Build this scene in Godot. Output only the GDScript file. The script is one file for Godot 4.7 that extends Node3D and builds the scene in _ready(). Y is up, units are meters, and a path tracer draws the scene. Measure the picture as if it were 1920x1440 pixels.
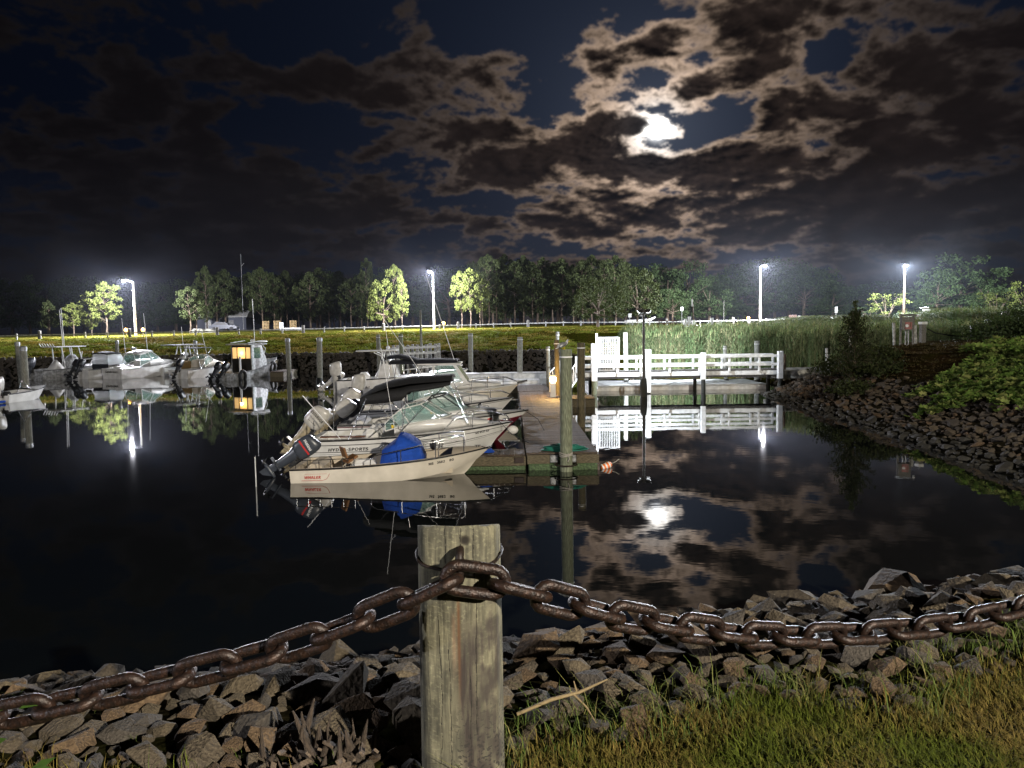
extends Node3D
# A small harbour under a clouded moon. Units metres, y up, water at y = 0.

var rng := RandomNumberGenerator.new()
var taken := {}
var M := {}
var T := {}

# ------------------------------------------------------------------ mesh building
class Shape:
	var v := PackedVector3Array()
	var n := PackedVector3Array()
	var uv := PackedVector2Array()
	var c := PackedColorArray()
	var col := Color.WHITE

	func tri(a: Vector3, b: Vector3, d: Vector3) -> void:
		var k := (d - a).cross(b - a).normalized()
		for p in [a, b, d]:
			v.append(p); n.append(k); uv.append(Vector2.ZERO); c.append(col)

	func quad(a: Vector3, b: Vector3, d: Vector3, e: Vector3) -> void:
		tri(a, b, d)
		tri(a, d, e)

	func tri_n(a: Vector3, b: Vector3, d: Vector3, na: Vector3, nb: Vector3, nd: Vector3, ua := Vector2.ZERO, ub := Vector2.ZERO, ud := Vector2.ZERO) -> void:
		v.append(a); v.append(b); v.append(d)
		n.append(na); n.append(nb); n.append(nd)
		uv.append(ua); uv.append(ub); uv.append(ud)
		c.append(col); c.append(col); c.append(col)

	# a smooth sheet through rows of points; around: the rows close on themselves
	func sheet(rows: Array, around := false, flip := false) -> void:
		var h := rows.size()
		var w: int = rows[0].size()
		var nn := []
		for i in h:
			var line := PackedVector3Array()
			for j in w:
				var i0: int = maxi(i - 1, 0)
				var i1: int = mini(i + 1, h - 1)
				var j0: int = (j - 1 + w) % w if around else maxi(j - 1, 0)
				var j1: int = (j + 1) % w if around else mini(j + 1, w - 1)
				var du: Vector3 = rows[i][j1] - rows[i][j0]
				var dv: Vector3 = rows[i1][j] - rows[i0][j]
				var k := du.cross(dv)
				if k.length_squared() < 1e-16:
					var ii: int = i + 1 if i < h - 1 else i - 1
					du = rows[ii][j1] - rows[ii][j0]
					k = du.cross(dv)
				k = k.normalized()
				if k == Vector3.ZERO:
					k = Vector3.UP
				line.append(-k if flip else k)
			nn.append(line)
		var last := w if around else w - 1
		for i in h - 1:
			for j in last:
				var j1: int = (j + 1) % w
				var a: Vector3 = rows[i][j]
				var b: Vector3 = rows[i][j1]
				var d: Vector3 = rows[i + 1][j1]
				var e: Vector3 = rows[i + 1][j]
				var ua := Vector2(float(j) / last, float(i) / (h - 1))
				var ub := Vector2(float(j + 1) / last, float(i) / (h - 1))
				var ud := Vector2(float(j + 1) / last, float(i + 1) / (h - 1))
				var ue := Vector2(float(j) / last, float(i + 1) / (h - 1))
				# normal is du x dv; clockwise front means the order a, e, d seen from that side
				if flip:
					tri_n(a, b, d, nn[i][j], nn[i][j1], nn[i + 1][j1], ua, ub, ud)
					tri_n(a, d, e, nn[i][j], nn[i + 1][j1], nn[i + 1][j], ua, ud, ue)
				else:
					tri_n(a, d, b, nn[i][j], nn[i + 1][j1], nn[i][j1], ua, ud, ub)
					tri_n(a, e, d, nn[i][j], nn[i + 1][j], nn[i + 1][j1], ua, ue, ud)

	func box(at: Vector3, size: Vector3, b := Basis(), bevel := 0.0) -> void:
		var s := size * 0.5
		var e: float = minf(bevel, minf(s.x, minf(s.y, s.z)) * 0.9)
		var t := Transform3D(b, at)
		if e <= 0.0:
			for f in 6:
				var ax := f % 3
				var sg := 1.0 if f < 3 else -1.0
				var p := []
				for q in [[-1, -1], [1, -1], [1, 1], [-1, 1]]:
					var w := Vector3.ZERO
					w[ax] = s[ax] * sg
					w[(ax + 1) % 3] = s[(ax + 1) % 3] * q[0]
					w[(ax + 2) % 3] = s[(ax + 2) % 3] * q[1]
					p.append(t * w)
				if sg > 0: quad(p[0], p[3], p[2], p[1])
				else: quad(p[0], p[1], p[2], p[3])
			return
		for ax in 3:
			var a1 := (ax + 1) % 3
			var a2 := (ax + 2) % 3
			for sg in [1.0, -1.0]:
				var p := []
				for q in [[-1, -1], [1, -1], [1, 1], [-1, 1]]:
					var w := Vector3.ZERO
					w[ax] = s[ax] * sg
					w[a1] = (s[a1] - e) * q[0]
					w[a2] = (s[a2] - e) * q[1]
					p.append(t * w)
				if sg > 0: quad(p[0], p[3], p[2], p[1])
				else: quad(p[0], p[1], p[2], p[3])
			for s1 in [1.0, -1.0]:
				for s2 in [1.0, -1.0]:
					var p := []
					for q in [[-1, 0], [1, 0], [1, 1], [-1, 1]]:
						var w := Vector3.ZERO
						w[ax] = (s[ax] - e) * q[0]
						w[a1] = (s[a1] - (e if q[1] == 1 else 0.0)) * s1
						w[a2] = (s[a2] - (0.0 if q[1] == 1 else e)) * s2
						p.append(t * w)
					if s1 * s2 > 0: quad(p[0], p[1], p[2], p[3])
					else: quad(p[0], p[3], p[2], p[1])
		for sx in [1.0, -1.0]:
			for sy in [1.0, -1.0]:
				for sz in [1.0, -1.0]:
					var a := t * Vector3(s.x * sx, (s.y - e) * sy, (s.z - e) * sz)
					var d := t * Vector3((s.x - e) * sx, s.y * sy, (s.z - e) * sz)
					var g := t * Vector3((s.x - e) * sx, (s.y - e) * sy, s.z * sz)
					if sx * sy * sz > 0: tri(a, g, d)
					else: tri(a, d, g)

	func frame_at(dir: Vector3, hint := Vector3.UP) -> Basis:
		var z := dir.normalized()
		if absf(z.dot(hint)) > 0.98:
			hint = Vector3.RIGHT
		var x := hint.cross(z).normalized()
		return Basis(x, z.cross(x), z)

	func tube(pts: Array, r, sides := 8, closed := false) -> void:
		var rows := []
		var k := pts.size()
		var x := Vector3.ZERO
		for i in k:
			var a: Vector3 = pts[(i - 1 + k) % k] if closed else pts[maxi(i - 1, 0)]
			var b: Vector3 = pts[(i + 1) % k] if closed else pts[mini(i + 1, k - 1)]
			var dir := (b - a).normalized()
			if x == Vector3.ZERO:
				x = frame_at(dir).x
			x = (x - dir * x.dot(dir)).normalized()
			var y := dir.cross(x)
			var rad: float = r[i] if r is Array else r
			var ring := PackedVector3Array()
			for j in sides:
				var an := TAU * j / sides
				ring.append(pts[i] + (x * cos(an) + y * sin(an)) * rad)
			rows.append(ring)
		if closed:
			# bring the last ring round to the first one with the least twist
			var best := 0
			var least := INF
			for s in sides:
				var e: float = rows[k - 1][0].distance_to(rows[0][s] + (pts[k - 1] - pts[0]))
				if e < least:
					least = e
					best = s
			var again := PackedVector3Array()
			for j in sides:
				again.append(rows[0][(j + best) % sides])
			rows.append(again)
			sheet(rows, true)
		else:
			sheet(rows, true)
			cap(rows[0], true)
			cap(rows[k - 1], false)

	func cap(ring: PackedVector3Array, under: bool) -> void:
		var mid := Vector3.ZERO
		for p in ring:
			mid += p
		mid /= ring.size()
		for j in ring.size():
			var a := ring[j]
			var b := ring[(j + 1) % ring.size()]
			if under: tri(mid, a, b)
			else: tri(mid, b, a)

	# closed rings in a row, smooth along and around, ends filled
	func loft(rings: Array, ends := true, flip := false) -> void:
		sheet(rings, true, flip)
		if ends:
			cap(rings[0], not flip)
			cap(rings[-1], flip)

	func lathe(profile: Array, sides := 12, t := Transform3D()) -> void:
		var rows := []
		for p in profile:
			var ring := PackedVector3Array()
			for j in sides:
				var a := -TAU * j / sides
				ring.append(t * Vector3(p.x * cos(a), p.y, p.x * sin(a)))
			rows.append(ring)
		sheet(rows, true)
		if profile[0].x > 0.001: cap(rows[0], true)
		if profile[-1].x > 0.001: cap(rows[-1], false)

	func ball(at: Vector3, r: Vector3, sides := 10, rings := 7, b := Basis()) -> void:
		var prof := []
		for i in rings + 1:
			var a := PI * i / rings - PI / 2
			prof.append(Vector2(maxf(cos(a), 0.0005), sin(a)))
		lathe(prof, sides, Transform3D(b * Basis.from_scale(r), at))

	# a flat outline given as points in its own plane, given thickness along z
	func slab(outline: PackedVector2Array, thick: float, t := Transform3D()) -> void:
		var idx := Geometry2D.triangulate_polygon(outline)
		var h := thick * 0.5
		for i in range(0, idx.size(), 3):
			var p := []
			for k in 3:
				p.append(outline[idx[i + k]])
			var area: float = (p[1] - p[0]).cross(p[2] - p[0])
			if area < 0:
				p = [p[0], p[2], p[1]]
			tri(t * Vector3(p[0].x, p[0].y, h), t * Vector3(p[2].x, p[2].y, h), t * Vector3(p[1].x, p[1].y, h))
			tri(t * Vector3(p[0].x, p[0].y, -h), t * Vector3(p[1].x, p[1].y, -h), t * Vector3(p[2].x, p[2].y, -h))
		var ccw := not Geometry2D.is_polygon_clockwise(outline)
		for i in outline.size():
			var a := outline[i]
			var b := outline[(i + 1) % outline.size()]
			if not ccw:
				var s := a
				a = b
				b = s
			quad(t * Vector3(a.x, a.y, h), t * Vector3(b.x, b.y, h), t * Vector3(b.x, b.y, -h), t * Vector3(a.x, a.y, -h))

	# the hull of a handful of points: an angular stone
	func stone(pts: Array) -> void:
		var k := pts.size()
		for i in k:
			for j in range(i + 1, k):
				for l in range(j + 1, k):
					var nn: Vector3 = (pts[j] - pts[i]).cross(pts[l] - pts[i])
					if nn.length() < 1e-7:
						continue
					nn = nn.normalized()
					var over := 0
					var under := 0
					for m in k:
						if m == i or m == j or m == l:
							continue
						var d: float = nn.dot(pts[m] - pts[i])
						if d > 1e-6: over += 1
						elif d < -1e-6: under += 1
					if over == 0: tri(pts[i], pts[l], pts[j])
					elif under == 0: tri(pts[i], pts[j], pts[l])

	func mesh() -> ArrayMesh:
		var m := ArrayMesh.new()
		var a := []
		a.resize(Mesh.ARRAY_MAX)
		a[Mesh.ARRAY_VERTEX] = v
		a[Mesh.ARRAY_NORMAL] = n
		a[Mesh.ARRAY_TEX_UV] = uv
		a[Mesh.ARRAY_COLOR] = c
		m.add_surface_from_arrays(Mesh.PRIMITIVE_TRIANGLES, a)
		return m


func numbered(called: String) -> String:
	var k: int = taken.get(called, 0)
	taken[called] = k + 1
	return called if k == 0 else "%s_%03d" % [called, k]


func tag(o: Node, label: String, category: String, group := "") -> Node:
	o.set_meta("label", label)
	o.set_meta("category", category)
	if group:
		o.set_meta("group", group)
	return o


func thing(called: String, label: String, category: String, at := Vector3.ZERO, turn := 0.0, group := "") -> Node3D:
	var o := Node3D.new()
	o.name = numbered(called)
	add_child(o, true)
	o.position = at
	o.rotation.y = turn
	tag(o, label, category, group)
	return o


func put(called: String, m: Mesh, material: Material, parent: Node = null, at := Transform3D()) -> MeshInstance3D:
	var o := MeshInstance3D.new()
	o.mesh = m
	o.material_override = material
	o.transform = at
	if parent == null:
		o.name = numbered(called)
		add_child(o, true)
	else:
		o.name = called
		parent.add_child(o, true)
	return o


func part(called: String, s: Shape, material: Material, parent: Node = null) -> MeshInstance3D:
	return put(called, s.mesh(), material, parent)


func hub(called: String, parent: Node, at := Transform3D()) -> Node3D:
	var o := Node3D.new()
	o.name = called
	o.transform = at
	parent.add_child(o, true)
	return o


func copy_of(o: Node3D, label: String) -> Node3D:
	var c: Node3D = o.duplicate()
	c.name = numbered(String(o.name).rstrip("0123456789").trim_suffix("_"))
	add_child(c, true)
	c.set_meta("label", label)
	return c


func structure(o: Node) -> Node:
	o.set_meta("kind", "structure")
	return o


func scatter(called: String, m: Mesh, material: Material, where: Array, colors: Array, parent: Node = null) -> MultiMeshInstance3D:
	var mm := MultiMesh.new()
	mm.transform_format = MultiMesh.TRANSFORM_3D
	mm.use_colors = colors.size() > 0
	mm.mesh = m
	mm.instance_count = where.size()
	for i in where.size():
		mm.set_instance_transform(i, where[i])
		if colors.size():
			mm.set_instance_color(i, colors[i])
	var o := MultiMeshInstance3D.new()
	o.multimesh = mm
	o.material_override = material
	o.set_meta("kind", "stuff")
	if parent == null:
		o.name = numbered(called)
		add_child(o, true)
	else:
		o.name = called
		parent.add_child(o, true)
	return o


# ------------------------------------------------------------------ materials
func noise_map(freq: float, octaves: int, lo: Color, hi: Color, kind := FastNoiseLite.TYPE_SIMPLEX_SMOOTH, mid := -1.0, number := 1) -> NoiseTexture2D:
	var f := FastNoiseLite.new()
	f.noise_type = kind
	f.frequency = freq
	f.fractal_octaves = octaves
	f.seed = number
	var t := NoiseTexture2D.new()
	t.width = 512
	t.height = 512
	t.seamless = true
	t.noise = f
	var g := Gradient.new()
	g.set_color(0, lo)
	g.set_color(1, hi)
	if mid >= 0.0:
		g.set_offset(0, mid - 0.12)
		g.set_offset(1, mid + 0.12)
	t.color_ramp = g
	return t


func lin(r: float, g: float, b: float) -> Color:
	return Color(r, g, b).linear_to_srgb()


func mat(called: String, color: Color, rough := 0.8, metal := 0.0) -> StandardMaterial3D:
	var m := StandardMaterial3D.new()
	m.resource_name = called
	m.albedo_color = color
	m.roughness = rough
	m.metallic = metal
	M[called] = m
	return m


func grained(m: StandardMaterial3D, tex: Texture2D, scale: Vector3, relief := 0.0, bump: Texture2D = null) -> StandardMaterial3D:
	m.albedo_texture = tex
	m.uv1_triplanar = true
	m.uv1_scale = scale
	if relief > 0.0:
		m.heightmap_enabled = true
		m.heightmap_scale = relief
		m.heightmap_texture = bump if bump else tex
	return m


func glow(called: String, color: Color, energy: float) -> StandardMaterial3D:
	var m := mat(called, color, 0.6)
	m.emission_enabled = true
	m.emission = color
	m.emission_energy_multiplier = energy
	return m


func glass(called: String, color: Color, alpha: float) -> StandardMaterial3D:
	var m := mat(called, Color(color, alpha), 0.05)
	m.transparency = BaseMaterial3D.TRANSPARENCY_ALPHA
	return m


func make_materials() -> void:
	var w := Color(1, 1, 1)
	T.cloudy = noise_map(0.008, 5, Color(0.84, 0.84, 0.83), w)
	T.blotch = noise_map(0.012, 5, Color(0.5, 0.5, 0.48), w, FastNoiseLite.TYPE_SIMPLEX_SMOOTH, -1.0, 4)
	T.fine = noise_map(0.05, 4, Color(0.55, 0.55, 0.55), w, FastNoiseLite.TYPE_SIMPLEX_SMOOTH, -1.0, 7)
	T.grain = noise_map(0.03, 4, Color(0.42, 0.41, 0.38), w, FastNoiseLite.TYPE_SIMPLEX_SMOOTH, -1.0, 9)
	T.rock = noise_map(0.016, 6, Color(0.45, 0.41, 0.37), Color(1, 0.98, 0.93), FastNoiseLite.TYPE_SIMPLEX_SMOOTH, -1.0, 12)
	T.rust = noise_map(0.02, 5, Color(0.35, 0.3, 0.3), Color(1, 0.85, 0.72), FastNoiseLite.TYPE_SIMPLEX_SMOOTH, -1.0, 15)
	T.iron = noise_map(0.02, 6, Color(0.3, 0.36, 0.46), Color(1, 0.95, 0.9), FastNoiseLite.TYPE_SIMPLEX_SMOOTH, -1.0, 27)
	T.soil = noise_map(0.02, 6, Color(0.4, 0.42, 0.36), Color(1.0, 0.95, 0.85), FastNoiseLite.TYPE_SIMPLEX_SMOOTH, -1.0, 21)
	T.grey = noise_map(0.02, 5, Color(0, 0, 0), w, FastNoiseLite.TYPE_SIMPLEX_SMOOTH, -1.0, 23)
	grained(mat("gelcoat", lin(0.74, 0.73, 0.71), 0.26), T.cloudy, Vector3.ONE * 0.35)
	grained(mat("gelcoat_cream", lin(0.74, 0.68, 0.58), 0.3), T.cloudy, Vector3.ONE * 0.35)
	grained(mat("gelcoat_grey", lin(0.55, 0.56, 0.58), 0.35), T.blotch, Vector3.ONE * 0.5)
	grained(mat("maroon", lin(0.11, 0.008, 0.018), 0.3), T.cloudy, Vector3.ONE * 0.5)
	grained(mat("black_paint", lin(0.01, 0.01, 0.011), 0.45), T.blotch, Vector3.ONE)
	grained(mat("rubber", lin(0.012, 0.012, 0.013), 0.7), T.blotch, Vector3.ONE * 2)
	grained(mat("navy_canvas", lin(0.010, 0.012, 0.022), 0.9), T.blotch, Vector3.ONE * 1.5, 0.5, T.grey)
	grained(mat("black_canvas", lin(0.011, 0.011, 0.013), 0.85), T.blotch, Vector3.ONE * 1.5, 0.6, T.grey)
	grained(mat("blue_canvas", lin(0.0, 0.055, 0.38), 0.85), T.cloudy, Vector3.ONE * 1.2, 1.6, T.grey)
	grained(mat("steel", lin(0.62, 0.63, 0.65), 0.22, 1.0), T.cloudy, Vector3.ONE)
	grained(mat("aluminium", lin(0.55, 0.56, 0.57), 0.45, 0.7), T.cloudy, Vector3.ONE)
	grained(mat("engine_grey", lin(0.05, 0.058, 0.075), 0.35), T.cloudy, Vector3.ONE)
	grained(mat("engine_white", lin(0.52, 0.5, 0.46), 0.3), T.cloudy, Vector3.ONE)
	grained(mat("engine_bone", lin(0.5, 0.42, 0.28), 0.4), T.blotch, Vector3.ONE)
	grained(mat("engine_black", lin(0.012, 0.013, 0.017), 0.3), T.cloudy, Vector3.ONE)
	grained(mat("chain_iron", lin(0.055, 0.029, 0.019), 0.46, 0.35), T.iron, Vector3.ONE * 4.0, 0.55, T.fine)
	grained(mat("band_iron", lin(0.04, 0.032, 0.028), 0.55, 0.3), T.rust, Vector3.ONE * 8.0)
	mat("red_print", lin(0.45, 0.02, 0.02), 0.5)
	mat("black_print", lin(0.012, 0.012, 0.013), 0.5)
	mat("white_print", lin(0.7, 0.7, 0.7), 0.5)
	mat("yellow_print", lin(0.75, 0.5, 0.02), 0.5)
	mat("vinyl_white", lin(0.66, 0.65, 0.62), 0.5)
	mat("vinyl_brown", lin(0.2, 0.09, 0.03), 0.6)
	mat("orange_float", lin(0.7, 0.16, 0.02), 0.5)
	grained(mat("green_hose", lin(0.01, 0.16, 0.11), 0.55), T.cloudy, Vector3.ONE)
	mat("rope_grey", lin(0.3, 0.28, 0.24), 0.9)
	mat("rope_dark", lin(0.02, 0.02, 0.022), 0.9)
	glass("window_glass", Color(0.62, 0.78, 0.74), 0.3)
	glass("clear_vinyl", Color(0.85, 0.86, 0.88), 0.55)
	grained(mat("white_paint", lin(0.74, 0.75, 0.75), 0.55), T.cloudy, Vector3.ONE * 0.7)
	grained(mat("old_white_paint", lin(0.5, 0.5, 0.49), 0.7), T.blotch, Vector3.ONE * 0.7)
	grained(mat("galvanised", lin(0.4, 0.41, 0.43), 0.45, 0.5), T.blotch, Vector3.ONE)
	grained(mat("dark_metal", lin(0.06, 0.06, 0.065), 0.5, 0.3), T.blotch, Vector3.ONE)
	grained(mat("pile_wood", lin(0.34, 0.34, 0.29), 0.85), T.grain, Vector3(2.2, 0.25, 2.2), 1.2, T.grain)
	grained(mat("pile_green", lin(0.28, 0.31, 0.21), 0.85), T.grain, Vector3(2.2, 0.25, 2.2), 1.2, T.grain)
	grained(mat("pile_dark", lin(0.15, 0.125, 0.065), 0.85), T.grain, Vector3(2.2, 0.25, 2.2), 1.2, T.grain)
	grained(mat("pile_pale", lin(0.48, 0.5, 0.46), 0.85), T.grain, Vector3(2.2, 0.25, 2.2), 1.2, T.grain)
	grained(mat("weed", lin(0.012, 0.014, 0.008), 0.6), T.blotch, Vector3.ONE * 2, 3.0, T.grey)
	grained(mat("algae", lin(0.09, 0.15, 0.06), 0.7), T.blotch, Vector3.ONE * 2, 1.5, T.grey)
	for i in 4:
		var k: float = [0.8, 1.0, 1.18, 0.92][i]
		grained(mat("plank_%d" % i, lin(0.125 * k, 0.088 * k, 0.06 * k), 0.8), T.grain, Vector3(0.4, 3, 3), 0.8, T.grain)
		var q: Array = [[0.13, 0.11, 0.082], [0.165, 0.115, 0.068], [0.09, 0.082, 0.075], [0.145, 0.122, 0.085]][i]
		grained(mat("stone_%d" % i, lin(q[0], q[1], q[2]), 0.9), T.rock, Vector3.ONE * 1.3, 1.6, T.rock)
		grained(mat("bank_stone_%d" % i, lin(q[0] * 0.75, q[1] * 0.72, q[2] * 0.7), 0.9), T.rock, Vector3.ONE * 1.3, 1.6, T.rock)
	grained(mat("stone_wet", lin(0.035, 0.034, 0.027), 0.75), T.rock, Vector3.ONE * 1.3, 1.2, T.rock)
	grained(mat("stone_dark", lin(0.13, 0.122, 0.115), 0.9), T.rock, Vector3.ONE * 1.2, 4.0, T.rock)
	grained(mat("fascia_wood", lin(0.17, 0.14, 0.085), 0.85), T.grain, Vector3(0.5, 3, 3), 1.0, T.grain)
	grained(mat("brown_wood", lin(0.13, 0.075, 0.04), 0.8), T.grain, Vector3(0.6, 3, 3), 0.8, T.grain)
	grained(mat("red_wood", lin(0.26, 0.1, 0.05), 0.7), T.grain, Vector3(0.6, 3, 3), 0.5, T.grain)
	grained(mat("grey_wood", lin(0.24, 0.235, 0.22), 0.85), T.grain, Vector3(3, 0.5, 3), 1.0, T.grain)
	grained(mat("concrete", lin(0.5, 0.49, 0.45), 0.85), T.blotch, Vector3.ONE * 0.4, 0.6, T.grey)
	grained(mat("bark", lin(0.17, 0.125, 0.085), 0.9), T.grain, Vector3(1.5, 0.4, 1.5), 2.0, T.grain)
	for k in ["cedar", "broadleaf", "hazel"]:
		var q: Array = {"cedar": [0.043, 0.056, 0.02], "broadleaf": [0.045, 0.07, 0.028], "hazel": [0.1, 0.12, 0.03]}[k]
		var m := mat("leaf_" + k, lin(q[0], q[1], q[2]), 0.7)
		m.vertex_color_use_as_albedo = true
		m.backlight_enabled = true
		m.backlight = Color(0.6, 0.6, 0.4)
		m.metallic_specular = 0.25
	for k in ["blade", "reed", "groundleaf"]:
		var m := mat(k, Color.WHITE, 0.6)
		m.vertex_color_use_as_albedo = true
		m.backlight_enabled = true
		m.backlight = Color(0.5, 0.5, 0.4)
		m.metallic_specular = 0.2
		m.roughness = 0.85


# ------------------------------------------------------------------ camera, sky and lights
const EYE := Vector3(0, 3.8, 0)

func make_camera() -> void:
	var cam := Camera3D.new()
	cam.name = "camera"
	cam.position = EYE
	cam.rotation = Vector3(-deg_to_rad(4.25), 0, -0.015)
	cam.fov = 54.42
	cam.near = 0.1
	cam.far = 2000
	add_child(cam)
	cam.current = true


# banks of cloud and clear gaps: azimuth, height, half width, half height in degrees, strength
const BANKS := [[11.5,14.2,1.3,0.9,0.3],[9.3,14.7,0.8,0.6,0.8],[9.0,14.8,1.0,0.6,0.9],[10.5,11.5,0.8,0.6,1.0],[8.0,12.0,2.2,1.2,0.9],[13.8,10.9,2.0,1.0,0.8],[-4.9,14.3,7.0,3.9,1.00],[-9.5,18.8,7.0,2.9,0.80],[-6.8,19.3,2.5,2.5,0.80],[-19.5,9.5,7.0,4.5,0.80],[-13.3,8.2,10.7,2.5,0.90],[-29.4,10.3,9.4,9.4,0.55],[-29.9,18.8,6.1,2.9,0.40],[-24.5,13.4,6.1,4.1,0.50],[1.5,12.4,5.3,2.5,1.00],[9.4,14.6,2.6,1.3,0.30],[10.6,11.6,1.5,1.1,1.20],[14.4,12.1,3.1,1.6,1.00],[6.7,20.3,2.3,1.6,0.80],[11.3,19.3,1.8,1.8,1.00],[12.9,16.8,3.1,1.3,0.90],[6.3,17.2,1.8,1.8,0.80],[14.7,20.8,9.8,2.5,1.00],[19.1,18.1,3.7,2.9,0.90],[19.1,14.3,2.5,2.5,0.70],[9.4,9.7,10.7,2.5,1.10],[21.0,9.9,6.6,3.3,1.00],[26.0,9.1,5.7,7.4,0.90],[29.0,17.6,9.0,4.5,1.00],[33.0,9.4,6.1,6.1,0.80],[17.4,6.9,13.5,1.6,0.70],[1.4,7.4,4.9,1.2,0.60],[4.3,13.8,3.3,2.0,0.90],[-15.2,17.2,6.6,1.6,0.80],[-24.9,6.0,12.3,1.2,0.70],[-0.8,21.0,4.5,2.5,-0.90],[-12.3,14.7,6.1,1.8,-0.90],[-3.0,9.6,4.5,1.1,-0.90],[3.9,19.2,2.0,3.7,-0.50],[15.6,14.9,2.4,1.4,-0.60],[22.9,17.3,2.5,3.7,-0.70],[17.0,10.6,1.6,1.2,-0.40],[14.0,13.7,1.3,1.3,-0.50],[-13.6,20.6,3.3,2.5,-0.60],[-3.1,7.5,2.9,1.0,-0.50],[3.9,15.7,1.6,1.6,-0.40],[-17.5,14.3,4.9,1.6,-0.60],[24.9,18.9,2.0,2.5,-0.30]]
var moon_dir := Vector3.ZERO
var puff := FastNoiseLite.new()
var wisp := FastNoiseLite.new()

func cloud_at(az: float, e: float, d: Vector3) -> float:
	var q := Vector2(d.x, d.z) / (d.y + 0.24) * 36.0
	q += Vector2(wisp.get_noise_2d(q.x * 0.25, q.y * 0.25), wisp.get_noise_2d(q.x * 0.25 + 91.0, q.y * 0.25 + 37.0)) * 1.3
	var f: float = puff.get_noise_2d(q.x, q.y)
	var fine: float = puff.get_noise_2d(q.x * 3.1 + 300.0, q.y * 3.1)
	var cover := -0.13 + 0.2 * exp(-rad_to_deg(e) / 4.5)
	var ad := rad_to_deg(az)
	var ed := rad_to_deg(e)
	for k in BANKS:
		var u: float = (ad - k[0]) / k[2]
		var v: float = (ed - k[1]) / k[3]
		var s := u * u + v * v
		if s < 5.0:
			cover += k[4] * exp(-s * 1.1) * 0.36
	return f * 0.72 + cover + fine * 0.15


func sky_colour(az: float, el: float) -> Color:
	var e: float = maxf(el, 0.0)
	var d := Vector3(sin(az) * cos(e), sin(e), -cos(az) * cos(e))
	var ang := rad_to_deg(acos(clampf(d.dot(moon_dir), -1.0, 1.0)))
	var wide := exp(-ang / 15.0)
	var near := exp(-ang / 5.0)
	# air
	var low := exp(-rad_to_deg(e) / 5.0)
	var r := 0.0007 + 0.015 * wide + 0.045 * near + low * (0.004 + 0.022 * wide)
	var g := 0.0014 + 0.022 * wide + 0.05 * near + low * (0.004 + 0.021 * wide)
	var b := 0.0042 + 0.042 * wide + 0.06 * near + low * (0.0045 + 0.017 * wide)
	# cloud: how much there is here, and a little way toward the moon
	var dens := cloud_at(az, e, d)
	var to_az := az + clampf(deg_to_rad(11.0) - az, -0.5, 0.5) * 0.06
	var to_el := e + clampf(deg_to_rad(14.1) - e, -0.4, 0.4) * 0.06
	var dt := Vector3(sin(to_az) * cos(to_el), sin(to_el), -cos(to_az) * cos(to_el))
	var a := smoothstep(-0.06, 0.13, dens) * (1.0 - 0.6 * exp(-rad_to_deg(e) / 4.0))
	var thick := smoothstep(0.02, 0.42, dens)
	# thin cloud passes the moon's light, thick cloud stays dark, puffs shade each other
	var puffy := clampf(0.55 + (dens - cloud_at(to_az, to_el, dt)) * -2.2, 0.12, 1.4)
	puffy = lerpf(puffy, 0.85, clampf((ang - 6.0) / 14.0, 0.0, 0.8))
	var pass_light := pow(1.0 - thick, 1.7)
	var lit := 0.003 + 2.5 * exp(-ang / 4.2) + 0.8 * exp(-ang * ang / 6.0) + 9.0 * exp(-ang * ang / 0.8)
	var dark := 0.0045 + 0.05 * exp(-ang / 11.0)
	var warm := Color(1.0, 0.72, 0.52).lerp(Color(1, 0.97, 0.92), exp(-ang * ang / 6.0)).lerp(Color(0.95, 0.84, 0.86), clampf((ang - 9.0) / 25.0, 0.0, 1.0))
	var sh := 0.35 + 0.65 * clampf(puffy, 0.0, 1.0)
	var cr := (lit * pass_light * sh + dark * puffy) * warm.r
	var cg := (lit * pass_light * sh + dark * 0.95 * puffy) * warm.g
	var cb := (lit * pass_light * sh + dark * 1.05 * puffy) * warm.b
	var disc := 3.4 * exp(-ang * ang / 0.28) * (1.0 - 0.93 * smoothstep(0.1, 0.5, dens))
	return Color(lerpf(r, cr, a * 0.95) + disc, lerpf(g, cg, a * 0.95) + disc, lerpf(b, cb, a * 0.95) + disc)


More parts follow.
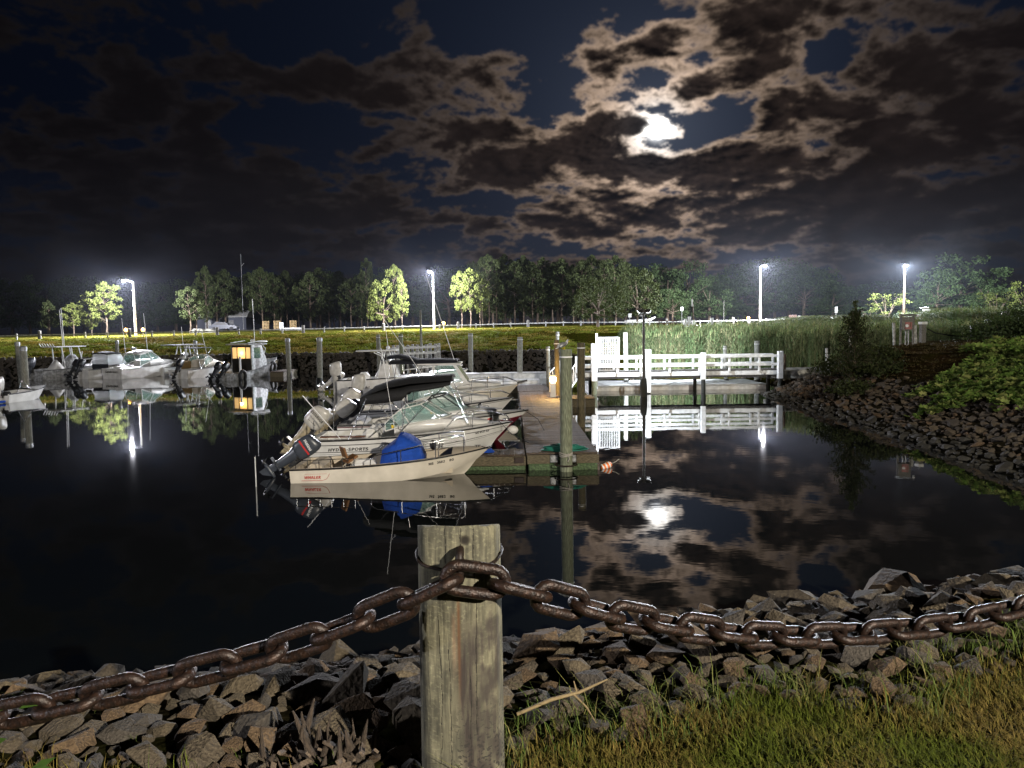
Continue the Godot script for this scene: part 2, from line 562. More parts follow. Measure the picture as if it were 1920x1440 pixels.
func make_sky() -> void:
	var maz := deg_to_rad(11.0)
	var mel := deg_to_rad(14.1)
	moon_dir = Vector3(sin(maz) * cos(mel), sin(mel), -cos(maz) * cos(mel))
	puff.seed = 8
	puff.frequency = 0.105
	puff.fractal_octaves = 7
	puff.fractal_gain = 0.6
	wisp.seed = 11
	wisp.frequency = 0.22
	wisp.fractal_octaves = 4
	var small := Image.create_empty(1024, 512, false, Image.FORMAT_RGBAF)
	for y in 512:
		var el := PI / 2 - PI * (y + 0.5) / 512
		if el < -0.02:
			continue
		for x in 1024:
			small.set_pixel(x, y, sky_colour(TAU * (x + 0.5) / 1024 - PI, el))
	small.fill_rect(Rect2i(0, 261, 1024, 251), Color(0.002, 0.002, 0.003))
	small.resize(4096, 2048, Image.INTERPOLATE_BILINEAR)
	# the same sky, worked out finely where it is seen
	var x0 := int(4096 * (180 - 39) / 360.0)
	var x1 := int(4096 * (180 + 39) / 360.0)
	for y in range(int(2048 * (90 - 27.5) / 180.0), 1030):
		for x in range(x0, x1):
			small.set_pixel(x, y, sky_colour(TAU * (x + 0.5) / 4096 - PI, PI / 2 - PI * (y + 0.5) / 2048))
	var pan := PanoramaSkyMaterial.new()
	var turned := Image.create_empty(4096, 2048, false, Image.FORMAT_RGBAF)  # a panorama begins at -z
	turned.blit_rect(small, Rect2i(2048, 0, 2048, 2048), Vector2i(0, 0))
	turned.blit_rect(small, Rect2i(0, 0, 2048, 2048), Vector2i(2048, 0))
	pan.panorama = ImageTexture.create_from_image(turned)
	var sky := Sky.new()
	sky.sky_material = pan
	var env := Environment.new()
	env.background_mode = Environment.BG_SKY
	env.sky = sky
	env.tonemap_mode = Environment.TONE_MAPPER_LINEAR
	env.tonemap_exposure = 1.0
	env.sdfgi_enabled = true
	env.ssao_enabled = true
	env.ssil_enabled = true
	if HAZE > 0.0:
		env.fog_enabled = true
		env.fog_density = HAZE
		env.fog_light_color = Color(0.75, 0.8, 0.95)
	var we := WorldEnvironment.new()
	we.name = "sky"
	we.environment = env
	add_child(we)
	env.volumetric_fog_enabled = true
	env.volumetric_fog_density = 0.0
	for k in [[Vector3(10, 14, -103), Vector3(190, 28, 44), MIST], [Vector3(62, 14, -138), Vector3(70, 26, 60), MIST * 2.6]]:
		var fm := FogMaterial.new()
		fm.density = k[2]
		fm.albedo = Color(0.85, 0.88, 0.95)
		var fv := FogVolume.new()
		fv.name = "mist"
		fv.size = k[1]
		fv.position = k[0]
		fv.material = fm
		fv.set_meta("kind", "stuff")
		add_child(fv, true)
	# drifting damp lit up round each far lamp's head
	for k in [Vector3(-47.8, 10.4, -93), Vector3(-10.3, 11.2, -95.7), Vector3(33.7, 11.6, -99.7), Vector3(48.1, 10.6, -91.5)]:
		var fm := FogMaterial.new()
		fm.density = MIST * 1.3
		fm.albedo = Color(0.85, 0.88, 0.98)
		var fv := FogVolume.new()
		fv.name = "mist"
		fv.shape = RenderingServer.FOG_VOLUME_SHAPE_ELLIPSOID
		fv.size = Vector3(17, 17, 17)
		fv.position = k
		fv.material = fm
		fv.set_meta("kind", "stuff")
		add_child(fv, true)
	var moon := DirectionalLight3D.new()
	moon.name = "moonlight"
	moon.light_color = Color(0.85, 0.9, 1.0)
	moon.light_energy = 0.012
	moon.light_angular_distance = 0.5
	moon.shadow_enabled = true
	add_child(moon)
	moon.look_at_from_position(moon_dir * 50.0, Vector3.ZERO)


func lamp_light(parent: Node, at: Vector3, color: Color, energy: float, size: float, reach: float) -> void:
	var l := OmniLight3D.new()
	l.name = "light"
	l.position = at
	l.light_color = color
	l.light_energy = energy
	l.light_size = size
	l.omni_range = reach
	l.omni_attenuation = 2.0
	l.shadow_enabled = true
	parent.add_child(l, true)


# a street lamp: a tapered pole, a short arm and a glowing head
func street_lamp(label: String, at: Vector3, height: float, arm: Vector3, head_r: float, energy: float, color: Color, pole: String) -> void:
	var t := thing("street_lamp", label, "street lamp", at, 0.0, "tall street lamps round the harbour")
	var s := Shape.new()
	s.lathe([Vector2(0.17, -0.3), Vector2(0.16, 0.2), Vector2(0.09, height - 0.1)], 10)
	part("pole", s, M[pole], t)
	s = Shape.new()
	var tip := Vector3(0, height, 0) + arm
	s.tube([Vector3(0, height - 0.35, 0), Vector3(0, height - 0.1, 0), Vector3(arm.x * 0.3, height + 0.02, arm.z * 0.3), tip + Vector3(0, 0.08, 0)], 0.045, 8)
	part("arm", s, M.galvanised, t)
	s = Shape.new()
	s.lathe([Vector2(head_r * 0.35, 0.34), Vector2(head_r * 0.75, 0.26), Vector2(head_r * 1.02, 0.1), Vector2(head_r * 1.02, 0.05)].map(func(p): return Vector2(p.x, -p.y)), 12, Transform3D(Basis.from_scale(Vector3(1, -1, -1)), tip + Vector3(0, -0.12, 0)))
	part("lamp_hood", s, M.galvanised, t)
	s = Shape.new()
	s.ball(tip + Vector3(0, -0.1, 0), Vector3(head_r, head_r * 0.8, head_r), 14, 9)
	part("lamp_bulb", s, M.lamp_glow, t)
	lamp_light(t, tip + Vector3(0, -0.1, 0), color, energy, head_r * 0.8, 200)


func make_lamps() -> void:
	glow("lamp_glow", Color(0.97, 0.96, 1.0), 120.0)
	glow("warm_glow", Color(1.0, 0.72, 0.3), 14.0)
	glow("flood_glow", Color(0.95, 0.97, 1.0), 8.0)
	glow("cabin_glow", Color(1.0, 0.86, 0.6), 0.36)
	glow("dock_glow", Color(1.0, 0.86, 0.6), 22.0)
	var cold := Color(0.96, 0.96, 1.0)
	street_lamp("street lamp with arm toward the lit pines on the far left lawn", Vector3(-46.6, ground(-46.6, -93), -93), 6.75, Vector3(-1.2, 0.15, 0), 0.23, FAR_LAMP, cold, "white_paint")
	street_lamp("street lamp standing behind the far fence between two lit tree clumps", Vector3(-9.85, ground(-9.85, -96), -96), 7.3, Vector3(-0.45, 0.15, 0.3), 0.23, FAR_LAMP, cold, "white_paint")
	street_lamp("white street lamp behind the reeds left of the hazy wood", Vector3(33.2, ground(33.2, -100), -100), 7.6, Vector3(0.5, 0.15, 0.3), 0.23, FAR_LAMP * 1.2, cold, "white_paint")
	street_lamp("brown wooden street lamp beside the big leafy tree on the right", Vector3(48.2, ground(48.2, -92), -92), 6.7, Vector3(-0.1, 0.12, 0.5), 0.23, FAR_LAMP * 1.5, Color(0.93, 0.97, 1.0), "brown_wood")
	# the car park lamps behind the photographer
	street_lamp("tall street lamp on the near shore far to the left", Vector3(-46.0, ground(-46, 12), 12.0), 10.0, Vector3(0.5, 0.15, -0.3), 0.23, NEAR_LAMP * 0.42, cold, "grey_wood")
	street_lamp("tall street lamp on the near lawn behind the chain fence", Vector3(17.0, ground(17, 19), 19.0), 11.0, Vector3(-0.5, 0.15, -0.3), 0.24, NEAR_LAMP, Color(1.0, 0.96, 0.89), "grey_wood")


# ------------------------------------------------------------------ the lie of the land
const SHORE := [[-150, -7.5], [-30, -7.2], [-5.2, -7.6], [-2.2, -8.0], [-0.4, -8.4], [1.9, -9.0], [3.75, -9.5], [5.6, -9.9], [7.8, -10.5], [10.6, -11.4], [12.6, -13.4], [12.0, -16.5], [12.4, -20.6], [13.1, -27.3], [13.3, -36], [13.7, -40.5], [15.8, -43], [16.6, -49.5], [12, -51.5], [7, -54], [5, -60], [4.2, -68.5], [-8, -69.5], [-30, -68], [-60, -66.5], [-150, -66]]
var shore := PackedVector2Array()
var bump := FastNoiseLite.new()

func inland(x: float, z: float) -> float:
	if shore.is_empty():
		for p in SHORE:
			shore.append(Vector2(p[0], p[1]))
		bump.seed = 3
		bump.frequency = 0.12
		bump.fractal_octaves = 4
	var p := Vector2(x, z)
	var best := INF
	var k := shore.size()
	for i in k - 1:
		var q := Geometry2D.get_closest_point_to_segment(p, shore[i], shore[i + 1])
		best = minf(best, p.distance_squared_to(q))
	var dist := sqrt(best)
	return -dist if Geometry2D.is_point_in_polygon(p, shore) else dist


func ground(x: float, z: float) -> float:
	return ground_d(x, z, inland(x, z))


func ground_d(x: float, z: float, d: float) -> float:
	if d < 0.0:
		return maxf(d * 0.5, -2.5)
	var w_far := smoothstep(-56.0, -62.0, z) * smoothstep(9.0, 4.0, x)
	if z < -80.0:
		w_far = smoothstep(22.0, 6.0, x)
	var w_reed := smoothstep(-41.0, -50.0, z) * (1.0 - w_far)
	var w_near := 1.0 - w_far - w_reed
	var y := 0.0
	var n := bump.get_noise_2d(x * 3.0, z * 3.0)
	if w_near > 0.0:
		var slope := 0.455 * minf(d, 5.05)
		if d > 5.05:
			slope += (d - 5.05) * 0.14 * smoothstep(9.0, 5.0, d) + minf(maxf(d - 5.6, 0.0), 3.0) * 0.02
			slope = minf(slope, 2.62)
			# the ground swells on the right, behind the stones
			slope += 0.085 * minf(maxf(d - 4.0, 0.0), 15.0) * smoothstep(11.0, 17.0, x) * smoothstep(-8.0, -20.0, z)
		y += w_near * (slope + n * 0.05 * smoothstep(0.0, 2.0, d))
	if w_far > 0.0:
		var f := 0.0
		if d < 1.9: f = d * 0.87
		elif d < 3.6: f = 1.653 + (d - 1.9) * 0.04
		elif d < 14.0: f = 1.72 + (d - 3.6) * 0.15 + 0.12 * sin((d - 3.6) / 10.4 * PI)
		elif d < 46.0: f = 3.28 + (d - 14.0) * 0.02
		else: f = 3.92 + minf(d - 46.0, 30.0) * 0.012
		f += clampf((x + 60.0) * 0.0055, -0.2, 0.4) * smoothstep(8.0, 16.0, d)
		f += n * (0.2 if d > 4.0 and d < 14.0 else 0.04)
		y += w_far * f
	if w_reed > 0.0:
		var f := 0.2 * minf(d, 6.0) + maxf(0.0, minf(d, 24.0) - 6.0) * 0.14 + 0.012 * maxf(0.0, minf(d, 80.0) - 24.0)
		y += w_reed * (f + n * 0.05)
	return y


func steps(lo: float, hi: float, cuts: Array) -> PackedFloat32Array:
	var out := PackedFloat32Array()
	var x := lo
	while x < hi:
		out.append(x)
		var s := 40.0
		for k in cuts:
			if x >= k[0] and x < k[1]:
				s = k[2]
				break
		x += s
	out.append(hi)
	return out


func make_ground() -> void:
	var xs := steps(-900, 900, [[-10, 24, 0.5], [-76, 76, 1.3], [-150, 150, 8]])
	var zs := steps(-900, 120, [[-24, 4, 0.45], [-52, 4, 1.0], [-92, 4, 0.9], [-150, 40, 4], [-260, 60, 20]])
	var v := PackedVector3Array()
	var c := PackedColorArray()
	var idx := PackedInt32Array()
	var w := xs.size()
	for z in zs:
		for x in xs:
			var d := inland(x, z)
			var y := ground_d(x, z, d)
			v.append(Vector3(x, y, z))
			var n := bump.get_noise_2d(x * 5.0 + 50.0, z * 5.0)
			var far := z < -58.0
			var grass := Color(0.085, 0.105, 0.016).lerp(Color(0.12, 0.1, 0.03), clampf(n + 0.45, 0.0, 1.0))
			var k := grass
			if d < 0.3: k = Color(0.02, 0.02, 0.017)
			elif far and x < 8.0 and d < 2.0: k = Color(0.03, 0.028, 0.024)
			elif far and x < 8.0 and d < 3.4: k = Color(0.2, 0.19, 0.12)
			elif d < 3.2 and z > -42.0: k = Color(0.035, 0.03, 0.023)
			elif z > -4.0 and d < 5.5: k = Color(0.035, 0.03, 0.023)
			elif z > -48.0 and x > 12.0: k = Color(0.065, 0.043, 0.027).lerp(Color(0.05, 0.045, 0.018), clampf(n * 1.5 + 0.4, 0.0, 1.0))
			elif z > -4.0: k = Color(0.03, 0.033, 0.012)
			elif z < -118.0: k = Color(0.05, 0.05, 0.025)
			if x > 24.0 and z < -84.0 and z > -108.0: k = Color(0.17, 0.15, 0.13)
			c.append(k)
	for i in zs.size() - 1:
		for j in w - 1:
			var a := i * w + j
			idx.append_array([a, a + 1, a + w + 1, a, a + w + 1, a + w])
	var nn := PackedVector3Array()
	nn.resize(v.size())
	for i in zs.size():
		for j in w:
			var l := v[i * w + maxi(j - 1, 0)]
			var r := v[i * w + mini(j + 1, w - 1)]
			var b := v[maxi(i - 1, 0) * w + j]
			var f := v[mini(i + 1, zs.size() - 1) * w + j]
			nn[i * w + j] = (f - b).cross(r - l).normalized()
	var a := []
	a.resize(Mesh.ARRAY_MAX)
	a[Mesh.ARRAY_VERTEX] = v
	a[Mesh.ARRAY_NORMAL] = nn
	a[Mesh.ARRAY_COLOR] = c
	a[Mesh.ARRAY_INDEX] = idx
	var m := ArrayMesh.new()
	m.add_surface_from_arrays(Mesh.PRIMITIVE_TRIANGLES, a)
	var gm := mat("soil", Color.WHITE, 0.95)
	gm.vertex_color_use_as_albedo = true
	gm.specular_mode = BaseMaterial3D.SPECULAR_DISABLED
	grained(gm, T.soil, Vector3.ONE * 0.6, 1.5, T.grey)
	structure(put("ground", m, gm))
	# the harbour's water
	var s := Shape.new()
	s.quad(Vector3(-160, 0, -72), Vector3(26, 0, -72), Vector3(26, 0, -4), Vector3(-160, 0, -4))
	var wm := mat("water", lin(0.004, 0.005, 0.005), 0.012)
	wm.metallic_specular = 0.7
	var f := FastNoiseLite.new()
	f.frequency = 0.012
	f.fractal_octaves = 3
	f.seed = 31
	var nt := NoiseTexture2D.new()
	nt.width = 1024
	nt.height = 1024
	nt.seamless = true
	nt.noise = f
	nt.as_normal_map = true
	nt.bump_strength = 2.0
	wm.normal_enabled = true
	wm.normal_texture = nt
	wm.normal_scale = RIPPLE
	wm.uv1_triplanar = true
	wm.uv1_scale = Vector3(0.11, 0.11, 0.2)
	structure(put("water", s.mesh(), wm))


# ------------------------------------------------------------------ trees
func leaf(s: Shape, p: Vector3, size: float, up: float, shade: float) -> void:
	# a small ragged spray of foliage: two bent triangles
	var dir := Vector3(rng.randf_range(-1, 1), rng.randf_range(-0.6, 1) * up, rng.randf_range(-1, 1)).normalized()
	var side := dir.cross(Vector3(rng.randf_range(-1, 1), rng.randf_range(-1, 1), rng.randf_range(-1, 1))).normalized()
	var nn := dir.cross(side)
	s.col = Color(shade, shade * rng.randf_range(0.92, 1.04), shade * rng.randf_range(0.8, 1.1))
	var a := p - dir * size * 0.5
	var b := p + dir * size * 0.5
	s.tri(a, p + side * size * 0.36 + nn * size * 0.12, b)
	s.tri(a, b, p - side * size * 0.34 + nn * size * 0.1)


# unit trees: one metre tall and about one wide; returns the trunk's mesh and the crown's
func tree_shape(kind: String, number: int) -> Array:
	rng.seed = 100 + number
	var tr := Shape.new()
	var cr := Shape.new()
	var lobes := []
	if kind == "cedar":
		var bare := rng.randf_range(0.2, 0.3)
		var sway := Vector3(rng.randf_range(-0.04, 0.04), 0, rng.randf_range(-0.03, 0.03))
		var line := []
		for i in 6:
			line.append(Vector3(0, -0.02 + 0.9 * i / 5.0, 0) + sway * sin(i * 1.1))
		tr.tube(line, [0.022, 0.018, 0.016, 0.012, 0.008, 0.004], 6)
		for i in 46:
			var h := bare + (1.0 - bare) * pow(float(i) / 45.0, 0.9)
			var u := (h - bare) / (1.0 - bare)
			var reach := 0.42 * pow(sin(clampf(u * 0.86 + 0.16, 0, 1) * PI), 0.7) * rng.randf_range(0.5, 1.15)
			var an := i * 2.4 + rng.randf() * 0.8
			var tip := Vector3(cos(an) * reach, h + reach * rng.randf_range(0.0, 0.35), sin(an) * reach)
			if i % 2 == 0:
				tr.tube([Vector3(0, h - 0.05, 0), tip * Vector3(0.6, 1, 0.6)], [0.006, 0.002], 4)
			lobes.append([tip * Vector3(0.75, 1, 0.75), rng.randf_range(0.05, 0.095) * (1.15 - 0.4 * u), 78])
	elif kind == "broadleaf":
		tr.tube([Vector3(0, -0.02, 0), Vector3(0.01, 0.2, 0), Vector3(-0.01, 0.42, 0.01), Vector3(0.02, 0.7, 0)], [0.035, 0.026, 0.018, 0.006], 7)
		for i in 34:
			var an := i * 2.4
			var h := rng.randf_range(0.14, 0.93)
			var r := 0.47 * sqrt(maxf(0.02, 1.0 - pow((h - 0.5) / 0.5, 2.0))) * rng.randf_range(0.55, 1.0)
			var tip := Vector3(cos(an) * r, h, sin(an) * r)
			if i % 2 == 0:
				tr.tube([Vector3(0, 0.18 + h * 0.3, 0), tip * 0.85], [0.012, 0.003], 4)
			lobes.append([tip, rng.randf_range(0.085, 0.15), 95])
	elif kind == "round":
		tr.tube([Vector3(0, -0.02, 0), Vector3(0, 0.15, 0), Vector3(0.01, 0.3, 0.01), Vector3(0, 0.6, 0)], [0.03, 0.024, 0.02, 0.006], 7)
		for i in 46:
			var an := i * 2.4
			var h := 0.16 + 0.78 * (i + 0.5) / 46.0
			var r := 0.5 * sqrt(maxf(0.02, 1.0 - pow((h - 0.46) / 0.5, 2.0))) * rng.randf_range(0.72, 0.98)
			var tip := Vector3(cos(an) * r, h, sin(an) * r)
			if i % 3 == 0:
				tr.tube([Vector3(0, 0.2 + h * 0.2, 0), tip * 0.85], [0.012, 0.003], 4)
			lobes.append([tip, rng.randf_range(0.07, 0.1), 90])
	else: # sapling: open, airy
		for i in 5:
			var an := i * 1.3
			tr.tube([Vector3(0, 0, 0), Vector3(cos(an) * 0.12, 0.4, sin(an) * 0.12), Vector3(cos(an) * 0.3, 0.85, sin(an) * 0.3)], [0.014, 0.01, 0.003], 5)
		for i in 26:
			var an := i * 2.4
			var h := rng.randf_range(0.25, 0.95)
			var r := rng.randf_range(0.1, 0.45)
			lobes.append([Vector3(cos(an) * r, h, sin(an) * r), rng.randf_range(0.07, 0.12), 45])
	for l in lobes:
		for i in l[2]:
			var d := Vector3(rng.randfn(), rng.randfn(), rng.randfn()).normalized() * pow(rng.randf(), 0.5)
			var p: Vector3 = l[0] + d * l[1] * Vector3(1.2, 0.75, 1.2)
			leaf(cr, p, rng.randf_range(0.022, 0.05), 1.0, rng.randf_range(0.55, 1.3))
	return [tr.mesh(), cr.mesh()]


var woods := {}

func plant(kind: String, leafing: String, called: String, label: String, group: String, x: float, z: float, top: float, width: float, lean := 0.0) -> void:
	if woods.is_empty():
		var k := 0
		for n in ["cedar", "cedar", "cedar", "cedar", "broadleaf", "broadleaf", "broadleaf", "round", "sapling"]:
			k += 1
			if not woods.has(n): woods[n] = []
			woods[n].append(tree_shape(n, k))
		rng.seed = 900
	var y := ground(x, z)
	var set_: Array = woods[kind]
	var v: Array = set_[rng.randi() % set_.size()]
	var t := thing(called, label, "tree", Vector3(x, y, z), rng.randf() * TAU, group)
	var h: float = top - y
	t.scale = Vector3(width, h, width)
	t.rotation.z = lean
	put("trunk", v[0], M.bark, t)
	put("crown", v[1], M["leaf_" + leafing], t)


const ORDER := ["first", "second", "third", "fourth", "fifth", "sixth", "seventh", "eighth", "ninth", "tenth", "eleventh", "twelfth", "thirteenth", "fourteenth", "fifteenth", "sixteenth", "seventeenth", "eighteenth", "nineteenth", "twentieth"]

# eye-line places worked out from distance: x, z, top, width
func at_px(px: float, topy: float, dist: float) -> Array:
	var u := (px - 960.0) / 1400.0
	var hz := 616.0 - 0.015 * (px - 960.0)
	return [u * dist, -dist, 3.8 + (hz - topy) / 1400.0 * dist]


func make_trees() -> void:
	# the lit pines by the first lamp
	var k := at_px(203, 532, 101)
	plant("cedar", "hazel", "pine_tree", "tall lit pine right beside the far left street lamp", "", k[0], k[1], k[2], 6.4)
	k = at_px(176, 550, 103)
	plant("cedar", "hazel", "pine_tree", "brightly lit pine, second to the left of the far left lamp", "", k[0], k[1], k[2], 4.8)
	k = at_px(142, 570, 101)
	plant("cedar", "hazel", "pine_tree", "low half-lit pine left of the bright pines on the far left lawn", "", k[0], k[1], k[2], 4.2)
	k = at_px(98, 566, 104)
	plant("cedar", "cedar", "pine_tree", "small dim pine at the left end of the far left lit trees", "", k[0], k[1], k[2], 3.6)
	k = at_px(360, 540, 104)
	plant("cedar", "cedar", "pine_tree", "pine with twin trunks and a lit left side right of the far left lamp", "", k[0], k[1], k[2], 5.2)
	k = at_px(372, 545, 106)
	plant("cedar", "cedar", "pine_tree", "thin pine close behind the twin-trunked pine", "", k[0], k[1], k[2], 4.0)
	# the dim row on the left
	var xs := [392, 412, 428, 449, 473, 495, 518, 541, 563, 586, 604, 622, 641, 662, 681]
	for i in xs.size():
		k = at_px(xs[i], 505 + (i * 37) % 23, 127 + (i * 29) % 13)
		plant("cedar", "cedar", "pine_tree", "%s dim pine of the dark row, counted rightward from the twin-trunked pine" % ORDER[i], "dim pines between the first two street lamps", k[0], k[1], k[2], 6.2 + (i * 13) % 7 * 0.4)
	xs = [402, 437, 462, 506, 530, 552, 598, 630, 650, 672]
	for i in xs.size():
		k = at_px(xs[i], 512 + (i * 41) % 21, 141 + (i * 23) % 9)
		plant("cedar" if i % 3 else "broadleaf", "cedar", "back_pine", "%s shaded tree close behind the dark row of pines, counted rightward" % ORDER[i], "shaded trees behind the dark row", k[0], k[1], k[2], 7.4)
	xs = [908, 927, 958, 976, 1010, 1030, 1050, 1086, 1104, 1146]
	for i in xs.size():
		k = at_px(xs[i], 488 + (i * 41) % 17, 131 + (i * 23) % 7)
		plant("broadleaf" if i % 3 else "cedar", "cedar", "back_pine", "%s shaded tree close behind the tall central stand, counted rightward" % ORDER[i], "shaded trees behind the central stand", k[0], k[1], k[2], 8.0)
	k = at_px(722, 522, 104)
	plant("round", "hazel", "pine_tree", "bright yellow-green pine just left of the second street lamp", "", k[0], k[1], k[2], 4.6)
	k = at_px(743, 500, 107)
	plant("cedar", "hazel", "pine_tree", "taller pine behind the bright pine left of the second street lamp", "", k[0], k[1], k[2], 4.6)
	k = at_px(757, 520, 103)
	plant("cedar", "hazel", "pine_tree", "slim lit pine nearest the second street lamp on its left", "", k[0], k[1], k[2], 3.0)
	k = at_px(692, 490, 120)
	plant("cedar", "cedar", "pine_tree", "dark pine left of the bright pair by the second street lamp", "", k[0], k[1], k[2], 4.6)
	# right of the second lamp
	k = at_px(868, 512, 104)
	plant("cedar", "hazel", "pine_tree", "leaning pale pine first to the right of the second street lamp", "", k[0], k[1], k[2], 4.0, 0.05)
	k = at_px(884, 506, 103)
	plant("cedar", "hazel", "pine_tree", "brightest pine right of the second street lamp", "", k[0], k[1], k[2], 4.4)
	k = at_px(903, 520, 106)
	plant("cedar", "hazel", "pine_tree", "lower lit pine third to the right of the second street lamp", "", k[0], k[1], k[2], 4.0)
	xs = [918, 933, 950, 968, 984, 1001, 1020, 1039, 1056, 1076, 1094, 1112, 1134, 1155, 1175]
	for i in xs.size():
		k = at_px(xs[i], 482 + (i * 31) % 20, 117 + (i * 17) % 12)
		plant("cedar", "cedar", "pine_tree", "%s tall pine of the central stand, counted rightward from the lit pines" % ORDER[i], "tall pines of the central stand", k[0], k[1], k[2], 6.4 + (i * 11) % 6 * 0.4)
	k = at_px(1122, 522, 92)
	plant("round", "cedar", "round_tree", "round dense tree alone on the lawn in front of the central stand", "", k[0], k[1], k[2], 6.6)
	k = at_px(1196, 500, 104)
	plant("round", "cedar", "round_tree", "tall dense tree at the right end of the central stand", "", k[0], k[1], k[2], 6.2)
	k = at_px(1216, 520, 108)
	plant("cedar", "cedar", "pine_tree", "pine touching the tall dense tree behind the picnic table", "", k[0], k[1], k[2], 5.0)
	xs = [1252, 1290, 1330, 1262]
	for i in 4:
		k = at_px(xs[i], [492, 482, 520, 540][i], [132, 138, 128, 118][i])
		plant("broadleaf", "broadleaf", "leafy_tree", "%s leafy tree between the picnic table and the third street lamp" % ORDER[i], "leafy trees behind the picnic table", k[0], k[1], k[2], [9, 10, 8, 6][i])
	# hazy wood behind the third lamp
	for i in 13:
		k = at_px(1345 + i * 27, [516, 500, 488, 484, 484, 488, 496, 512, 530, 525, 545, 522, 535][i], 150 + (i * 7) % 18)
		plant("broadleaf", "broadleaf", "leafy_tree", "%s tree of the hazy wood, counted rightward from the third street lamp" % ORDER[i], "trees of the hazy wood on the right", k[0], k[1], k[2], 11 + (i * 5) % 4)
	k = at_px(1662, 548, 99)
	plant("sapling", "hazel", "small_tree", "small bright tree left of the brown wooden street lamp", "", k[0], k[1], k[2], 6.0)
	k = at_px(1630, 575, 106)
	plant("sapling", "broadleaf", "small_tree", "low dim shrub tree left of the small bright tree", "", k[0], k[1], k[2], 4.5)
	k = at_px(1800, 468, 120)
	plant("broadleaf", "broadleaf", "leafy_tree", "big domed leafy tree right of the brown wooden street lamp", "", k[0], k[1], k[2], 13.5)
	k = at_px(1756, 506, 114)
	plant("broadleaf", "broadleaf", "leafy_tree", "leafy tree leaning on the left side of the big domed tree", "", k[0], k[1], k[2], 7.0)
	k = at_px(1850, 515, 112)
	plant("broadleaf", "broadleaf", "leafy_tree", "leafy tree in front of the right side of the big domed tree", "", k[0], k[1], k[2], 7.0)
	k = at_px(1868, 545, 108)
	plant("sapling", "hazel", "small_tree", "loose pale tree above the reeds at the far right", "", k[0], k[1], k[2], 6.0)
	k = at_px(1922, 525, 102)
	plant("sapling", "hazel", "small_tree", "bright tree cut by the right edge of the view", "", k[0], k[1], k[2], 5.5)
	# the dark wood behind everything
	for i in 40:
		var px := -40.0 + i * 34.0
		k = at_px(px, 515.0 - 20.0 * smoothstep(300, 900, px) + (i * 23) % 17, 150 + (i * 37) % 40)
		plant("broadleaf", "broadleaf", "forest_tree", "dark tree in the unlit forest far behind the lawns", "unlit forest trees behind the lawns", k[0], k[1], k[2], 9 + (i * 7) % 5)
	for i in 7:
		k = at_px(1690 + i * 50, 540.0 + (i * 23) % 17, 150 + (i * 37) % 30)
		plant("broadleaf", "broadleaf", "forest_tree", "dark tree in the unlit forest behind the big domed tree", "unlit forest trees behind the domed tree", k[0], k[1], k[2], 11)
	conifer()


func conifer() -> void:
	# the young red cedar by the shore
	rng.seed = 77
	var x := 15.6
	var z := -34.0
	var y := ground(x, z)
	var t := thing("young_cedar", "dark spiky young cedar standing alone on the right shore", "tree", Vector3(x, y, z))
	var tr := Shape.new()
	var cr := Shape.new()
	tr.tube([Vector3(0, -0.2, 0), Vector3(0.02, 1.2, 0), Vector3(0, 2.4, 0), Vector3(0.03, 3.5, 0)], [0.07, 0.05, 0.03, 0.006], 6)
	for i in 150:
		var h := 0.15 + 3.1 * pow(float(i) / 150.0, 1.25)
		var r := 1.5 * pow(1.0 - h / 3.7, 0.85) * rng.randf_range(0.35, 1.15) * (0.75 if h < 0.6 else 1.0)
		var an := i * 2.39996 + rng.randf()
		var base := Vector3(0, h * 0.92, 0)
		var tip := Vector3(cos(an) * r, h + r * rng.randf_range(0.35, 0.8), sin(an) * r)
		tr.tube([base, tip], [0.012, 0.003], 4)
		for j in 42:
			var u := rng.randf_range(0.25, 1.05)
			var p := base.lerp(tip, u) + Vector3(rng.randfn(), rng.randfn(), rng.randfn()) * 0.055
			leaf(cr, p, rng.randf_range(0.05, 0.12), 1.4, rng.randf_range(0.3, 0.65))
	for j in 160:
		var h := rng.randf_range(2.9, 3.75)
		leaf(cr, Vector3(rng.randfn() * 0.05, h, rng.randfn() * 0.05), 0.1, 3.0, 0.8)
	part("trunk", tr, M.bark, t)
	part("crown", cr, M.leaf_cedar, t)
	# low bushes at its foot
	for q in [[14.8, -32.4, 0.9, 0.6], [16.5, -33.2, 1.0, 0.7], [17.6, -35.4, 0.9, 0.7], [16.2, -37.0, 1.2, 0.8]]:
		var b := thing("low_bush", ["low dark bush at the water side of the young cedar", "low dark bush in front of the young cedar, on the lawn side", "low bluish bush right of the young cedar", "low dark bush behind the young cedar"][taken.get("low_bush", 0)], "bush", Vector3(q[0], ground(q[0], q[1]), q[1]))
		bush(b, q[2], q[3], 1500, "leaf_cedar", 0.75)


func bush(b: Node3D, r: float, h: float, count: int, leafing: String, tone := 1.0) -> void:
	var s := Shape.new()
	var st := Shape.new()
	for i in 14:
		var an := i * 2.4
		st.tube([Vector3(0, 0, 0), Vector3(cos(an) * r * 0.4, h * 0.5, sin(an) * r * 0.4), Vector3(cos(an) * r * 0.7, h * 0.85, sin(an) * r * 0.7)], [0.02, 0.012, 0.004], 4)
	var lobes := []
	for i in 16:
		var an := i * 2.4
		var q := sqrt((i + 0.5) / 16.0)
		lobes.append(Vector3(cos(an) * r * q, h * (1.0 - 0.75 * q * q) * rng.randf_range(0.7, 1.0), sin(an) * r * q))
	for i in count:
		var l: Vector3 = lobes[i % 16]
		var p := l + Vector3(rng.randfn(), rng.randfn() * 0.7, rng.randfn()) * r * 0.17
		p.y = maxf(p.y, 0.03)
		leaf(s, p, rng.randf_range(0.08, 0.15), 1.0, tone * rng.randf_range(0.6, 1.2))
	part("stem", st, M.bark, b)
	part("foliage", s, M[leafing], b)


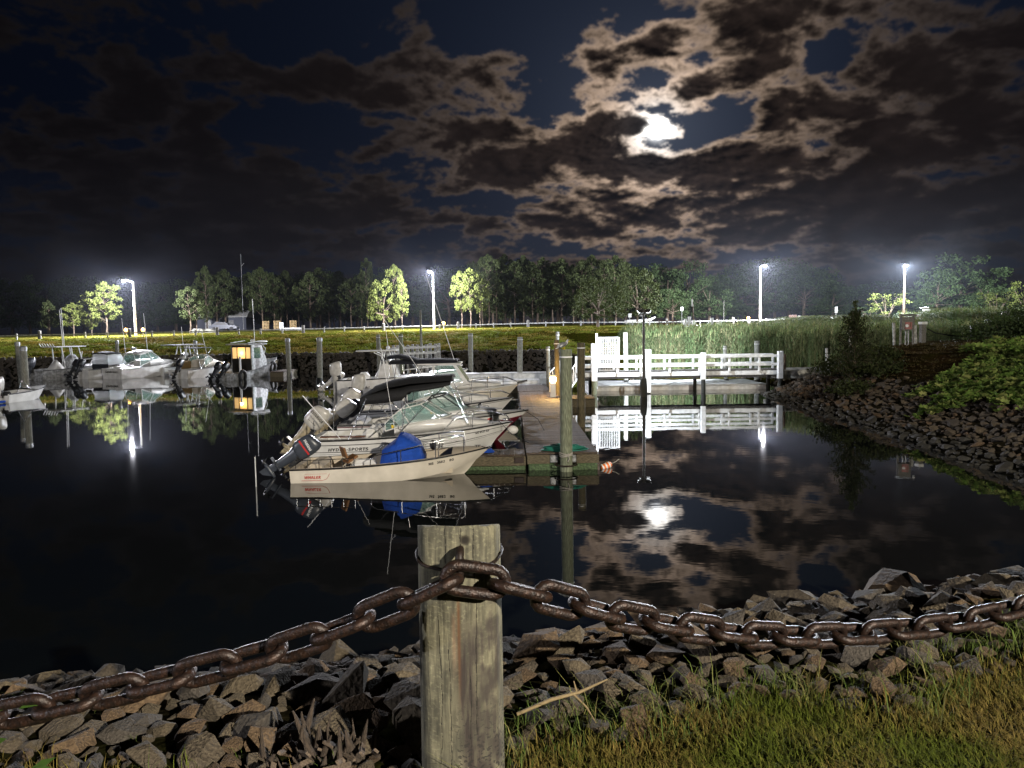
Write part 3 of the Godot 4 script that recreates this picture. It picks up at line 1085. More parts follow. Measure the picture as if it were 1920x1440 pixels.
# ------------------------------------------------------------------ low plants
func blades(count: int, h: float, spread: float, wide: float, droop: float) -> Mesh:
	var s := Shape.new()
	for i in count:
		var an := rng.randf() * TAU
		var foot := Vector3(rng.randf_range(-1, 1), 0, rng.randf_range(-1, 1)) * spread
		var out := Vector3(cos(an), 0, sin(an))
		var side := Vector3(-out.z, 0, out.x) * wide * rng.randf_range(0.6, 1.1)
		var tall := h * rng.randf_range(0.55, 1.1)
		var p1 := foot + out * tall * droop * 0.3 + Vector3.UP * tall * 0.55
		var p2 := foot + out * tall * droop + Vector3.UP * tall * (1.0 - droop * 0.25)
		s.tri(foot - side, p1 - side * 0.8, foot + side)
		s.tri(foot + side, p1 - side * 0.8, p1 + side * 0.8)
		s.tri(p1 - side * 0.8, p2, p1 + side * 0.8)
	return s.mesh()


func placed(x: float, z: float, lift: float, size: Vector3) -> Transform3D:
	return Transform3D(Basis(Vector3.UP, rng.randf() * TAU) * Basis.from_scale(size), Vector3(x, ground(x, z) + lift, z))


func lawn_edge(x: float) -> float:
	# where the near lawn gives way to stones
	return -2.15 - 0.35 * clampf(x + 0.1, 0.0, 9.0) - 0.12 * sin(x * 3.1) - 0.07 * sin(x * 7.7 + 1.0) if x > -0.4 else -1.93 + 0.25 * (x + 0.4)


func make_grass() -> void:
	rng.seed = 41
	var tuft := blades(10, 0.046, 0.045, 0.0019, 0.8)
	var where := []
	var cols := []
	for i in 52000:
		var x := rng.randf_range(-2.6, 5.2)
		var z := rng.randf_range(-3.9, -0.9)
		var edge := lawn_edge(x)
		if z < edge + rng.randfn() * 0.07:
			continue
		var tall := 0.75 + 0.5 * bump.get_noise_2d(x * 20.0, z * 20.0) + (0.75 * exp(-(z - edge) * 5.0))
		where.append(placed(x, z, -0.005, Vector3(1, maxf(tall, 0.35), 1)))
		var dry := clampf(0.45 + bump.get_noise_2d(x * 11.0 + 9.0, z * 11.0) * 1.5 + rng.randfn() * 0.22, 0.0, 1.0)
		var c := Color(0.075, 0.095, 0.013).lerp(Color(0.165, 0.115, 0.036), dry * 0.85) * rng.randf_range(0.65, 1.35)
		c.a = 1
		cols.append(c)
	scatter("lawn_grass", tuft, M.blade, where, cols)
	# longer weeds where the mower does not reach
	var weed := blades(7, 0.2, 0.05, 0.0024, 0.8)
	where = []
	cols = []
	for i in 420:
		var x := rng.randf_range(-0.25, 5.0)
		var z := lawn_edge(x) - rng.randf_range(-0.12, 0.32)
		where.append(placed(x, z, 0.0, Vector3.ONE * rng.randf_range(0.35, 0.9)))
		cols.append(Color(0.06, 0.1, 0.02).lerp(Color(0.2, 0.16, 0.07), rng.randf() * rng.randf()))
	for i in 26:
		var x := rng.randf_range(-2.2, -0.4)
		where.append(placed(x, rng.randf_range(-3.0, -1.8), 0.0, Vector3.ONE * rng.randf_range(0.2, 0.5)))
		cols.append(Color(0.07, 0.1, 0.02))
	scatter("edge_weeds", weed, M.blade, where, cols)
	# the far bank and lawns
	var clump := blades(16, 0.22, 0.32, 0.03, 0.8)
	where = []
	cols = []
	for i in 26000:
		var x := rng.randf_range(-78, 20)
		var z := rng.randf_range(-97, -69)
		var d := inland(x, z)
		if d < 3.3 or (d > 14.0 and rng.randf() < 0.7):
			continue
		if z > -60.0 and x > 0.0:
			continue
		var size := rng.randf_range(0.6, 1.25) * (1.0 if d < 14.0 else 0.5) * (1.0 + 0.8 * bump.get_noise_2d(x * 2.2, z * 2.2))
		where.append(Transform3D(Basis(Vector3.UP, rng.randf() * TAU) * Basis.from_scale(Vector3(size, size * 0.85, size)), Vector3(x, ground_d(x, z, d) - 0.03, z)))
		var dry := clampf(0.4 + bump.get_noise_2d(x * 1.2 + 9.0, z * 2.4) * 1.7 + rng.randfn() * 0.2, 0.0, 1.0)
		var c := Color(0.16, 0.2, 0.024).lerp(Color(0.27, 0.2, 0.05), dry) * rng.randf_range(0.75, 1.2)
		c.a = 1
		cols.append(c)
	for i in 5200:
		var x := rng.randf_range(14, 32)
		var z := rng.randf_range(-47, -24)
		var d := inland(x, z)
		if d < 3.0: continue
		var size := rng.randf_range(0.3, 0.8)
		where.append(Transform3D(Basis(Vector3.UP, rng.randf() * TAU) * Basis.from_scale(Vector3(size, size * 0.6, size)), Vector3(x, ground_d(x, z, d) - 0.02, z)))
		var c := Color(0.055, 0.05, 0.018).lerp(Color(0.08, 0.055, 0.028), rng.randf()) * rng.randf_range(0.6, 1.2)
		c.a = 1
		cols.append(c)
	scatter("bank_grass", clump, M.blade, where, cols)


func reed_mesh() -> Mesh:
	var s := Shape.new()
	for i in 12:
		var foot := Vector3(rng.randf_range(-0.35, 0.35), 0, rng.randf_range(-0.35, 0.35))
		var an := rng.randf() * TAU
		var lean := Vector3(cos(an), 0, sin(an)) * rng.randf_range(0.05, 0.3)
		var tall := rng.randf_range(1.7, 2.7)
		var side := Vector3(cos(an + 1.6), 0, sin(an + 1.6)) * 0.012
		var top := foot + lean + Vector3.UP * tall
		var stem := rng.randf_range(0.8, 1.15)
		s.col = Color(stem, stem, stem * 0.9)
		s.tri(foot - side, top, foot + side)
		if i % 3 == 0:
			s.col = Color(1.5, 1.1, 0.9)
			s.tri(top + side * 2, top + Vector3.UP * 0.28 + lean * 0.4, top - side * 2)
		for j in 7:
			var u := rng.randf_range(0.2, 0.98)
			var p := foot.lerp(top, u)
			var b := rng.randf() * TAU
			var out := Vector3(cos(b), rng.randf_range(0.1, 1.0), sin(b)) * rng.randf_range(0.25, 0.5)
			var w := Vector3(-sin(b), 0, cos(b)) * 0.022
			var k := rng.randf_range(0.6, 1.25)
			s.col = Color(k, k, k)
			s.tri(p - w, p + out, p + w)
	return s.mesh()


func make_reeds() -> void:
	rng.seed = 55
	var meshes := [reed_mesh(), reed_mesh()]
	for part_ in 2:
		var where := []
		var cols := []
		for i in 5200:
			var x := 0.0
			var z := 0.0
			if part_ == 0:
				z = rng.randf_range(-75, -49)
				x = rng.randf_range(8.5 - (z + 49) * 0.1, 34)
			else:
				z = rng.randf_range(-84, -60)
				x = rng.randf_range(39, 72) + (z + 70) * -0.3
			var d := inland(x, z)
			if d < 1.6 or d > 26.0:
				if part_ == 0: continue
			if part_ == 0 and x < 10.0 + rng.randfn() * 0.5 and z < -62.0:
				continue
			if x < 24.0 and z > -50.5 - (24.0 - x) * 0.3 and x > 17.5:
				pass
			var base := ground_d(x, z, d)
			var cap: float = (3.75 if part_ == 0 else 4.75) + rng.randfn() * 0.22 + 0.35 * bump.get_noise_2d(x * 2.0, z * 2.0)
			var tall: float = clampf((cap - base) / 2.7, 0.35, 1.12)
			where.append(Transform3D(Basis(Vector3.UP, rng.randf() * TAU) * Basis.from_scale(Vector3(1, tall, 1)), Vector3(x, base - 0.05, z)))
			var dry := clampf(0.3 + rng.randfn() * 0.3, 0, 1)
			var c := Color(0.12, 0.19, 0.085).lerp(Color(0.3, 0.27, 0.16), dry) * rng.randf_range(0.55, 1.5)
			c.a = 1
			cols.append(c)
		scatter("reeds", meshes[part_], M.reed, where, cols)


func make_ground_cover() -> void:
	rng.seed = 61
	var s := Shape.new()
	for i in 7:
		var an := i * 0.9 + rng.randf()
		var out := Vector3(cos(an), rng.randf_range(0.1, 0.7), sin(an)).normalized()
		var side := Vector3(-sin(an), 0, cos(an)) * 0.045
		var a := out * 0.03
		var m := out * 0.085 + Vector3.UP * 0.012
		var b := out * 0.15
		var k := rng.randf_range(0.75, 1.2)
		s.col = Color(k, k, k)
		s.tri(a, m + side, b)
		s.tri(a, b, m - side)
	var where := []
	var cols := []
	for i in 36000:
		var x := rng.randf_range(8.0, 27.0)
		var z := rng.randf_range(-31.0, -9.0)
		var d := inland(x, z)
		var edge := 2.35 + 0.7 * sin(z * 0.8) + 0.6 * sin(z * 2.3) + rng.randfn() * 0.25
		if z < -28.0: edge += (-28.0 - z) * 1.2
		if z > -14.0: edge += (z + 14.0) * 0.7
		if d < edge or d > 9.5 + rng.randfn():
			continue
		var lift := 0.12 + 0.32 * (0.5 + bump.get_noise_2d(x * 8.0, z * 8.0)) * rng.randf()
		var size := rng.randf_range(0.7, 1.5)
		where.append(Transform3D(Basis.from_euler(Vector3(rng.randfn() * 0.35, rng.randf() * TAU, rng.randfn() * 0.35)) * Basis.from_scale(Vector3.ONE * size), Vector3(x, ground_d(x, z, d) + lift, z)))
		var c := Color(0.075, 0.13, 0.025).lerp(Color(0.2, 0.2, 0.07), rng.randf() * rng.randf()) * rng.randf_range(0.7, 1.3)
		c.a = 1
		cols.append(c)
	scatter("ground_cover", s.mesh(), M.groundleaf, where, cols)
	# the dark rose bushes on the crest, with an orange and a pale flower
	rng.seed = 66
	var b := thing("rose_bush", "dark rose bush with an orange flower on the right crest", "bush", Vector3(26.2, ground(26.2, -37.5), -37.5))
	bush(b, 1.9, 1.5, 5200, "leaf_broadleaf", 0.8)
	var f := Shape.new()
	f.ball(Vector3(-1.0, 1.12, 1.5), Vector3(0.09, 0.07, 0.09), 8, 5)
	part("flower", f, M.orange_float, b)
	b = thing("rose_bush", "dark low rose bush spreading left of the bush with the orange flower", "bush", Vector3(23.6, ground(23.6, -36.0), -36.0))
	bush(b, 1.6, 1.05, 3600, "leaf_broadleaf", 0.8)
	b = thing("rose_bush", "dark rose bush nearest the right edge, below the crest", "bush", Vector3(25.3, ground(25.3, -33.5), -33.5))
	bush(b, 1.8, 1.3, 4200, "leaf_broadleaf", 0.8)


# ------------------------------------------------------------------ stones
func stone_mesh(n: int, flat: float) -> Mesh:
	var pts := []
	for i in n:
		var d := Vector3(rng.randfn(), rng.randfn(), rng.randfn()).normalized() * rng.randf_range(0.85, 1.1)
		pts.append(d * Vector3(0.58, 0.42 * flat, 0.5))
	var s := Shape.new()
	s.stone(pts)
	return s.mesh()


func stones_on(parent: Node, variants: Array, spots: Array, most: int, look := "stone_%d") -> void:
	# spots: [x, z, size, lift]; the largest to the eye are single stones, the rest one mass
	spots.sort_custom(func(a, b): return a[2] / Vector2(a[0], a[1]).length() > b[2] / Vector2(b[0], b[1]).length())
	var where := []
	var wet := []
	for i in spots.size():
		var q: Array = spots[i]
		var y: float = ground(q[0], q[1]) + q[3]
		var t := Transform3D(Basis.from_euler(Vector3(rng.randf_range(-0.5, 0.5), rng.randf() * TAU, rng.randf_range(-0.5, 0.5))) * Basis.from_scale(Vector3(q[2] * rng.randf_range(0.85, 1.3), q[2] * rng.randf_range(0.65, 1.0), q[2] * rng.randf_range(0.8, 1.1))), Vector3(q[0], y, q[1]))
		if i < most:
			put("stone", variants[rng.randi() % variants.size()], M.stone_wet if y < 0.28 + 0.1 * sin(q[0] * 3.0) else M[look % (rng.randi() % 4)], parent, t)
		else:
			(wet if y < 0.26 else where).append(t)
	if wet.size():
		scatter("wet_stones", variants[0], M.stone_wet, wet, [], parent)
	if where.size():
		var n := variants.size()
		var lots := []
		for k in n: lots.append([])
		for i in where.size(): lots[i % n].append(where[i])
		for k in mini(n, 4):
			var all := []
			for j in range(k, n, 4): all.append_array(lots[j])
			scatter("stones", variants[k], M[look % k], all, [], parent)


func bank_of(called: String, label: String) -> Node3D:
	var o := Node3D.new()
	o.name = numbered(called)
	add_child(o, true)
	o.set_meta("label", label)
	return structure(o)


func make_stones() -> void:
	rng.seed = 71
	var variants := []
	for i in 10:
		variants.append(stone_mesh(13 + i % 5, 0.75 + 0.05 * (i % 4)))
	var near := bank_of("near_stone_bank", "bank of broken stones under the chain fence")
	var spots := []
	var near_cell := {}
	var tries := 0
	while tries < 34000 and spots.size() < 4200:
		tries += 1
		var x := rng.randf_range(-5.5, 10.0)
		var z := rng.randf_range(-10.5, -1.75) if tries % 3 == 0 or x > 2.5 else rng.randf_range(-5.2, -1.75)
		if z > lawn_edge(x) - 0.02:
			continue
		var d := inland(x, z)
		if d < -0.6:
			continue
		var size: float = rng.randf_range(0.11, 0.2) if tries < 4500 else rng.randf_range(0.05, 0.12)
		if rng.randf() < 0.05: size *= 1.8
		if z < -5.2: size *= 1.9
		size *= lerpf(0.55, 1.0, clampf((lawn_edge(x) - z) * 2.0, 0.0, 1.0))
		var key := Vector2i(int(x * 3 + 100), int(z * 3))
		var ok := true
		for i in [-1, 0, 1]:
			for j in [-1, 0, 1]:
				for q in near_cell.get(key + Vector2i(i, j), []):
					if Vector2(q[0] - x, q[1] - z).length() < (q[2] + size) * 0.35:
						ok = false
		if ok:
			var q := [x, z, size, size * rng.randf_range(0.1, 0.3)]
			spots.append(q)
			if not near_cell.has(key): near_cell[key] = []
			near_cell[key].append(q)
	stones_on(near, variants, spots, 300)
	var right := bank_of("right_stone_bank", "bank of rounded stones along the right shore")
	spots = []
	tries = 0
	var cell := {}
	while tries < 32000 and spots.size() < 3400:
		tries += 1
		var z := rng.randf_range(-43.5, -11.0)
		var x := rng.randf_range(7.0, 21.0)
		var d := inland(x, z)
		if d < -0.5 or d > 2.9 + bump.get_noise_2d(x * 4.0, z * 4.0) * 1.2 + (1.6 if z > -15.0 else 0.0):
			continue
		var size := 0.14 + 0.3 * pow(rng.randf(), 2.0)
		var key := Vector2i(int(x * 2), int(z * 2))
		var ok := true
		for i in [-1, 0, 1]:
			for j in [-1, 0, 1]:
				for q in cell.get(key + Vector2i(i, j), []):
					if Vector2(q[0] - x, q[1] - z).length() < (q[2] + size) * 0.36:
						ok = false
		if ok:
			var q := [x, z, size, size * 0.12]
			spots.append(q)
			if not cell.has(key): cell[key] = []
			cell[key].append(q)
	var worn := []
	for i in 8:
		worn.append(stone_mesh(22 + i, 0.8))
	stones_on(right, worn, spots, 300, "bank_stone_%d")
	# the dark rubble wall under the far lawn
	var wall := bank_of("far_stone_wall", "dark rubble wall under the far grass bank")
	var lots := [[], []]
	for i in 5200:
		var x := rng.randf_range(-72, 4.6)
		var d := rng.randf_range(-0.25, 2.1)
		var z := -66.0 - 3.5 * smoothstep(-62, -8, x)
		# step inland from the shore line
		var z0 := z
		for k in 4:
			z0 -= d - inland(x, z0)
		var size := rng.randf_range(0.2, 0.5)
		lots[i % 2].append(Transform3D(Basis.from_euler(Vector3(rng.randf() * 3, rng.randf() * TAU, 0)) * Basis.from_scale(Vector3.ONE * size), Vector3(x, ground_d(x, z0, d) + 0.03, z0)))
	for k in 2:
		scatter("stones", variants[k * 3], M.stone_dark, lots[k], [], wall)
	lots = []
	for i in 260:
		var x := rng.randf_range(8.0, 24.0)
		var z := rng.randf_range(-56, -43)
		var d := inland(x, z)
		if d < 0.0 or d > 1.6: continue
		lots.append(Transform3D(Basis.from_euler(Vector3(rng.randf() * 3, rng.randf() * TAU, 0)) * Basis.from_scale(Vector3.ONE * rng.randf_range(0.2, 0.45)), Vector3(x, ground_d(x, z, d) + 0.05, z)))
	scatter("stones", variants[5], M.stone_0, lots, [], right)


# ------------------------------------------------------------------ the chain fence in front
func make_post_texture() -> ImageTexture:
	# grain, checks, lichen, weathering and the rust that has run down from the staple
	var w := 512
	var h := 1024
	var im := Image.create_empty(w, h, false, Image.FORMAT_RGB8)
	var n := FastNoiseLite.new()
	n.seed = 8
	n.frequency = 0.01
	n.fractal_octaves = 5
	var l := FastNoiseLite.new()
	l.seed = 19
	l.frequency = 0.02
	l.fractal_octaves = 4
	for y in h:
		for x in w:
			var fibre: float = n.get_noise_2d(x * 9.0, y * 0.45)
			var cloud: float = l.get_noise_2d(x * 0.6, y * 0.3)
			var speck: float = l.get_noise_2d(x * 4.0 + 500, y * 3.0)
			var c := Color(0.39, 0.375, 0.305)
			c = c.lerp(Color(0.3, 0.29, 0.24), clampf(0.5 + cloud * 1.6, 0, 1))
			c = c.lerp(Color(0.5, 0.49, 0.39), clampf(speck * 1.4 - 0.1, 0, 1) * 0.7)
			c *= 1.0 + fibre * 0.4
			# u 0.25 faces the camera; v runs from the foot up
			var u := float(x) / w
			var v := 1.0 - float(y) / h
			# a dark weathered run to the right of the middle
			var run := exp(-pow((u - 0.285 - 0.01 * sin(v * 9.0)) / 0.03, 2.0)) * smoothstep(0.74, 0.5, v) * (0.75 + fibre * 1.2)
			c = c.lerp(Color(0.17, 0.14, 0.13), clampf(run * 1.15, 0, 0.9))
			c = c.lerp(Color(0.19, 0.165, 0.15), clampf(smoothstep(0.262, 0.33, u) * smoothstep(0.46, 0.4, u) * smoothstep(0.86, 0.6, v) * (0.45 + cloud * 1.4 + fibre), 0.0, 0.8))
			var spots := smoothstep(0.1, 0.28, speck + 0.3 * fibre - 0.05) * smoothstep(0.16, 0.28, u) * smoothstep(0.55, 0.2, v)
			c = c.lerp(Color(0.13, 0.12, 0.11), spots * 0.8)
			# rust
			var rust := exp(-pow((u - 0.253) / 0.006, 2.0)) * smoothstep(0.8, 0.72, v) * smoothstep(0.35, 0.6, v)
			c = c.lerp(Color(0.33, 0.19, 0.09), clampf(rust * 0.7, 0, 1))
			var pink := exp(-pow((u - 0.235) / 0.008, 2.0)) * smoothstep(0.74, 0.68, v) * smoothstep(0.45, 0.62, v)
			c = c.lerp(Color(0.5, 0.36, 0.27), clampf(pink * 0.4, 0, 1))
			# long checks in the wood
			for k in [[0.205, 0.75, 0.995, 0.0016], [0.218, 0.0, 0.6, 0.0014], [0.315, 0.3, 0.995, 0.002], [0.27, 0.85, 0.995, 0.0022], [0.29, 0.05, 0.5, 0.0016], [0.18, 0.2, 0.7, 0.0013], [0.6, 0.1, 0.9, 0.002], [0.85, 0.2, 0.8, 0.002]]:
				if v > k[1] and v < k[2] and absf(u - k[0] - 0.012 * n.get_noise_2d(y * 0.35, k[0] * 900.0)) < k[3] * (0.4 + 1.6 * absf(n.get_noise_2d(y * 1.3, k[0] * 300.0 + 70.0))):
					c = c.lerp(Color(0.09, 0.08, 0.06), 0.75)
			# a knot near the top
			var kn := Vector2((u - 0.282) * 14.0, (v - 0.955) * 16.0).length()
			c = c.lerp(Color(0.1, 0.08, 0.05), smoothstep(0.34, 0.1, kn))
			im.set_pixel(x, y, c)
	return ImageTexture.create_from_image(im)


func make_chain_fence() -> void:
	var x := -0.165
	var z := -2.19
	var foot := ground(x, z) - 0.05
	var top := 3.245
	var t := thing("fence_post", "weathered grey wooden fence post in the foreground with a chain stapled to it", "post", Vector3(x, foot, z))
	var s := Shape.new()
	var rows := []
	for i in 61:
		var v := i / 60.0
		var ring := PackedVector3Array()
		for j in 48:
			var a := -TAU * j / 48.0 + PI  # u = 0.25 looks at the camera
			var ca := cos(a)
			var sa := sin(a)
			# a round post with its faces sawn a little flat
			var r := 0.121 / pow(pow(absf(ca), 5.0) + pow(absf(sa), 5.0), 0.2)
			r *= 1.0 - 0.1 * pow(sin(2 * a), 2.0)
			r += 0.0016 * sin(a * 11.0 + v * 2.0) + 0.0012 * sin(a * 23.0)
			var y := v * (top - foot)
			y = minf(y, top - foot + 0.003 * sin(a * 5.0) + 0.002 * sin(a * 13.0) + 0.036 * sin(a) - 0.03)
			if i == 60: r -= 0.008
			r *= 1.0 + 0.035 * (1.0 - v)
			ring.append(Vector3(r * ca, y, r * sa))
		rows.append(ring)
	s.sheet(rows, true)
	s.cap(rows[-1], false)
	var m := mat("post_wood", Color.WHITE, 0.88)
	m.albedo_texture = make_post_texture()
	m.uv1_scale = Vector3(1, -1, 1)
	m.uv1_offset = Vector3(0, 1, 0)
	m.heightmap_enabled = true
	m.heightmap_scale = 0.7
	m.heightmap_texture = m.albedo_texture
	part("post_body", s, m, t)
	var rust: Material = M.chain_iron
	# an iron strap round the post and the staple that holds the chain
	s = Shape.new()
	var ring := []
	for j in 40:
		var a := TAU * j / 40.0
		var r := 0.1275 / pow(pow(absf(cos(a)), 5.0) + pow(absf(sin(a)), 5.0), 0.2) * (1.0 - 0.1 * pow(sin(2 * a), 2.0))
		ring.append(Vector3(r * cos(a), top - foot - 0.105 - 0.016 * sin(a) + 0.004 * sin(a * 3), r * sin(a)))
	s.tube(ring, 0.0045, 6, true)
	part("strap", s, M.band_iron, t)
	s = Shape.new()
	s.tube([Vector3(0.012, top - foot - 0.065, 0.10), Vector3(0.013, top - foot - 0.06, 0.15), Vector3(0.013, top - foot - 0.07, 0.172), Vector3(0.014, top - foot - 0.11, 0.176), Vector3(0.014, top - foot - 0.14, 0.17), Vector3(0.014, top - foot - 0.15, 0.1)], [0.009, 0.012, 0.012, 0.011, 0.01, 0.009], 8)
	part("staple", s, M.band_iron, t)
	# its neighbours along the lawn's edge
	for q in [[-3.75, -2.17, "weathered fence post at the left end of the hanging chain"], [4.12, -3.97, "weathered fence post at the right end of the hanging chain"]]:
		var o := copy_of(t, q[2])
		o.position = Vector3(q[0], ground(q[0], q[1]) - 0.05, q[1])
	# the chain, link after link along its sag
	var c := thing("chain", "heavy rusty iron chain hanging across the foreground from the wooden post", "chain", Vector3(-0.15, 3.13, -2.03))
	var line := []
	for p in [[-3.72, 3.1], [-3.4, 2.93], [-2.9, 2.75], [-2.4, 2.66], [-2.0, 2.645], [-1.75, 2.67], [-1.52, 2.71], [-1.30, 2.752], [-1.08, 2.80], [-0.83, 2.86], [-0.62, 2.92], [-0.42, 3.0], [-0.26, 3.07], [-0.15, 3.125]]:
		line.append(Vector3(p[0], p[1], -2.05 + 0.06 * exp(-pow((p[0] + 0.15) * 3.0, 2.0)) - 0.01))
	for p in [[-0.03, 3.085, -2.03], [0.12, 3.02, -2.10], [0.31, 2.93, -2.2], [0.55, 2.84, -2.32], [0.81, 2.76, -2.44], [1.12, 2.70, -2.57], [1.46, 2.655, -2.72], [1.73, 2.635, -2.83], [2.16, 2.645, -3.0], [2.6, 2.69, -3.18], [3.2, 2.82, -3.45], [3.7, 2.97, -3.66], [4.1, 3.12, -3.83]]:
		line.append(Vector3(p[0], p[1], p[2]))
	var at := 13
	var curve := Curve3D.new()
	for i in line.size():
		var tan: Vector3 = (line[mini(i + 1, line.size() - 1)] - line[maxi(i - 1, 0)]) * 0.16
		if i == at:
			curve.add_point(line[i], -(line[at] - line[at - 1]) * 0.3, (line[at + 1] - line[at]) * 0.3)
		else:
			curve.add_point(line[i], -tan, tan)
	var link := Shape.new()
	var pts := []
	var hl := 0.048
	var hw := 0.0375
	for j in 9:
		var a := -PI / 2 + PI * j / 8.0
		pts.append(Vector3(hl + hw * cos(a), hw * sin(a), 0))
	for j in 9:
		var a := PI / 2 + PI * j / 8.0
		pts.append(Vector3(-hl + hw * cos(a), hw * sin(a), 0))
	link.tube(pts, 0.0163, 10, true)
	var lm := link.mesh()
	var length := curve.get_baked_length()
	var pitch := 0.138
	var mid := curve.get_closest_offset(line[at]) + 0.045
	rng.seed = 5
	var k := -int(mid / pitch)
	while mid + k * pitch < length:
		var o := mid + k * pitch
		var a := curve.sample_baked(maxf(o - 0.06, 0))
		var b := curve.sample_baked(minf(o + 0.06, length))
		var dir := (b - a).normalized()
		var side := Vector3(dir.z, 0, -dir.x).normalized()
		var upv := side.cross(dir) * -1.0
		if upv.y < 0: upv = -upv
		var roll := (0.3 if k % 2 == 0 else 0.15 + PI / 2) + rng.randf_range(-0.12, 0.12)
		if k == 0: roll = 0.12
		elif absi(k) == 1: roll = PI / 2 - 0.15
		var y := upv.rotated(dir, roll)
		var bs := Basis(dir, y, dir.cross(y))
		put("chain_link", lm, rust, c, Transform3D(bs, curve.sample_baked(clampf(o, 0, length)) - c.position))
		k += 1


func make_driftwood() -> void:
	# a broken stump among the stones, a dry twig in the grass
	rng.seed = 87
	var at := Vector3(-0.66, ground(-0.66, -2.3) + 0.0, -2.3)
	var t := thing("rotten_stump", "splintered rotten stump among the stones left of the wooden post", "stump", at)
	var s := Shape.new()
	for i in 46:
		var p := Vector3(rng.randf_range(-0.17, 0.2), -0.05, rng.randf_range(-0.12, 0.1))
		var tip := p + Vector3(rng.randf_range(-0.07, 0.07), rng.randf_range(0.07, 0.2), rng.randf_range(-0.05, 0.05))
		var w := rng.randf_range(0.006, 0.022)
		var side := Vector3(rng.randfn(), 0, rng.randfn()).normalized() * w
		s.tube([p, p.lerp(tip, 0.6) + side * 0.4, tip], [w, w * 0.8, w * 0.15], 5)
	grained(mat("rot_wood", lin(0.085, 0.06, 0.042), 0.9), T.grain, Vector3(14, 2, 14), 1.0, T.grain)
	part("splinters", s, M.rot_wood, t)
	s = Shape.new()
	for i in 22:
		var p := Vector3(rng.randf_range(-0.2, 0.22), rng.randf_range(0.0, 0.08), rng.randf_range(0.0, 0.15))
		s.box(p, Vector3(rng.randf_range(0.03, 0.09), 0.008, rng.randf_range(0.01, 0.02)), Basis.from_euler(Vector3(rng.randf(), rng.randf() * 3, rng.randf_range(-0.8, 0.8))))
	grained(mat("pale_chip", lin(0.19, 0.14, 0.1), 0.9), T.grain, Vector3.ONE * 8)
	part("wood_chips", s, M.pale_chip, t)
	var b := thing("dry_twig", "pale dry forked twig lying on the stones right of the wooden post", "twig", Vector3(0.12, ground(0.12, -2.55) + 0.1, -2.5))
	s = Shape.new()
	s.tube([Vector3(-0.12, -0.02, 0.03), Vector3(0.0, 0.015, 0.0), Vector3(0.1, 0.03, -0.02), Vector3(0.2, 0.065, -0.04)], [0.006, 0.007, 0.006, 0.003], 6)
	s.tube([Vector3(0.07, 0.03, -0.02), Vector3(0.12, -0.005, 0.02), Vector3(0.15, -0.05, 0.04)], [0.005, 0.004, 0.002], 5)
	s.tube([Vector3(0.09, 0.03, -0.02), Vector3(0.08, 0.07, -0.02)], [0.004, 0.002], 5)
	grained(mat("dry_stem", lin(0.23, 0.17, 0.085), 0.8), T.cloudy, Vector3.ONE * 8)
	part("stem", s, M.dry_stem, b)
	b = thing("bent_grass_stalk", "long arching dry stem over the stones at the lower left", "stem", Vector3(-0.95, ground(-0.95, -1.95) + 0.02, -1.95))
	s = Shape.new()
	s.tube([Vector3(-0.1, 0.0, 0.03), Vector3(0.0, 0.05, 0.0), Vector3(0.1, 0.06, -0.02), Vector3(0.2, 0.02, -0.02)], [0.004, 0.005, 0.005, 0.002], 5)
	part("stem", s, M.dry_stem, b)
	# broad leaves at the left edge
	b = thing("leafy_weed", "broad-leaved green weed at the lower left edge", "weed", Vector3(-1.42, ground(-1.42, -1.9), -1.95))
	s = Shape.new()
	for i in 16:
		var an := i * 2.4
		var h := rng.randf_range(0.04, 0.34)
		var p := Vector3(cos(an) * 0.07, h, sin(an) * 0.07)
		var out := Vector3(cos(an), rng.randf_range(-0.3, 0.4), sin(an)) * 0.07
		var side := Vector3(-sin(an), 0, cos(an)) * 0.026
		s.col = Color(0.06, 0.12, 0.02)
		s.tri(p, p + out * 0.5 + side, p + out)
		s.tri(p, p + out, p + out * 0.5 - side)
	part("leaf_spray", s, M.groundleaf, b)


# ------------------------------------------------------------------ piles, docks and railings
func pile(label: String, x: float, z: float, top: float, r: float, wood: String, cap := "", weed := true) -> Node3D:
	var t := thing("mooring_pile", label, "pile", Vector3(x, 0, z), rng.randf() * TAU, "mooring piles in the harbour")
	var s := Shape.new()
	var lean := Vector3(rng.randf_range(-0.03, 0.03), 0, rng.randf_range(-0.02, 0.02))
	var prof := []
	for i in 7:
		prof.append(Vector3(0, -1.5 + (top + 1.5) * i / 6.0, 0) + lean * i)
	s.tube(prof, [r * 1.06, r * 1.05, r * 1.03, r * 1.01, r, r * 0.98, r * 0.96], 16)
	part("shaft", s, M[wood], t)
	if cap:
		s = Shape.new()
		var k: Transform3D = Transform3D(Basis(), lean * 6 + Vector3(0, top, 0))
		s.lathe([Vector2(r * 1.05, -0.22), Vector2(r * 1.06, 0.0), Vector2(r * 0.8, 0.05), Vector2(0.001, 0.09)], 16, k)
		part("cap", s, M[cap], t)
	else:
		s = Shape.new()
		s.lathe([Vector2(r * 1.0, -0.215), Vector2(r * 1.03, -0.21), Vector2(r * 1.03, -0.185), Vector2(r * 1.0, -0.18)], 16, Transform3D(Basis(), lean * 5.7 + Vector3(0, top, 0)))
		part("reflective_band", s, M.white_print, t)
	if weed:
		s = Shape.new()
		s.lathe([Vector2(r * 1.1, -0.4), Vector2(r * 1.18, 0.1), Vector2(r * 1.12, 0.32), Vector2(r * 1.03, 0.4)], 14)
		part("weed_skirt", s, M.weed, t)
	return t


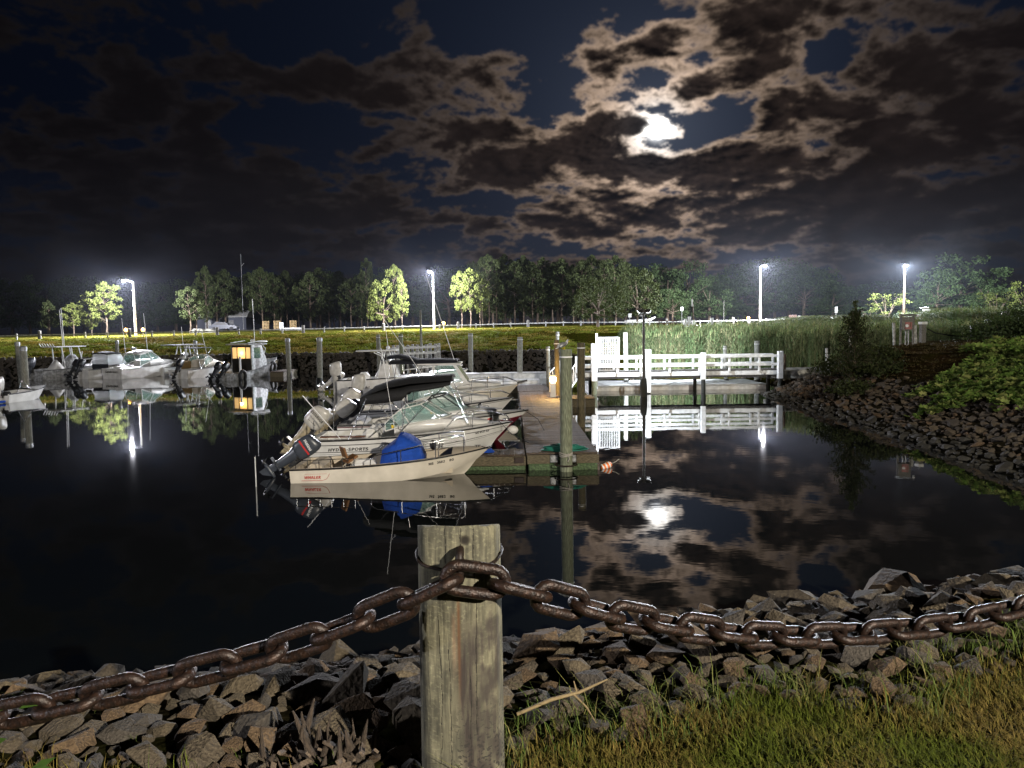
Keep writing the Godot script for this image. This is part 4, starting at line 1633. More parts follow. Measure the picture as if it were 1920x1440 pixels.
func make_piles() -> void:
	rng.seed = 14
	var a := pile("thick greenish mooring pile standing through a hoop at the near end of the dock", 1.4, -19.62, 3.23, 0.16, "pile_green", "", false)
	var s := Shape.new()
	var ring := []
	for j in 20:
		var an := TAU * j / 20.0
		ring.append(Vector3(cos(an) * 0.3, 0.18, sin(an) * 0.24 + 0.02))
	s.tube(ring, 0.018, 6, true)
	part("iron_hoop", s, M.chain_iron, a)
	s = Shape.new()
	for j in 3:
		ring = []
		for i in 16:
			var an := TAU * i / 16.0
			ring.append(Vector3(cos(an) * 0.172, 0.42 + j * 0.035 + 0.02 * sin(an * 2 + j), sin(an) * 0.172))
		s.tube(ring, 0.014, 5, true)
	s.tube([Vector3(0.05, 0.5, 0.18), Vector3(0.08, 0.36, 0.19), Vector3(0.04, 0.28, 0.19)], 0.013, 5)
	part("mooring_line", s, M.rope_grey, a)
	pile("dark mooring pile lit amber on one side, behind the thick greenish pile", 2.62, -28.4, 3.22, 0.15, "pile_dark", "", false)
	pile("dark brown pile in line behind the perched gull", 2.34, -37.6, 3.2, 0.13, "pile_dark", "", false)
	pile("tall pale pile just behind the dock lamp", 2.55, -44, 3.57, 0.1, "pile_pale", "", false)
	pile("short pile left of the tall pale pile behind the dock lamp", 2.1, -42.6, 2.75, 0.12, "pile_wood", "", false)
	pile("grey capped pile in front of the left boats at the left edge", -30.0, -46, 3.1, 0.2, "pile_wood", "galvanised")
	pile("capped pile seen just behind the leftmost grey pile", -33.0, -50.3, 3.35, 0.16, "pile_wood", "galvanised")
	pile("capped pile behind the boat with the canvas enclosure", -37.1, -70, 3.16, 0.17, "pile_wood", "galvanised")
	pile("capped pile behind the small canopy boat left of the pilothouse boat", -29.6, -70.5, 3.05, 0.17, "pile_wood", "galvanised")
	pile("lone grey capped pile right of the pilothouse boat", -18.95, -63.5, 3.2, 0.19, "pile_wood", "galvanised")
	pile("grey pile over the stern of the white open boat", -14.2, -55, 3.3, 0.2, "pile_wood", "galvanised")
	pile("grey pile behind the tower of the white open boat", -11.3, -64, 3.42, 0.17, "pile_wood", "")
	pile("mossy green pile beside the small white pier", -8.77, -60, 3.5, 0.17, "pile_green", "")
	pile("pale pile standing right of the navy canopy", -3.45, -62, 3.44, 0.2, "pile_pale", "")
	pile("pale pile rising from the far pale float", 0.58, -57, 3.14, 0.2, "pile_pale", "")
	pile("pale green pile behind the grating panel", 7.3, -47.5, 3.42, 0.14, "pile_pale", "")
	pile("slim pile behind the middle of the white railing", 13.7, -47.5, 2.5, 0.12, "pile_pale", "")
	pile("pile at the shore end of the white railing", 15.4, -46.8, 2.8, 0.16, "pile_pale", "")
	var t := thing("tall_pole", "thin tall grey pole beside the small white pier", "pole", Vector3(-7.9, 0, -65.5))
	s = Shape.new()
	s.tube([Vector3(0, -0.5, 0), Vector3(0, 5.5, 0)], [0.12, 0.09], 10)
	part("shaft", s, M.pile_wood, t)
	# a thin stake out in the open water
	t = thing("thin_stake", "thin white stake standing alone in the open dark water", "stake", Vector3(-6.35, 0, -18.2))
	s = Shape.new()
	s.tube([Vector3(0, -0.4, 0), Vector3(0, 0.74, 0)], 0.014, 6)
	part("shaft", s, M.white_paint, t)
	s = Shape.new()
	s.ball(Vector3(0, 0.75, 0), Vector3(0.022, 0.022, 0.022), 8, 5)
	part("tip", s, M.steel, t)


func gull() -> void:
	# one smooth body: breast, back, neck and head; the bill, wings, tail and legs are its parts
	var t := thing("gull", "hunched grey gull with a pale head perched on the thick greenish pile", "bird", Vector3(1.37, 3.235, -19.6), 0.5)
	var s := Shape.new()
	var rows := []
	for p in [[-0.17, 0.055, 0.012, 0.01], [-0.12, 0.07, 0.045, 0.04], [-0.05, 0.095, 0.072, 0.065], [0.03, 0.125, 0.08, 0.078], [0.08, 0.155, 0.07, 0.066], [0.095, 0.185, 0.055, 0.05], [0.105, 0.208, 0.05, 0.044], [0.115, 0.23, 0.042, 0.032], [0.12, 0.248, 0.014, 0.01]]:
		var ring := PackedVector3Array()
		for j in 12:
			var a := TAU * j / 12.0
			ring.append(Vector3(p[0] + sin(a) * p[3] * 0.55 * (1.0 if p[0] < 0.09 else 0.9), p[1] + sin(a) * p[3] * 0.85, cos(a) * p[2]))
		rows.append(ring)
	s.loft(rows)
	part("body", s, M.vinyl_white, t)
	for sd in [1.0, -1.0]:
		s = Shape.new()
		s.ball(Vector3(-0.05, 0.115, 0.062 * sd), Vector3(0.14, 0.05, 0.026), 10, 7, Basis(Vector3(0, 0, 1), 0.42))
		part("wing", s, M.galvanised, t)
		s = Shape.new()
		s.tube([Vector3(0.0, 0.07, 0.03 * sd), Vector3(0.0, 0.0, 0.03 * sd), Vector3(0.03, -0.005, 0.035 * sd)], 0.005, 5)
		part("leg", s, M.yellow_print, t)
		s = Shape.new()
		s.ball(Vector3(0.137, 0.222, 0.034 * sd), Vector3(0.006, 0.006, 0.006), 6, 5)
		part("eye", s, M.black_print, t)
	s = Shape.new()
	s.tube([Vector3(0.14, 0.21, 0), Vector3(0.175, 0.2, 0), Vector3(0.19, 0.19, 0)], [0.01, 0.007, 0.002], 6)
	part("bill", s, M.yellow_print, t)
	s = Shape.new()
	s.box(Vector3(-0.2, 0.04, 0), Vector3(0.1, 0.012, 0.05), Basis(Vector3(0, 0, 1), 0.4), 0.004)
	part("tail", s, M.white_print, t)


func make_main_dock() -> void:
	rng.seed = 23
	var x0 := 0.36
	var x1 := 2.28
	var t := thing("floating_dock", "brown plank dock running away past the moored boats", "dock", Vector3(0, 0, 0))
	var boards := []
	for i in 3:
		var s := Shape.new()
		s.box(Vector3.ZERO, Vector3(x1 - x0 + [0.0, 0.012, -0.01][i], 0.045, 0.136), Basis(), 0.006)
		boards.append(s.mesh())
	var n := int((39.6 - 19.9) / 0.142)
	for i in n:
		put("plank", boards[i % 3], M["plank_%d" % (rng.randi() % 4)], t, Transform3D(Basis(Vector3.UP, rng.randf_range(-0.003, 0.003)), Vector3((x0 + x1) / 2 + rng.randf_range(-0.008, 0.008), 0.43 + rng.randf_range(-0.003, 0.003), -19.97 - i * 0.142)))
	var s := Shape.new()
	for x in [x0 + 0.05, x1 - 0.05]:
		s = Shape.new()
		s.box(Vector3(x, 0.27, -29.75), Vector3(0.09, 0.27, 19.7), Basis(), 0.01)
		part("side_beam", s, M.fascia_wood, t)
	for x in [0.68, 2.0]:
		s = Shape.new()
		s.box(Vector3(x, 0.285, -19.86), Vector3(0.61, 0.24, 0.08), Basis(), 0.012)
		part("end_beam", s, M.fascia_wood, t)
	for q in [[1.1, 0.22], [1.62, 0.14]]:
		s = Shape.new()
		s.box(Vector3(q[0], 0.3, -19.85), Vector3(q[1], 0.2, 0.1), Basis(), 0.01)
		part("pile_guide", s, M.galvanised, t)
	for i in 7:
		s = Shape.new()
		s.box(Vector3(1.34, 0.07, -20.2 - i * 3.1), Vector3(1.85, 0.2, 0.8 if i == 0 else 1.6), Basis(), 0.03)
		part("float", s, M.algae, t)
	# the short finger at the near end
	var f := thing("finger_dock", "short finger dock under the bow of the nearest boat", "dock", Vector3(0, 0, 0))
	for i in 12:
		s = Shape.new()
		s.box(Vector3.ZERO, Vector3(0.136, 0.045, 0.95), Basis(), 0.006)
		put("plank", s.mesh(), M["plank_%d" % (rng.randi() % 4)], f, Transform3D(Basis(), Vector3(0.26 - i * 0.142, 0.4 + rng.randf_range(-0.003, 0.003), -20.35)))
	s = Shape.new()
	s.box(Vector3(-0.52, 0.24, -19.9), Vector3(1.72, 0.25, 0.07), Basis(), 0.01)
	s.box(Vector3(-1.36, 0.24, -20.4), Vector3(0.07, 0.25, 0.9), Basis(), 0.01)
	part("edge_beam", s, M.fascia_wood, f)
	s = Shape.new()
	s.box(Vector3(-0.5, 0.04, -20.36), Vector3(1.66, 0.18, 0.86), Basis(), 0.03)
	part("float", s, M.algae, f)
	s = Shape.new()
	s.box(Vector3(0.16, 0.27, -19.85), Vector3(0.26, 0.16, 0.03), Basis(), 0.008)
	part("rusty_bracket", s, M.chain_iron, f)
	# what lies on the dock
	t = thing("green_hose", "green hose coiled at the foot of the thick greenish pile", "hose", Vector3(1.4, 0.455, -20.25))
	s = Shape.new()
	for k in 9:
		var ring := []
		var rx := rng.randf_range(0.35, 0.72)
		var rz := rng.randf_range(0.16, 0.26)
		for j in 24:
			var an := TAU * j / 24.0
			ring.append(Vector3(cos(an) * rx + rng.randf_range(-0.02, 0.02), 0.02 + 0.014 * k + 0.01 * sin(an * 3 + k), sin(an) * rz + 0.02 * sin(k * 2.0)))
		s.tube(ring, 0.016, 5, true)
	part("hose_coil", s, M.green_hose, t)
	t = thing("blue_rope", "blue rope heap lying on the short finger dock", "rope", Vector3(-0.75, 0.425, -20.3))
	s = Shape.new()
	for k in 5:
		var ring := []
		for j in 18:
			var an := TAU * j / 18.0
			ring.append(Vector3(cos(an) * (0.24 - 0.02 * k), 0.015 + 0.02 * k, sin(an) * (0.14 - 0.012 * k)))
		s.tube(ring, 0.013, 5, true)
	part("rope_coil", s, M.blue_canvas, t)
	t = thing("buoy", "orange and white float bobbing at the near corner of the dock", "buoy", Vector3(2.52, 0.05, -20.0), 0.35)
	var bb := Basis(Vector3(0, 0, 1), -1.25)
	s = Shape.new()
	s.lathe([Vector2(0.001, -0.17), Vector2(0.06, -0.15), Vector2(0.085, -0.1), Vector2(0.09, 0.1), Vector2(0.06, 0.15), Vector2(0.001, 0.17)], 14, Transform3D(bb, Vector3.ZERO))
	part("float_body", s, M.orange_float, t)
	s = Shape.new()
	for y in [-0.125, -0.02, 0.08]:
		s.lathe([Vector2(0.086, y - 0.022), Vector2(0.0935, y - 0.02), Vector2(0.0935, y + 0.02), Vector2(0.086, y + 0.022)], 14, Transform3D(bb, Vector3.ZERO))
	part("white_band", s, M.vinyl_white, t)
	s = Shape.new()
	s.tube([bb * Vector3(0, 0.16, 0), bb * Vector3(0, 0.3, 0), bb * Vector3(-0.03, 0.42, 0)], 0.012, 5)
	part("rope_tail", s, M.rope_grey, t)
	# the lamp pedestal
	t = thing("dock_lamp", "glowing lamp pedestal standing on the brown dock", "dock lamp", Vector3(1.98, 0.455, -36))
	s = Shape.new()
	s.box(Vector3(0, 0.36, 0), Vector3(0.26, 0.72, 0.22), Basis(), 0.02)
	part("pedestal", s, M.vinyl_white, t)
	s = Shape.new()
	s.lathe([Vector2(0.12, 0.72), Vector2(0.15, 0.76), Vector2(0.16, 0.95), Vector2(0.12, 1.0), Vector2(0.001, 1.02)], 14)
	part("lamp_bulb", s, M.dock_glow, t)
	s = Shape.new()
	s.lathe([Vector2(0.17, 1.025), Vector2(0.18, 1.04), Vector2(0.1, 1.09), Vector2(0.001, 1.1)], 14)
	part("lamp_lid", s, M.vinyl_white, t)
	lamp_light(t, Vector3(0, 0.87, 0), Color(1.0, 0.8, 0.48), DOCK_LAMP, 0.12, 30)
	# a red fire box beside it
	t = thing("red_box", "narrow dark red box on the dock behind the thick greenish pile", "box", Vector3(2.02, 0.455, -29.2))
	s = Shape.new()
	s.box(Vector3(0, 0.5, 0), Vector3(0.2, 1.0, 0.2), Basis(), 0.02)
	part("cabinet", s, mat("dark_red", lin(0.12, 0.012, 0.012), 0.5), t)
	s = Shape.new()
	s.box(Vector3(0, 1.02, 0), Vector3(0.24, 0.04, 0.24), Basis(), 0.01)
	part("lid", s, M.vinyl_white, t)


func plank_float(called: String, label: String, at: Vector3, size: Vector2, top: float, boards: int, wood: String, along_x := true) -> void:
	var t := thing(called, label, "dock", at)
	var s := Shape.new()
	var w := (size.y if along_x else size.x) / boards
	if along_x: s.box(Vector3.ZERO, Vector3(size.x, 0.05, w - 0.015), Basis(), 0.008)
	else: s.box(Vector3.ZERO, Vector3(w - 0.015, 0.05, size.y), Basis(), 0.008)
	var m := s.mesh()
	for i in boards:
		var o := (i + 0.5 - boards * 0.5) * w
		put("plank", m, M[wood], t, Transform3D(Basis(), Vector3(0, top, o) if along_x else Vector3(o, top, 0)))
	s = Shape.new()
	s.box(Vector3(0, top * 0.5 - 0.06, 0), Vector3(size.x - 0.06, top - 0.08 + 0.1, size.y - 0.06))
	part("float", s, M.fascia_wood if wood != "white_paint" else M.white_paint, t)


func make_floats() -> void:
	plank_float("concrete_float", "wide pale float lying in the water behind the white railing", Vector3(9.9, 0, -46.6), Vector2(10.6, 4.6), 0.27, 2, "white_paint")
	plank_float("pale_float", "pale float between the boats' bows and the far dock, nearest of three", Vector3(-0.9, 0, -44.6), Vector2(5.4, 1.4), 0.4, 6, "old_white_paint")
	plank_float("pale_float", "narrow pale float behind the nearest pale float", Vector3(-1.2, 0, -49.0), Vector2(6.0, 1.5), 0.42, 6, "white_paint")
	plank_float("pale_float", "farthest pale float, a thin bright strip before the stone wall", Vector3(-2.0, 0, -57.0), Vector2(9.5, 1.6), 0.42, 6, "white_paint")
	plank_float("grey_float", "weathered grey dock section beyond the dock lamp", Vector3(1.3, 0, -42.0), Vector2(2.0, 4.4), 0.42, 30, "plank_1")
	plank_float("far_dock", "long brown dock behind the row of boats on the left", Vector3(-33.5, 0, -71.8), Vector2(28, 1.6), 0.45, 8, "fascia_wood")
	plank_float("far_finger", "short brown finger dock right of the pilothouse boat", Vector3(-20.0, 0, -65.6), Vector2(1.2, 4.4), 0.42, 30, "brown_wood")


func make_gangway() -> void:
	var z := -42.6
	var zb := -43.9
	var t := thing("gangway", "white railed gangway crossing to the right shore", "gangway", Vector3(0, 0, 0))
	var s := Shape.new()
	for k in [z, zb]:
		s = Shape.new()
		s.box(Vector3(9.6, 1.08, k), Vector3(11.7, 0.24, 0.08), Basis(), 0.01)
		part("side_beam", s, M.white_paint, t)
	for i in 82:
		if i == 0:
			s = Shape.new()
			s.box(Vector3.ZERO, Vector3(0.132, 0.05, 1.22), Basis(), 0.006)
		put("deck_board", s.mesh(), M.grey_wood, t, Transform3D(Basis(), Vector3(3.85 + i * 0.142, 1.235, (z + zb) / 2)))
	for k in [z + 0.02, zb]:
		s = Shape.new()
		s.box(Vector3(9.6, 0.9, k), Vector3(11.5, 0.12, 0.1))
		part("under_beam", s, M.black_paint, t)
	for k in [z, zb]:
		for x in [3.8, 6.02, 7.35, 9.0, 10.7, 12.4, 14.1, 15.4]:
			s = Shape.new()
			s.box(Vector3(x, 1.62, k + (0.1 if k == z else -0.1)), Vector3(0.12, 0.94, 0.11), Basis(), 0.012)
			part("rail_post", s, M.white_paint, t)
		for y in [2.04, 1.56]:
			s = Shape.new()
			s.box(Vector3(9.6, y, k + (0.19 if k == z else -0.19)), Vector3(11.7, 0.15, 0.05), Basis(), 0.01)
			part("rail", s, M.white_paint, t)
	# piers: dark legs below, white boxed heads above
	for q in [[4.66, 2.87, 0.16], [7.72, 2.5, 0.15], [10.85, 2.28, 0.13], [15.2, 2.3, 0.14]]:
		s = Shape.new()
		s.box(Vector3(q[0], (q[1] + 0.75) / 2, z + 0.36), Vector3(q[2] * 2, q[1] - 0.75, q[2] * 2), Basis(), 0.02)
		part("pier_post", s, M.white_paint, t)
		s = Shape.new()
		s.tube([Vector3(q[0], -1, z + 0.36), Vector3(q[0], 0.75, z + 0.36)], q[2] * 0.95, 10)
		part("pier_leg", s, M.weed if q[0] > 5.0 else M.pile_green, t)
		s = Shape.new()
		s.tube([Vector3(q[0], -1, zb - 0.3), Vector3(q[0], 1.0, zb - 0.3)], q[2] * 0.8, 10)
		part("pier_leg", s, M.weed, t)
	s = Shape.new()
	s.box(Vector3(7.72, 0.8, z + 0.365), Vector3(0.28, 1.5, 0.27), Basis(), 0.02)
	part("pier_boxing", s, M.white_paint, t)
	# a slack cable slung under the deck
	s = Shape.new()
	var line := []
	for i in 41:
		var x := 4.7 + 10.4 * i / 40.0
		line.append(Vector3(x, 0.84 - 0.09 * absf(sin((x - 4.7) / 3.05 * PI)), z + 0.2))
	s.tube(line, 0.018, 5)
	part("slack_cable", s, M.rope_dark, t)
	# the barred gate panel standing up from the deck
	var g := thing("grating_panel", "white barred gate panel standing upright on the gangway", "gate", Vector3(5.6, 1.3, z - 0.35))
	s = Shape.new()
	for x in [-0.58, 0.58]:
		s.box(Vector3(x, 0.96, 0), Vector3(0.05, 1.92, 0.05), Basis(), 0.006)
	for y in [0.03, 1.9]:
		s.box(Vector3(0, y, 0), Vector3(1.11, 0.05, 0.045), Basis(), 0.006)
	part("panel_frame", s, M.white_paint, g)
	for i in 11:
		s = Shape.new()
		s.box(Vector3(-0.5 + i * 0.1, 0.965, 0), Vector3(0.026, 1.82, 0.02))
		part("bar", s, M.white_paint, g)
	s = Shape.new()
	for i in 9:
		s.box(Vector3(0, 0.42 + i * 0.13, -0.016), Vector3(1.1, 0.012, 0.008))
	part("wire_mesh", s, M.white_paint, g)
	s = Shape.new()
	s.box(Vector3(-0.72, 0.55, 0.1), Vector3(0.12, 3.2, 0.12), Basis(), 0.01)
	part("gate_post", s, M.white_paint, g)
	# the hinged ramp down to the dock
	var r := thing("dock_ramp", "white truss-sided ramp dropping from the gangway to the brown dock", "ramp", Vector3(0, 0, 0))
	var a := Vector3(3.55, 1.2, -43.2)
	var b := Vector3(2.45, 0.52, -38.6)
	var dir := (b - a)
	var side := Vector3(dir.z, 0, -dir.x).normalized() * 0.5
	s = Shape.new()
	s.quad(a + side, b + side, b - side, a - side)
	s.quad(a + side + Vector3(0, -0.08, 0), a - side + Vector3(0, -0.08, 0), b - side + Vector3(0, -0.08, 0), b + side + Vector3(0, -0.08, 0))
	part("tread", s, M.grey_wood, r)
	for sd in [side, -side]:
		s = Shape.new()
		s.tube([a + sd, b + sd], 0.05, 6)
		s.tube([a + sd + Vector3(0, 0.95, 0), b + sd + Vector3(0, 0.95, 0)], 0.035, 6)
		for i in 7:
			var u := i / 6.0
			s.tube([a.lerp(b, u) + sd, a.lerp(b, u) + sd + Vector3(0, 0.95, 0)], 0.025, 5)
			if i < 6:
				s.tube([a.lerp(b, u) + sd, a.lerp(b, u + 1 / 6.0) + sd + Vector3(0, 0.95, 0)], 0.02, 5)
		part("truss", s, M.white_paint, r)
	plank_float("ramp_float", "small dark float under the foot of the white ramp", Vector3(3.2, 0, -36.6), Vector2(1.6, 2.0), 0.38, 6, "fascia_wood")
	# the floodlight mast
	t = thing("floodlight_mast", "thin dark metal mast with twin floodlights in front of the gangway", "floodlight mast", Vector3(7.15, 0, -40.4))
	s = Shape.new()
	s.tube([Vector3(0, -1.2, 0), Vector3(0, 4.45, 0)], [0.085, 0.065], 10)
	part("pole", s, M.dark_metal, t)
	s = Shape.new()
	s.lathe([Vector2(0.2, -0.6), Vector2(0.19, 0.5), Vector2(0.15, 1.0)], 12)
	part("weedy_sleeve", s, M.weed, t)
	s = Shape.new()
	s.box(Vector3(0, 4.45, 0), Vector3(0.6, 0.05, 0.05), Basis(), 0.01)
	part("cross_arm", s, M.dark_metal, t)
	var n := 0
	for q in [[Vector3(0.26, 4.6, 0), Vector3(3.2, -4.4, -3.2), FLOOD, 62.0], [Vector3(-0.26, 4.6, 0), Vector3(-4.5, -4.2, -2.6), FLOOD, 62.0], [Vector3(0.0, 4.62, -0.1), Vector3(2.6, -1.9, -9.0), FLOOD * 11.0, 27.0]]:
		var dirv: Vector3 = q[1].normalized()
		var fb := s.frame_at(dirv)
		var h := hub("floodlight", t, Transform3D(fb, q[0]))
		s = Shape.new()
		s.box(Vector3(0, 0, -0.06), Vector3(0.26, 0.2, 0.14), Basis(), 0.03)
		part("housing", s, M.dark_metal, h)
		s = Shape.new()
		s.box(Vector3(0, 0, 0.016), Vector3(0.22, 0.16, 0.01))
		part("lamp_lens", s, M.flood_glow, h)
		var l := SpotLight3D.new()
		l.name = "light"
		l.transform = Transform3D(Basis(Vector3.UP, PI), Vector3(0, 0, 0.05))
		l.light_energy = q[2]
		l.light_color = Color(0.93, 0.96, 1.0)
		l.light_size = 0.1
		l.spot_range = 60
		l.spot_angle = q[3]
		l.spot_angle_attenuation = 0.6
		l.spot_attenuation = 2.0
		l.shadow_enabled = true
		h.add_child(l, true)
		n += 1


# ------------------------------------------------------------------ along the far lawn
func make_far_things() -> void:
	rng.seed = 33
	# post and rail fence
	var t := thing("rail_fence", "low white post and rail fence along the top of the far bank", "fence")
	var path := [Vector2(-66, -84), Vector2(-50, -86), Vector2(-30, -88), Vector2(-14, -95), Vector2(2, -101), Vector2(20, -104), Vector2(34, -106), Vector2(52, -108)]
	var curve := Curve3D.new()
	for p in path:
		curve.add_point(Vector3(p.x, 0, p.y))
	var length := curve.get_baked_length()
	var n := int(length / 2.45)
	var s := Shape.new()
	s.box(Vector3(0, 0.3, 0), Vector3(0.16, 0.66, 0.16), Basis(), 0.015)
	s.box(Vector3(0, 0.645, 0), Vector3(0.19, 0.04, 0.19), Basis(), 0.01)
	var short := s.mesh()
	s = Shape.new()
	s.lathe([Vector2(0.19, -0.1), Vector2(0.18, 0.86), Vector2(0.17, 0.92), Vector2(0.001, 0.95)], 10)
	var tall := s.mesh()
	var last := Vector3.ZERO
	for i in n + 1:
		var p := curve.sample_baked(i * 2.45)
		p.y = ground(p.x, p.z)
		put("fence_post", tall if i % 4 == 1 else short, M.grey_wood if i % 4 == 1 else M.old_white_paint, t, Transform3D(Basis(), p))
		if i > 0:
			s = Shape.new()
			var d := (p - last)
			s.box(Vector3.ZERO, Vector3(d.length() + 0.02, 0.13, 0.05), Basis(), 0.01)
			var b := Basis(d.normalized(), Vector3.UP, d.normalized().cross(Vector3.UP)).orthonormalized()
			put("fence_rail", s.mesh(), M.old_white_paint, t, Transform3D(b, (p + last) / 2 + Vector3(0, 0.47, 0.12)))
		last = p
	# low amber path lights
	var q := [[240, 620, -90], [272, 621, -91], [834, 604, -99], [1403, 598, -103]]
	var l := ["amber path light left of the far left lamp's pole", "amber path light right of the far left lamp's pole", "amber path light right of the second street lamp's foot", "amber path light left of the third street lamp's foot"]
	for i in 4:
		var x: float = (q[i][0] - 960.0) / 1400.0 * -q[i][2]
		var z: float = q[i][2]
		var o := thing("path_light", l[i], "path light", Vector3(x, ground(x, z), z), 0.0, "low amber path lights")
		s = Shape.new()
		s.lathe([Vector2(0.07, -0.1), Vector2(0.06, 0.5), Vector2(0.1, 0.55)], 10)
		part("post", s, M.old_white_paint, o)
		s = Shape.new()
		s.lathe([Vector2(0.1, 0.56), Vector2(0.19, 0.65), Vector2(0.19, 0.85), Vector2(0.1, 0.95), Vector2(0.001, 0.97)], 12)
		part("lamp_bulb", s, M.warm_glow, o)
		lamp_light(o, Vector3(0, 0.76, 0), Color(1.0, 0.7, 0.3), 9.0, 0.15, 30)
	# picnic table
	var px := 18.1
	var pz := -87.0
	var o := thing("picnic_table", "red-brown picnic table on the lawn left of the white posts", "picnic table", Vector3(px, ground(px, pz), pz), 0.15)
	for i in 4:
		s = Shape.new()
		s.box(Vector3(0, 0.75, -0.3 + i * 0.2), Vector3(1.9, 0.05, 0.18), Basis(), 0.01)
		part("top_board", s, M.red_wood, o)
	for k in [-0.75, 0.75]:
		s = Shape.new()
		s.box(Vector3(0, 0.45, k), Vector3(1.9, 0.05, 0.26), Basis(), 0.01)
		part("bench", s, M.red_wood, o)
	for x in [-0.75, 0.0, 0.75]:
		s = Shape.new()
		s.box(Vector3(x, 0.36, 0.38), Vector3(0.08, 0.85, 0.06), Basis(Vector3(1, 0, 0), -0.5))
		s.box(Vector3(x, 0.36, -0.38), Vector3(0.08, 0.85, 0.06), Basis(Vector3(1, 0, 0), 0.5))
		s.box(Vector3(x + 0.07, 0.42, 0), Vector3(0.05, 0.07, 1.6))
		part("trestle", s, M.dark_metal, o)
	# stair hand rails coming down the bank
	o = thing("stair_rail", "pair of white sloping handrails on the bank below the white posts", "handrail", Vector3(0, 0, 0))
	for k in [0.0, 1.1]:
		var a := Vector3(16.1 + k * 1.1, ground(16.5, -74) + 0.75, -74.0 - k)
		var b := Vector3(17.9 + k * 0.6, ground(17.9, -80) + 0.85, -80.5 - k)
		s = Shape.new()
		s.tube([a, b], 0.055, 6)
		s.tube([a + Vector3(0, -0.35, 0), b + Vector3(0, -0.35, 0)], 0.045, 6)
		part("rail", s, M.white_paint, o)
		s = Shape.new()
		var m := a.lerp(b, 0.15)
		s.box(m + Vector3(0, -0.55, 0), Vector3(0.12, 1.1, 0.12))
		part("post", s, M.white_paint, o)
	# white bollards with a slack chain
	var bl := [[1286, -85, 1.0, "white wooden post, leftmost of the cluster at the head of the stairs"], [1293, -86, 1.1, "white wooden post, middle of the cluster at the head of the stairs"], [1301, -78, 1.5, "tallest white post of the cluster at the head of the stairs"], [1335, -82, 1.1, "white post at the far end of the slack chain"], [1351, -72, 1.5, "white post standing alone at the edge of the reeds right of the slack chain"]]
	for k in bl:
		var x: float = (k[0] - 960.0) / 1400.0 * -k[1]
		o = thing("white_post", k[3], "post", Vector3(x, ground(x, k[1]), k[1]), 0.0, "white posts at the head of the stairs")
		s = Shape.new()
		s.box(Vector3(0, k[2] * 0.5 - 0.2, 0), Vector3(0.3, k[2] + 0.4, 0.3), Basis(), 0.03)
		part("shaft", s, M.white_paint, o)
		s = Shape.new()
		s.box(Vector3(0, k[2] + 0.04, 0), Vector3(0.34, 0.06, 0.34), Basis(), 0.02)
		part("cap", s, M.white_paint, o)
	o = thing("slack_chain", "slack white chain between two white posts above the reeds", "chain")
	s = Shape.new()
	var ca := Vector3(19.0, ground(19, -78) + 1.2, -78)
	var cb := Vector3(21.96, ground(21.96, -82) + 0.95, -82)
	var pts := []
	for i in 12:
		var u := i / 11.0
		pts.append(ca.lerp(cb, u) - Vector3(0, 0.45 * sin(u * PI), 0))
	s.tube(pts, 0.04, 6)
	part("links", s, M.galvanised, o)
	# signs
	signboard("small white sign on a thin post left of the picnic table", 1182, -100, 1.5, Vector2(0.42, 0.5), "white_paint", 600)
	signboard("small white sign on a thin post right of the picnic table", 1279, -104, 2.4, Vector2(0.42, 0.55), "white_paint", 584)
	signboard("pale wide notice board above the reeds under a thin post", 1486, -92, 0.95, Vector2(0.95, 0.5), "pale_board", 594)
	signboard("narrow white sign on a stout post above the reeds left of the young cedar", 1567, -92, 1.8, Vector2(0.32, 0.75), "white_paint", 584)
	o = thing("wooden_pole", "thin leaning brown pole with a white tag behind the white posts", "pole", Vector3(20.9, ground(20.9, -86), -86), 0.0)
	s = Shape.new()
	s.tube([Vector3(0.1, -0.2, 0), Vector3(-0.1, 3.3, 0)], [0.07, 0.05], 8)
	part("shaft", s, M.brown_wood, o)
	s = Shape.new()
	s.box(Vector3(-0.15, 2.7, 0.08), Vector3(0.12, 0.8, 0.03), Basis(), 0.006)
	part("tag", s, M.white_paint, o)
	o = thing("bare_pole", "bare thin pole standing left of the third street lamp", "pole", Vector3(33.5, ground(33.5, -118), -118))
	s = Shape.new()
	s.tube([Vector3(0, -0.2, 0), Vector3(0, 3.6, 0)], [0.05, 0.035], 6)
	part("shaft", s, M.grey_wood, o)
	o = thing("tall_mast", "very thin tall mast rising behind the dim pines on the left", "mast", Vector3(-46.4, 4, -130))
	s = Shape.new()
	s.tube([Vector3(0, -0.2, 0), Vector3(0, 13.3, 0)], [0.07, 0.025], 6)
	part("shaft", s, M.galvanised, o)
	s = Shape.new()
	s.tube([Vector3(0, 11.2, 0), Vector3(0.5, 11.7, 0)], 0.03, 5)
	part("spreader", s, M.galvanised, o)
	# the shed behind the pines
	o = thing("shed", "low shed with a pale pitched roof behind the dim pines", "shed", Vector3(-52.0, 4.1, -136), 0.12)
	s = Shape.new()
	s.box(Vector3(0, 1.2, 0), Vector3(8.6, 2.6, 4.6))
	part("wall", s, mat("shed_wall", lin(0.04, 0.045, 0.06), 0.8), o)
	s = Shape.new()
	s.slab(PackedVector2Array([Vector2(-2.7, 2.45), Vector2(2.7, 2.45), Vector2(2.7, 2.55), Vector2(0, 3.75), Vector2(-2.7, 2.55)]), 9.2, Transform3D(Basis(Vector3.UP, PI / 2), Vector3.ZERO))
	part("roof", s, M.old_white_paint, o)
	s = Shape.new()
	s.box(Vector3(-2.2, 1.0, 2.32), Vector3(1.0, 2.0, 0.06))
	part("door", s, M.old_white_paint, o)
	s = Shape.new()
	s.box(Vector3(1.6, 1.5, 2.32), Vector3(1.2, 0.8, 0.06))
	part("window", s, M.black_paint, o)
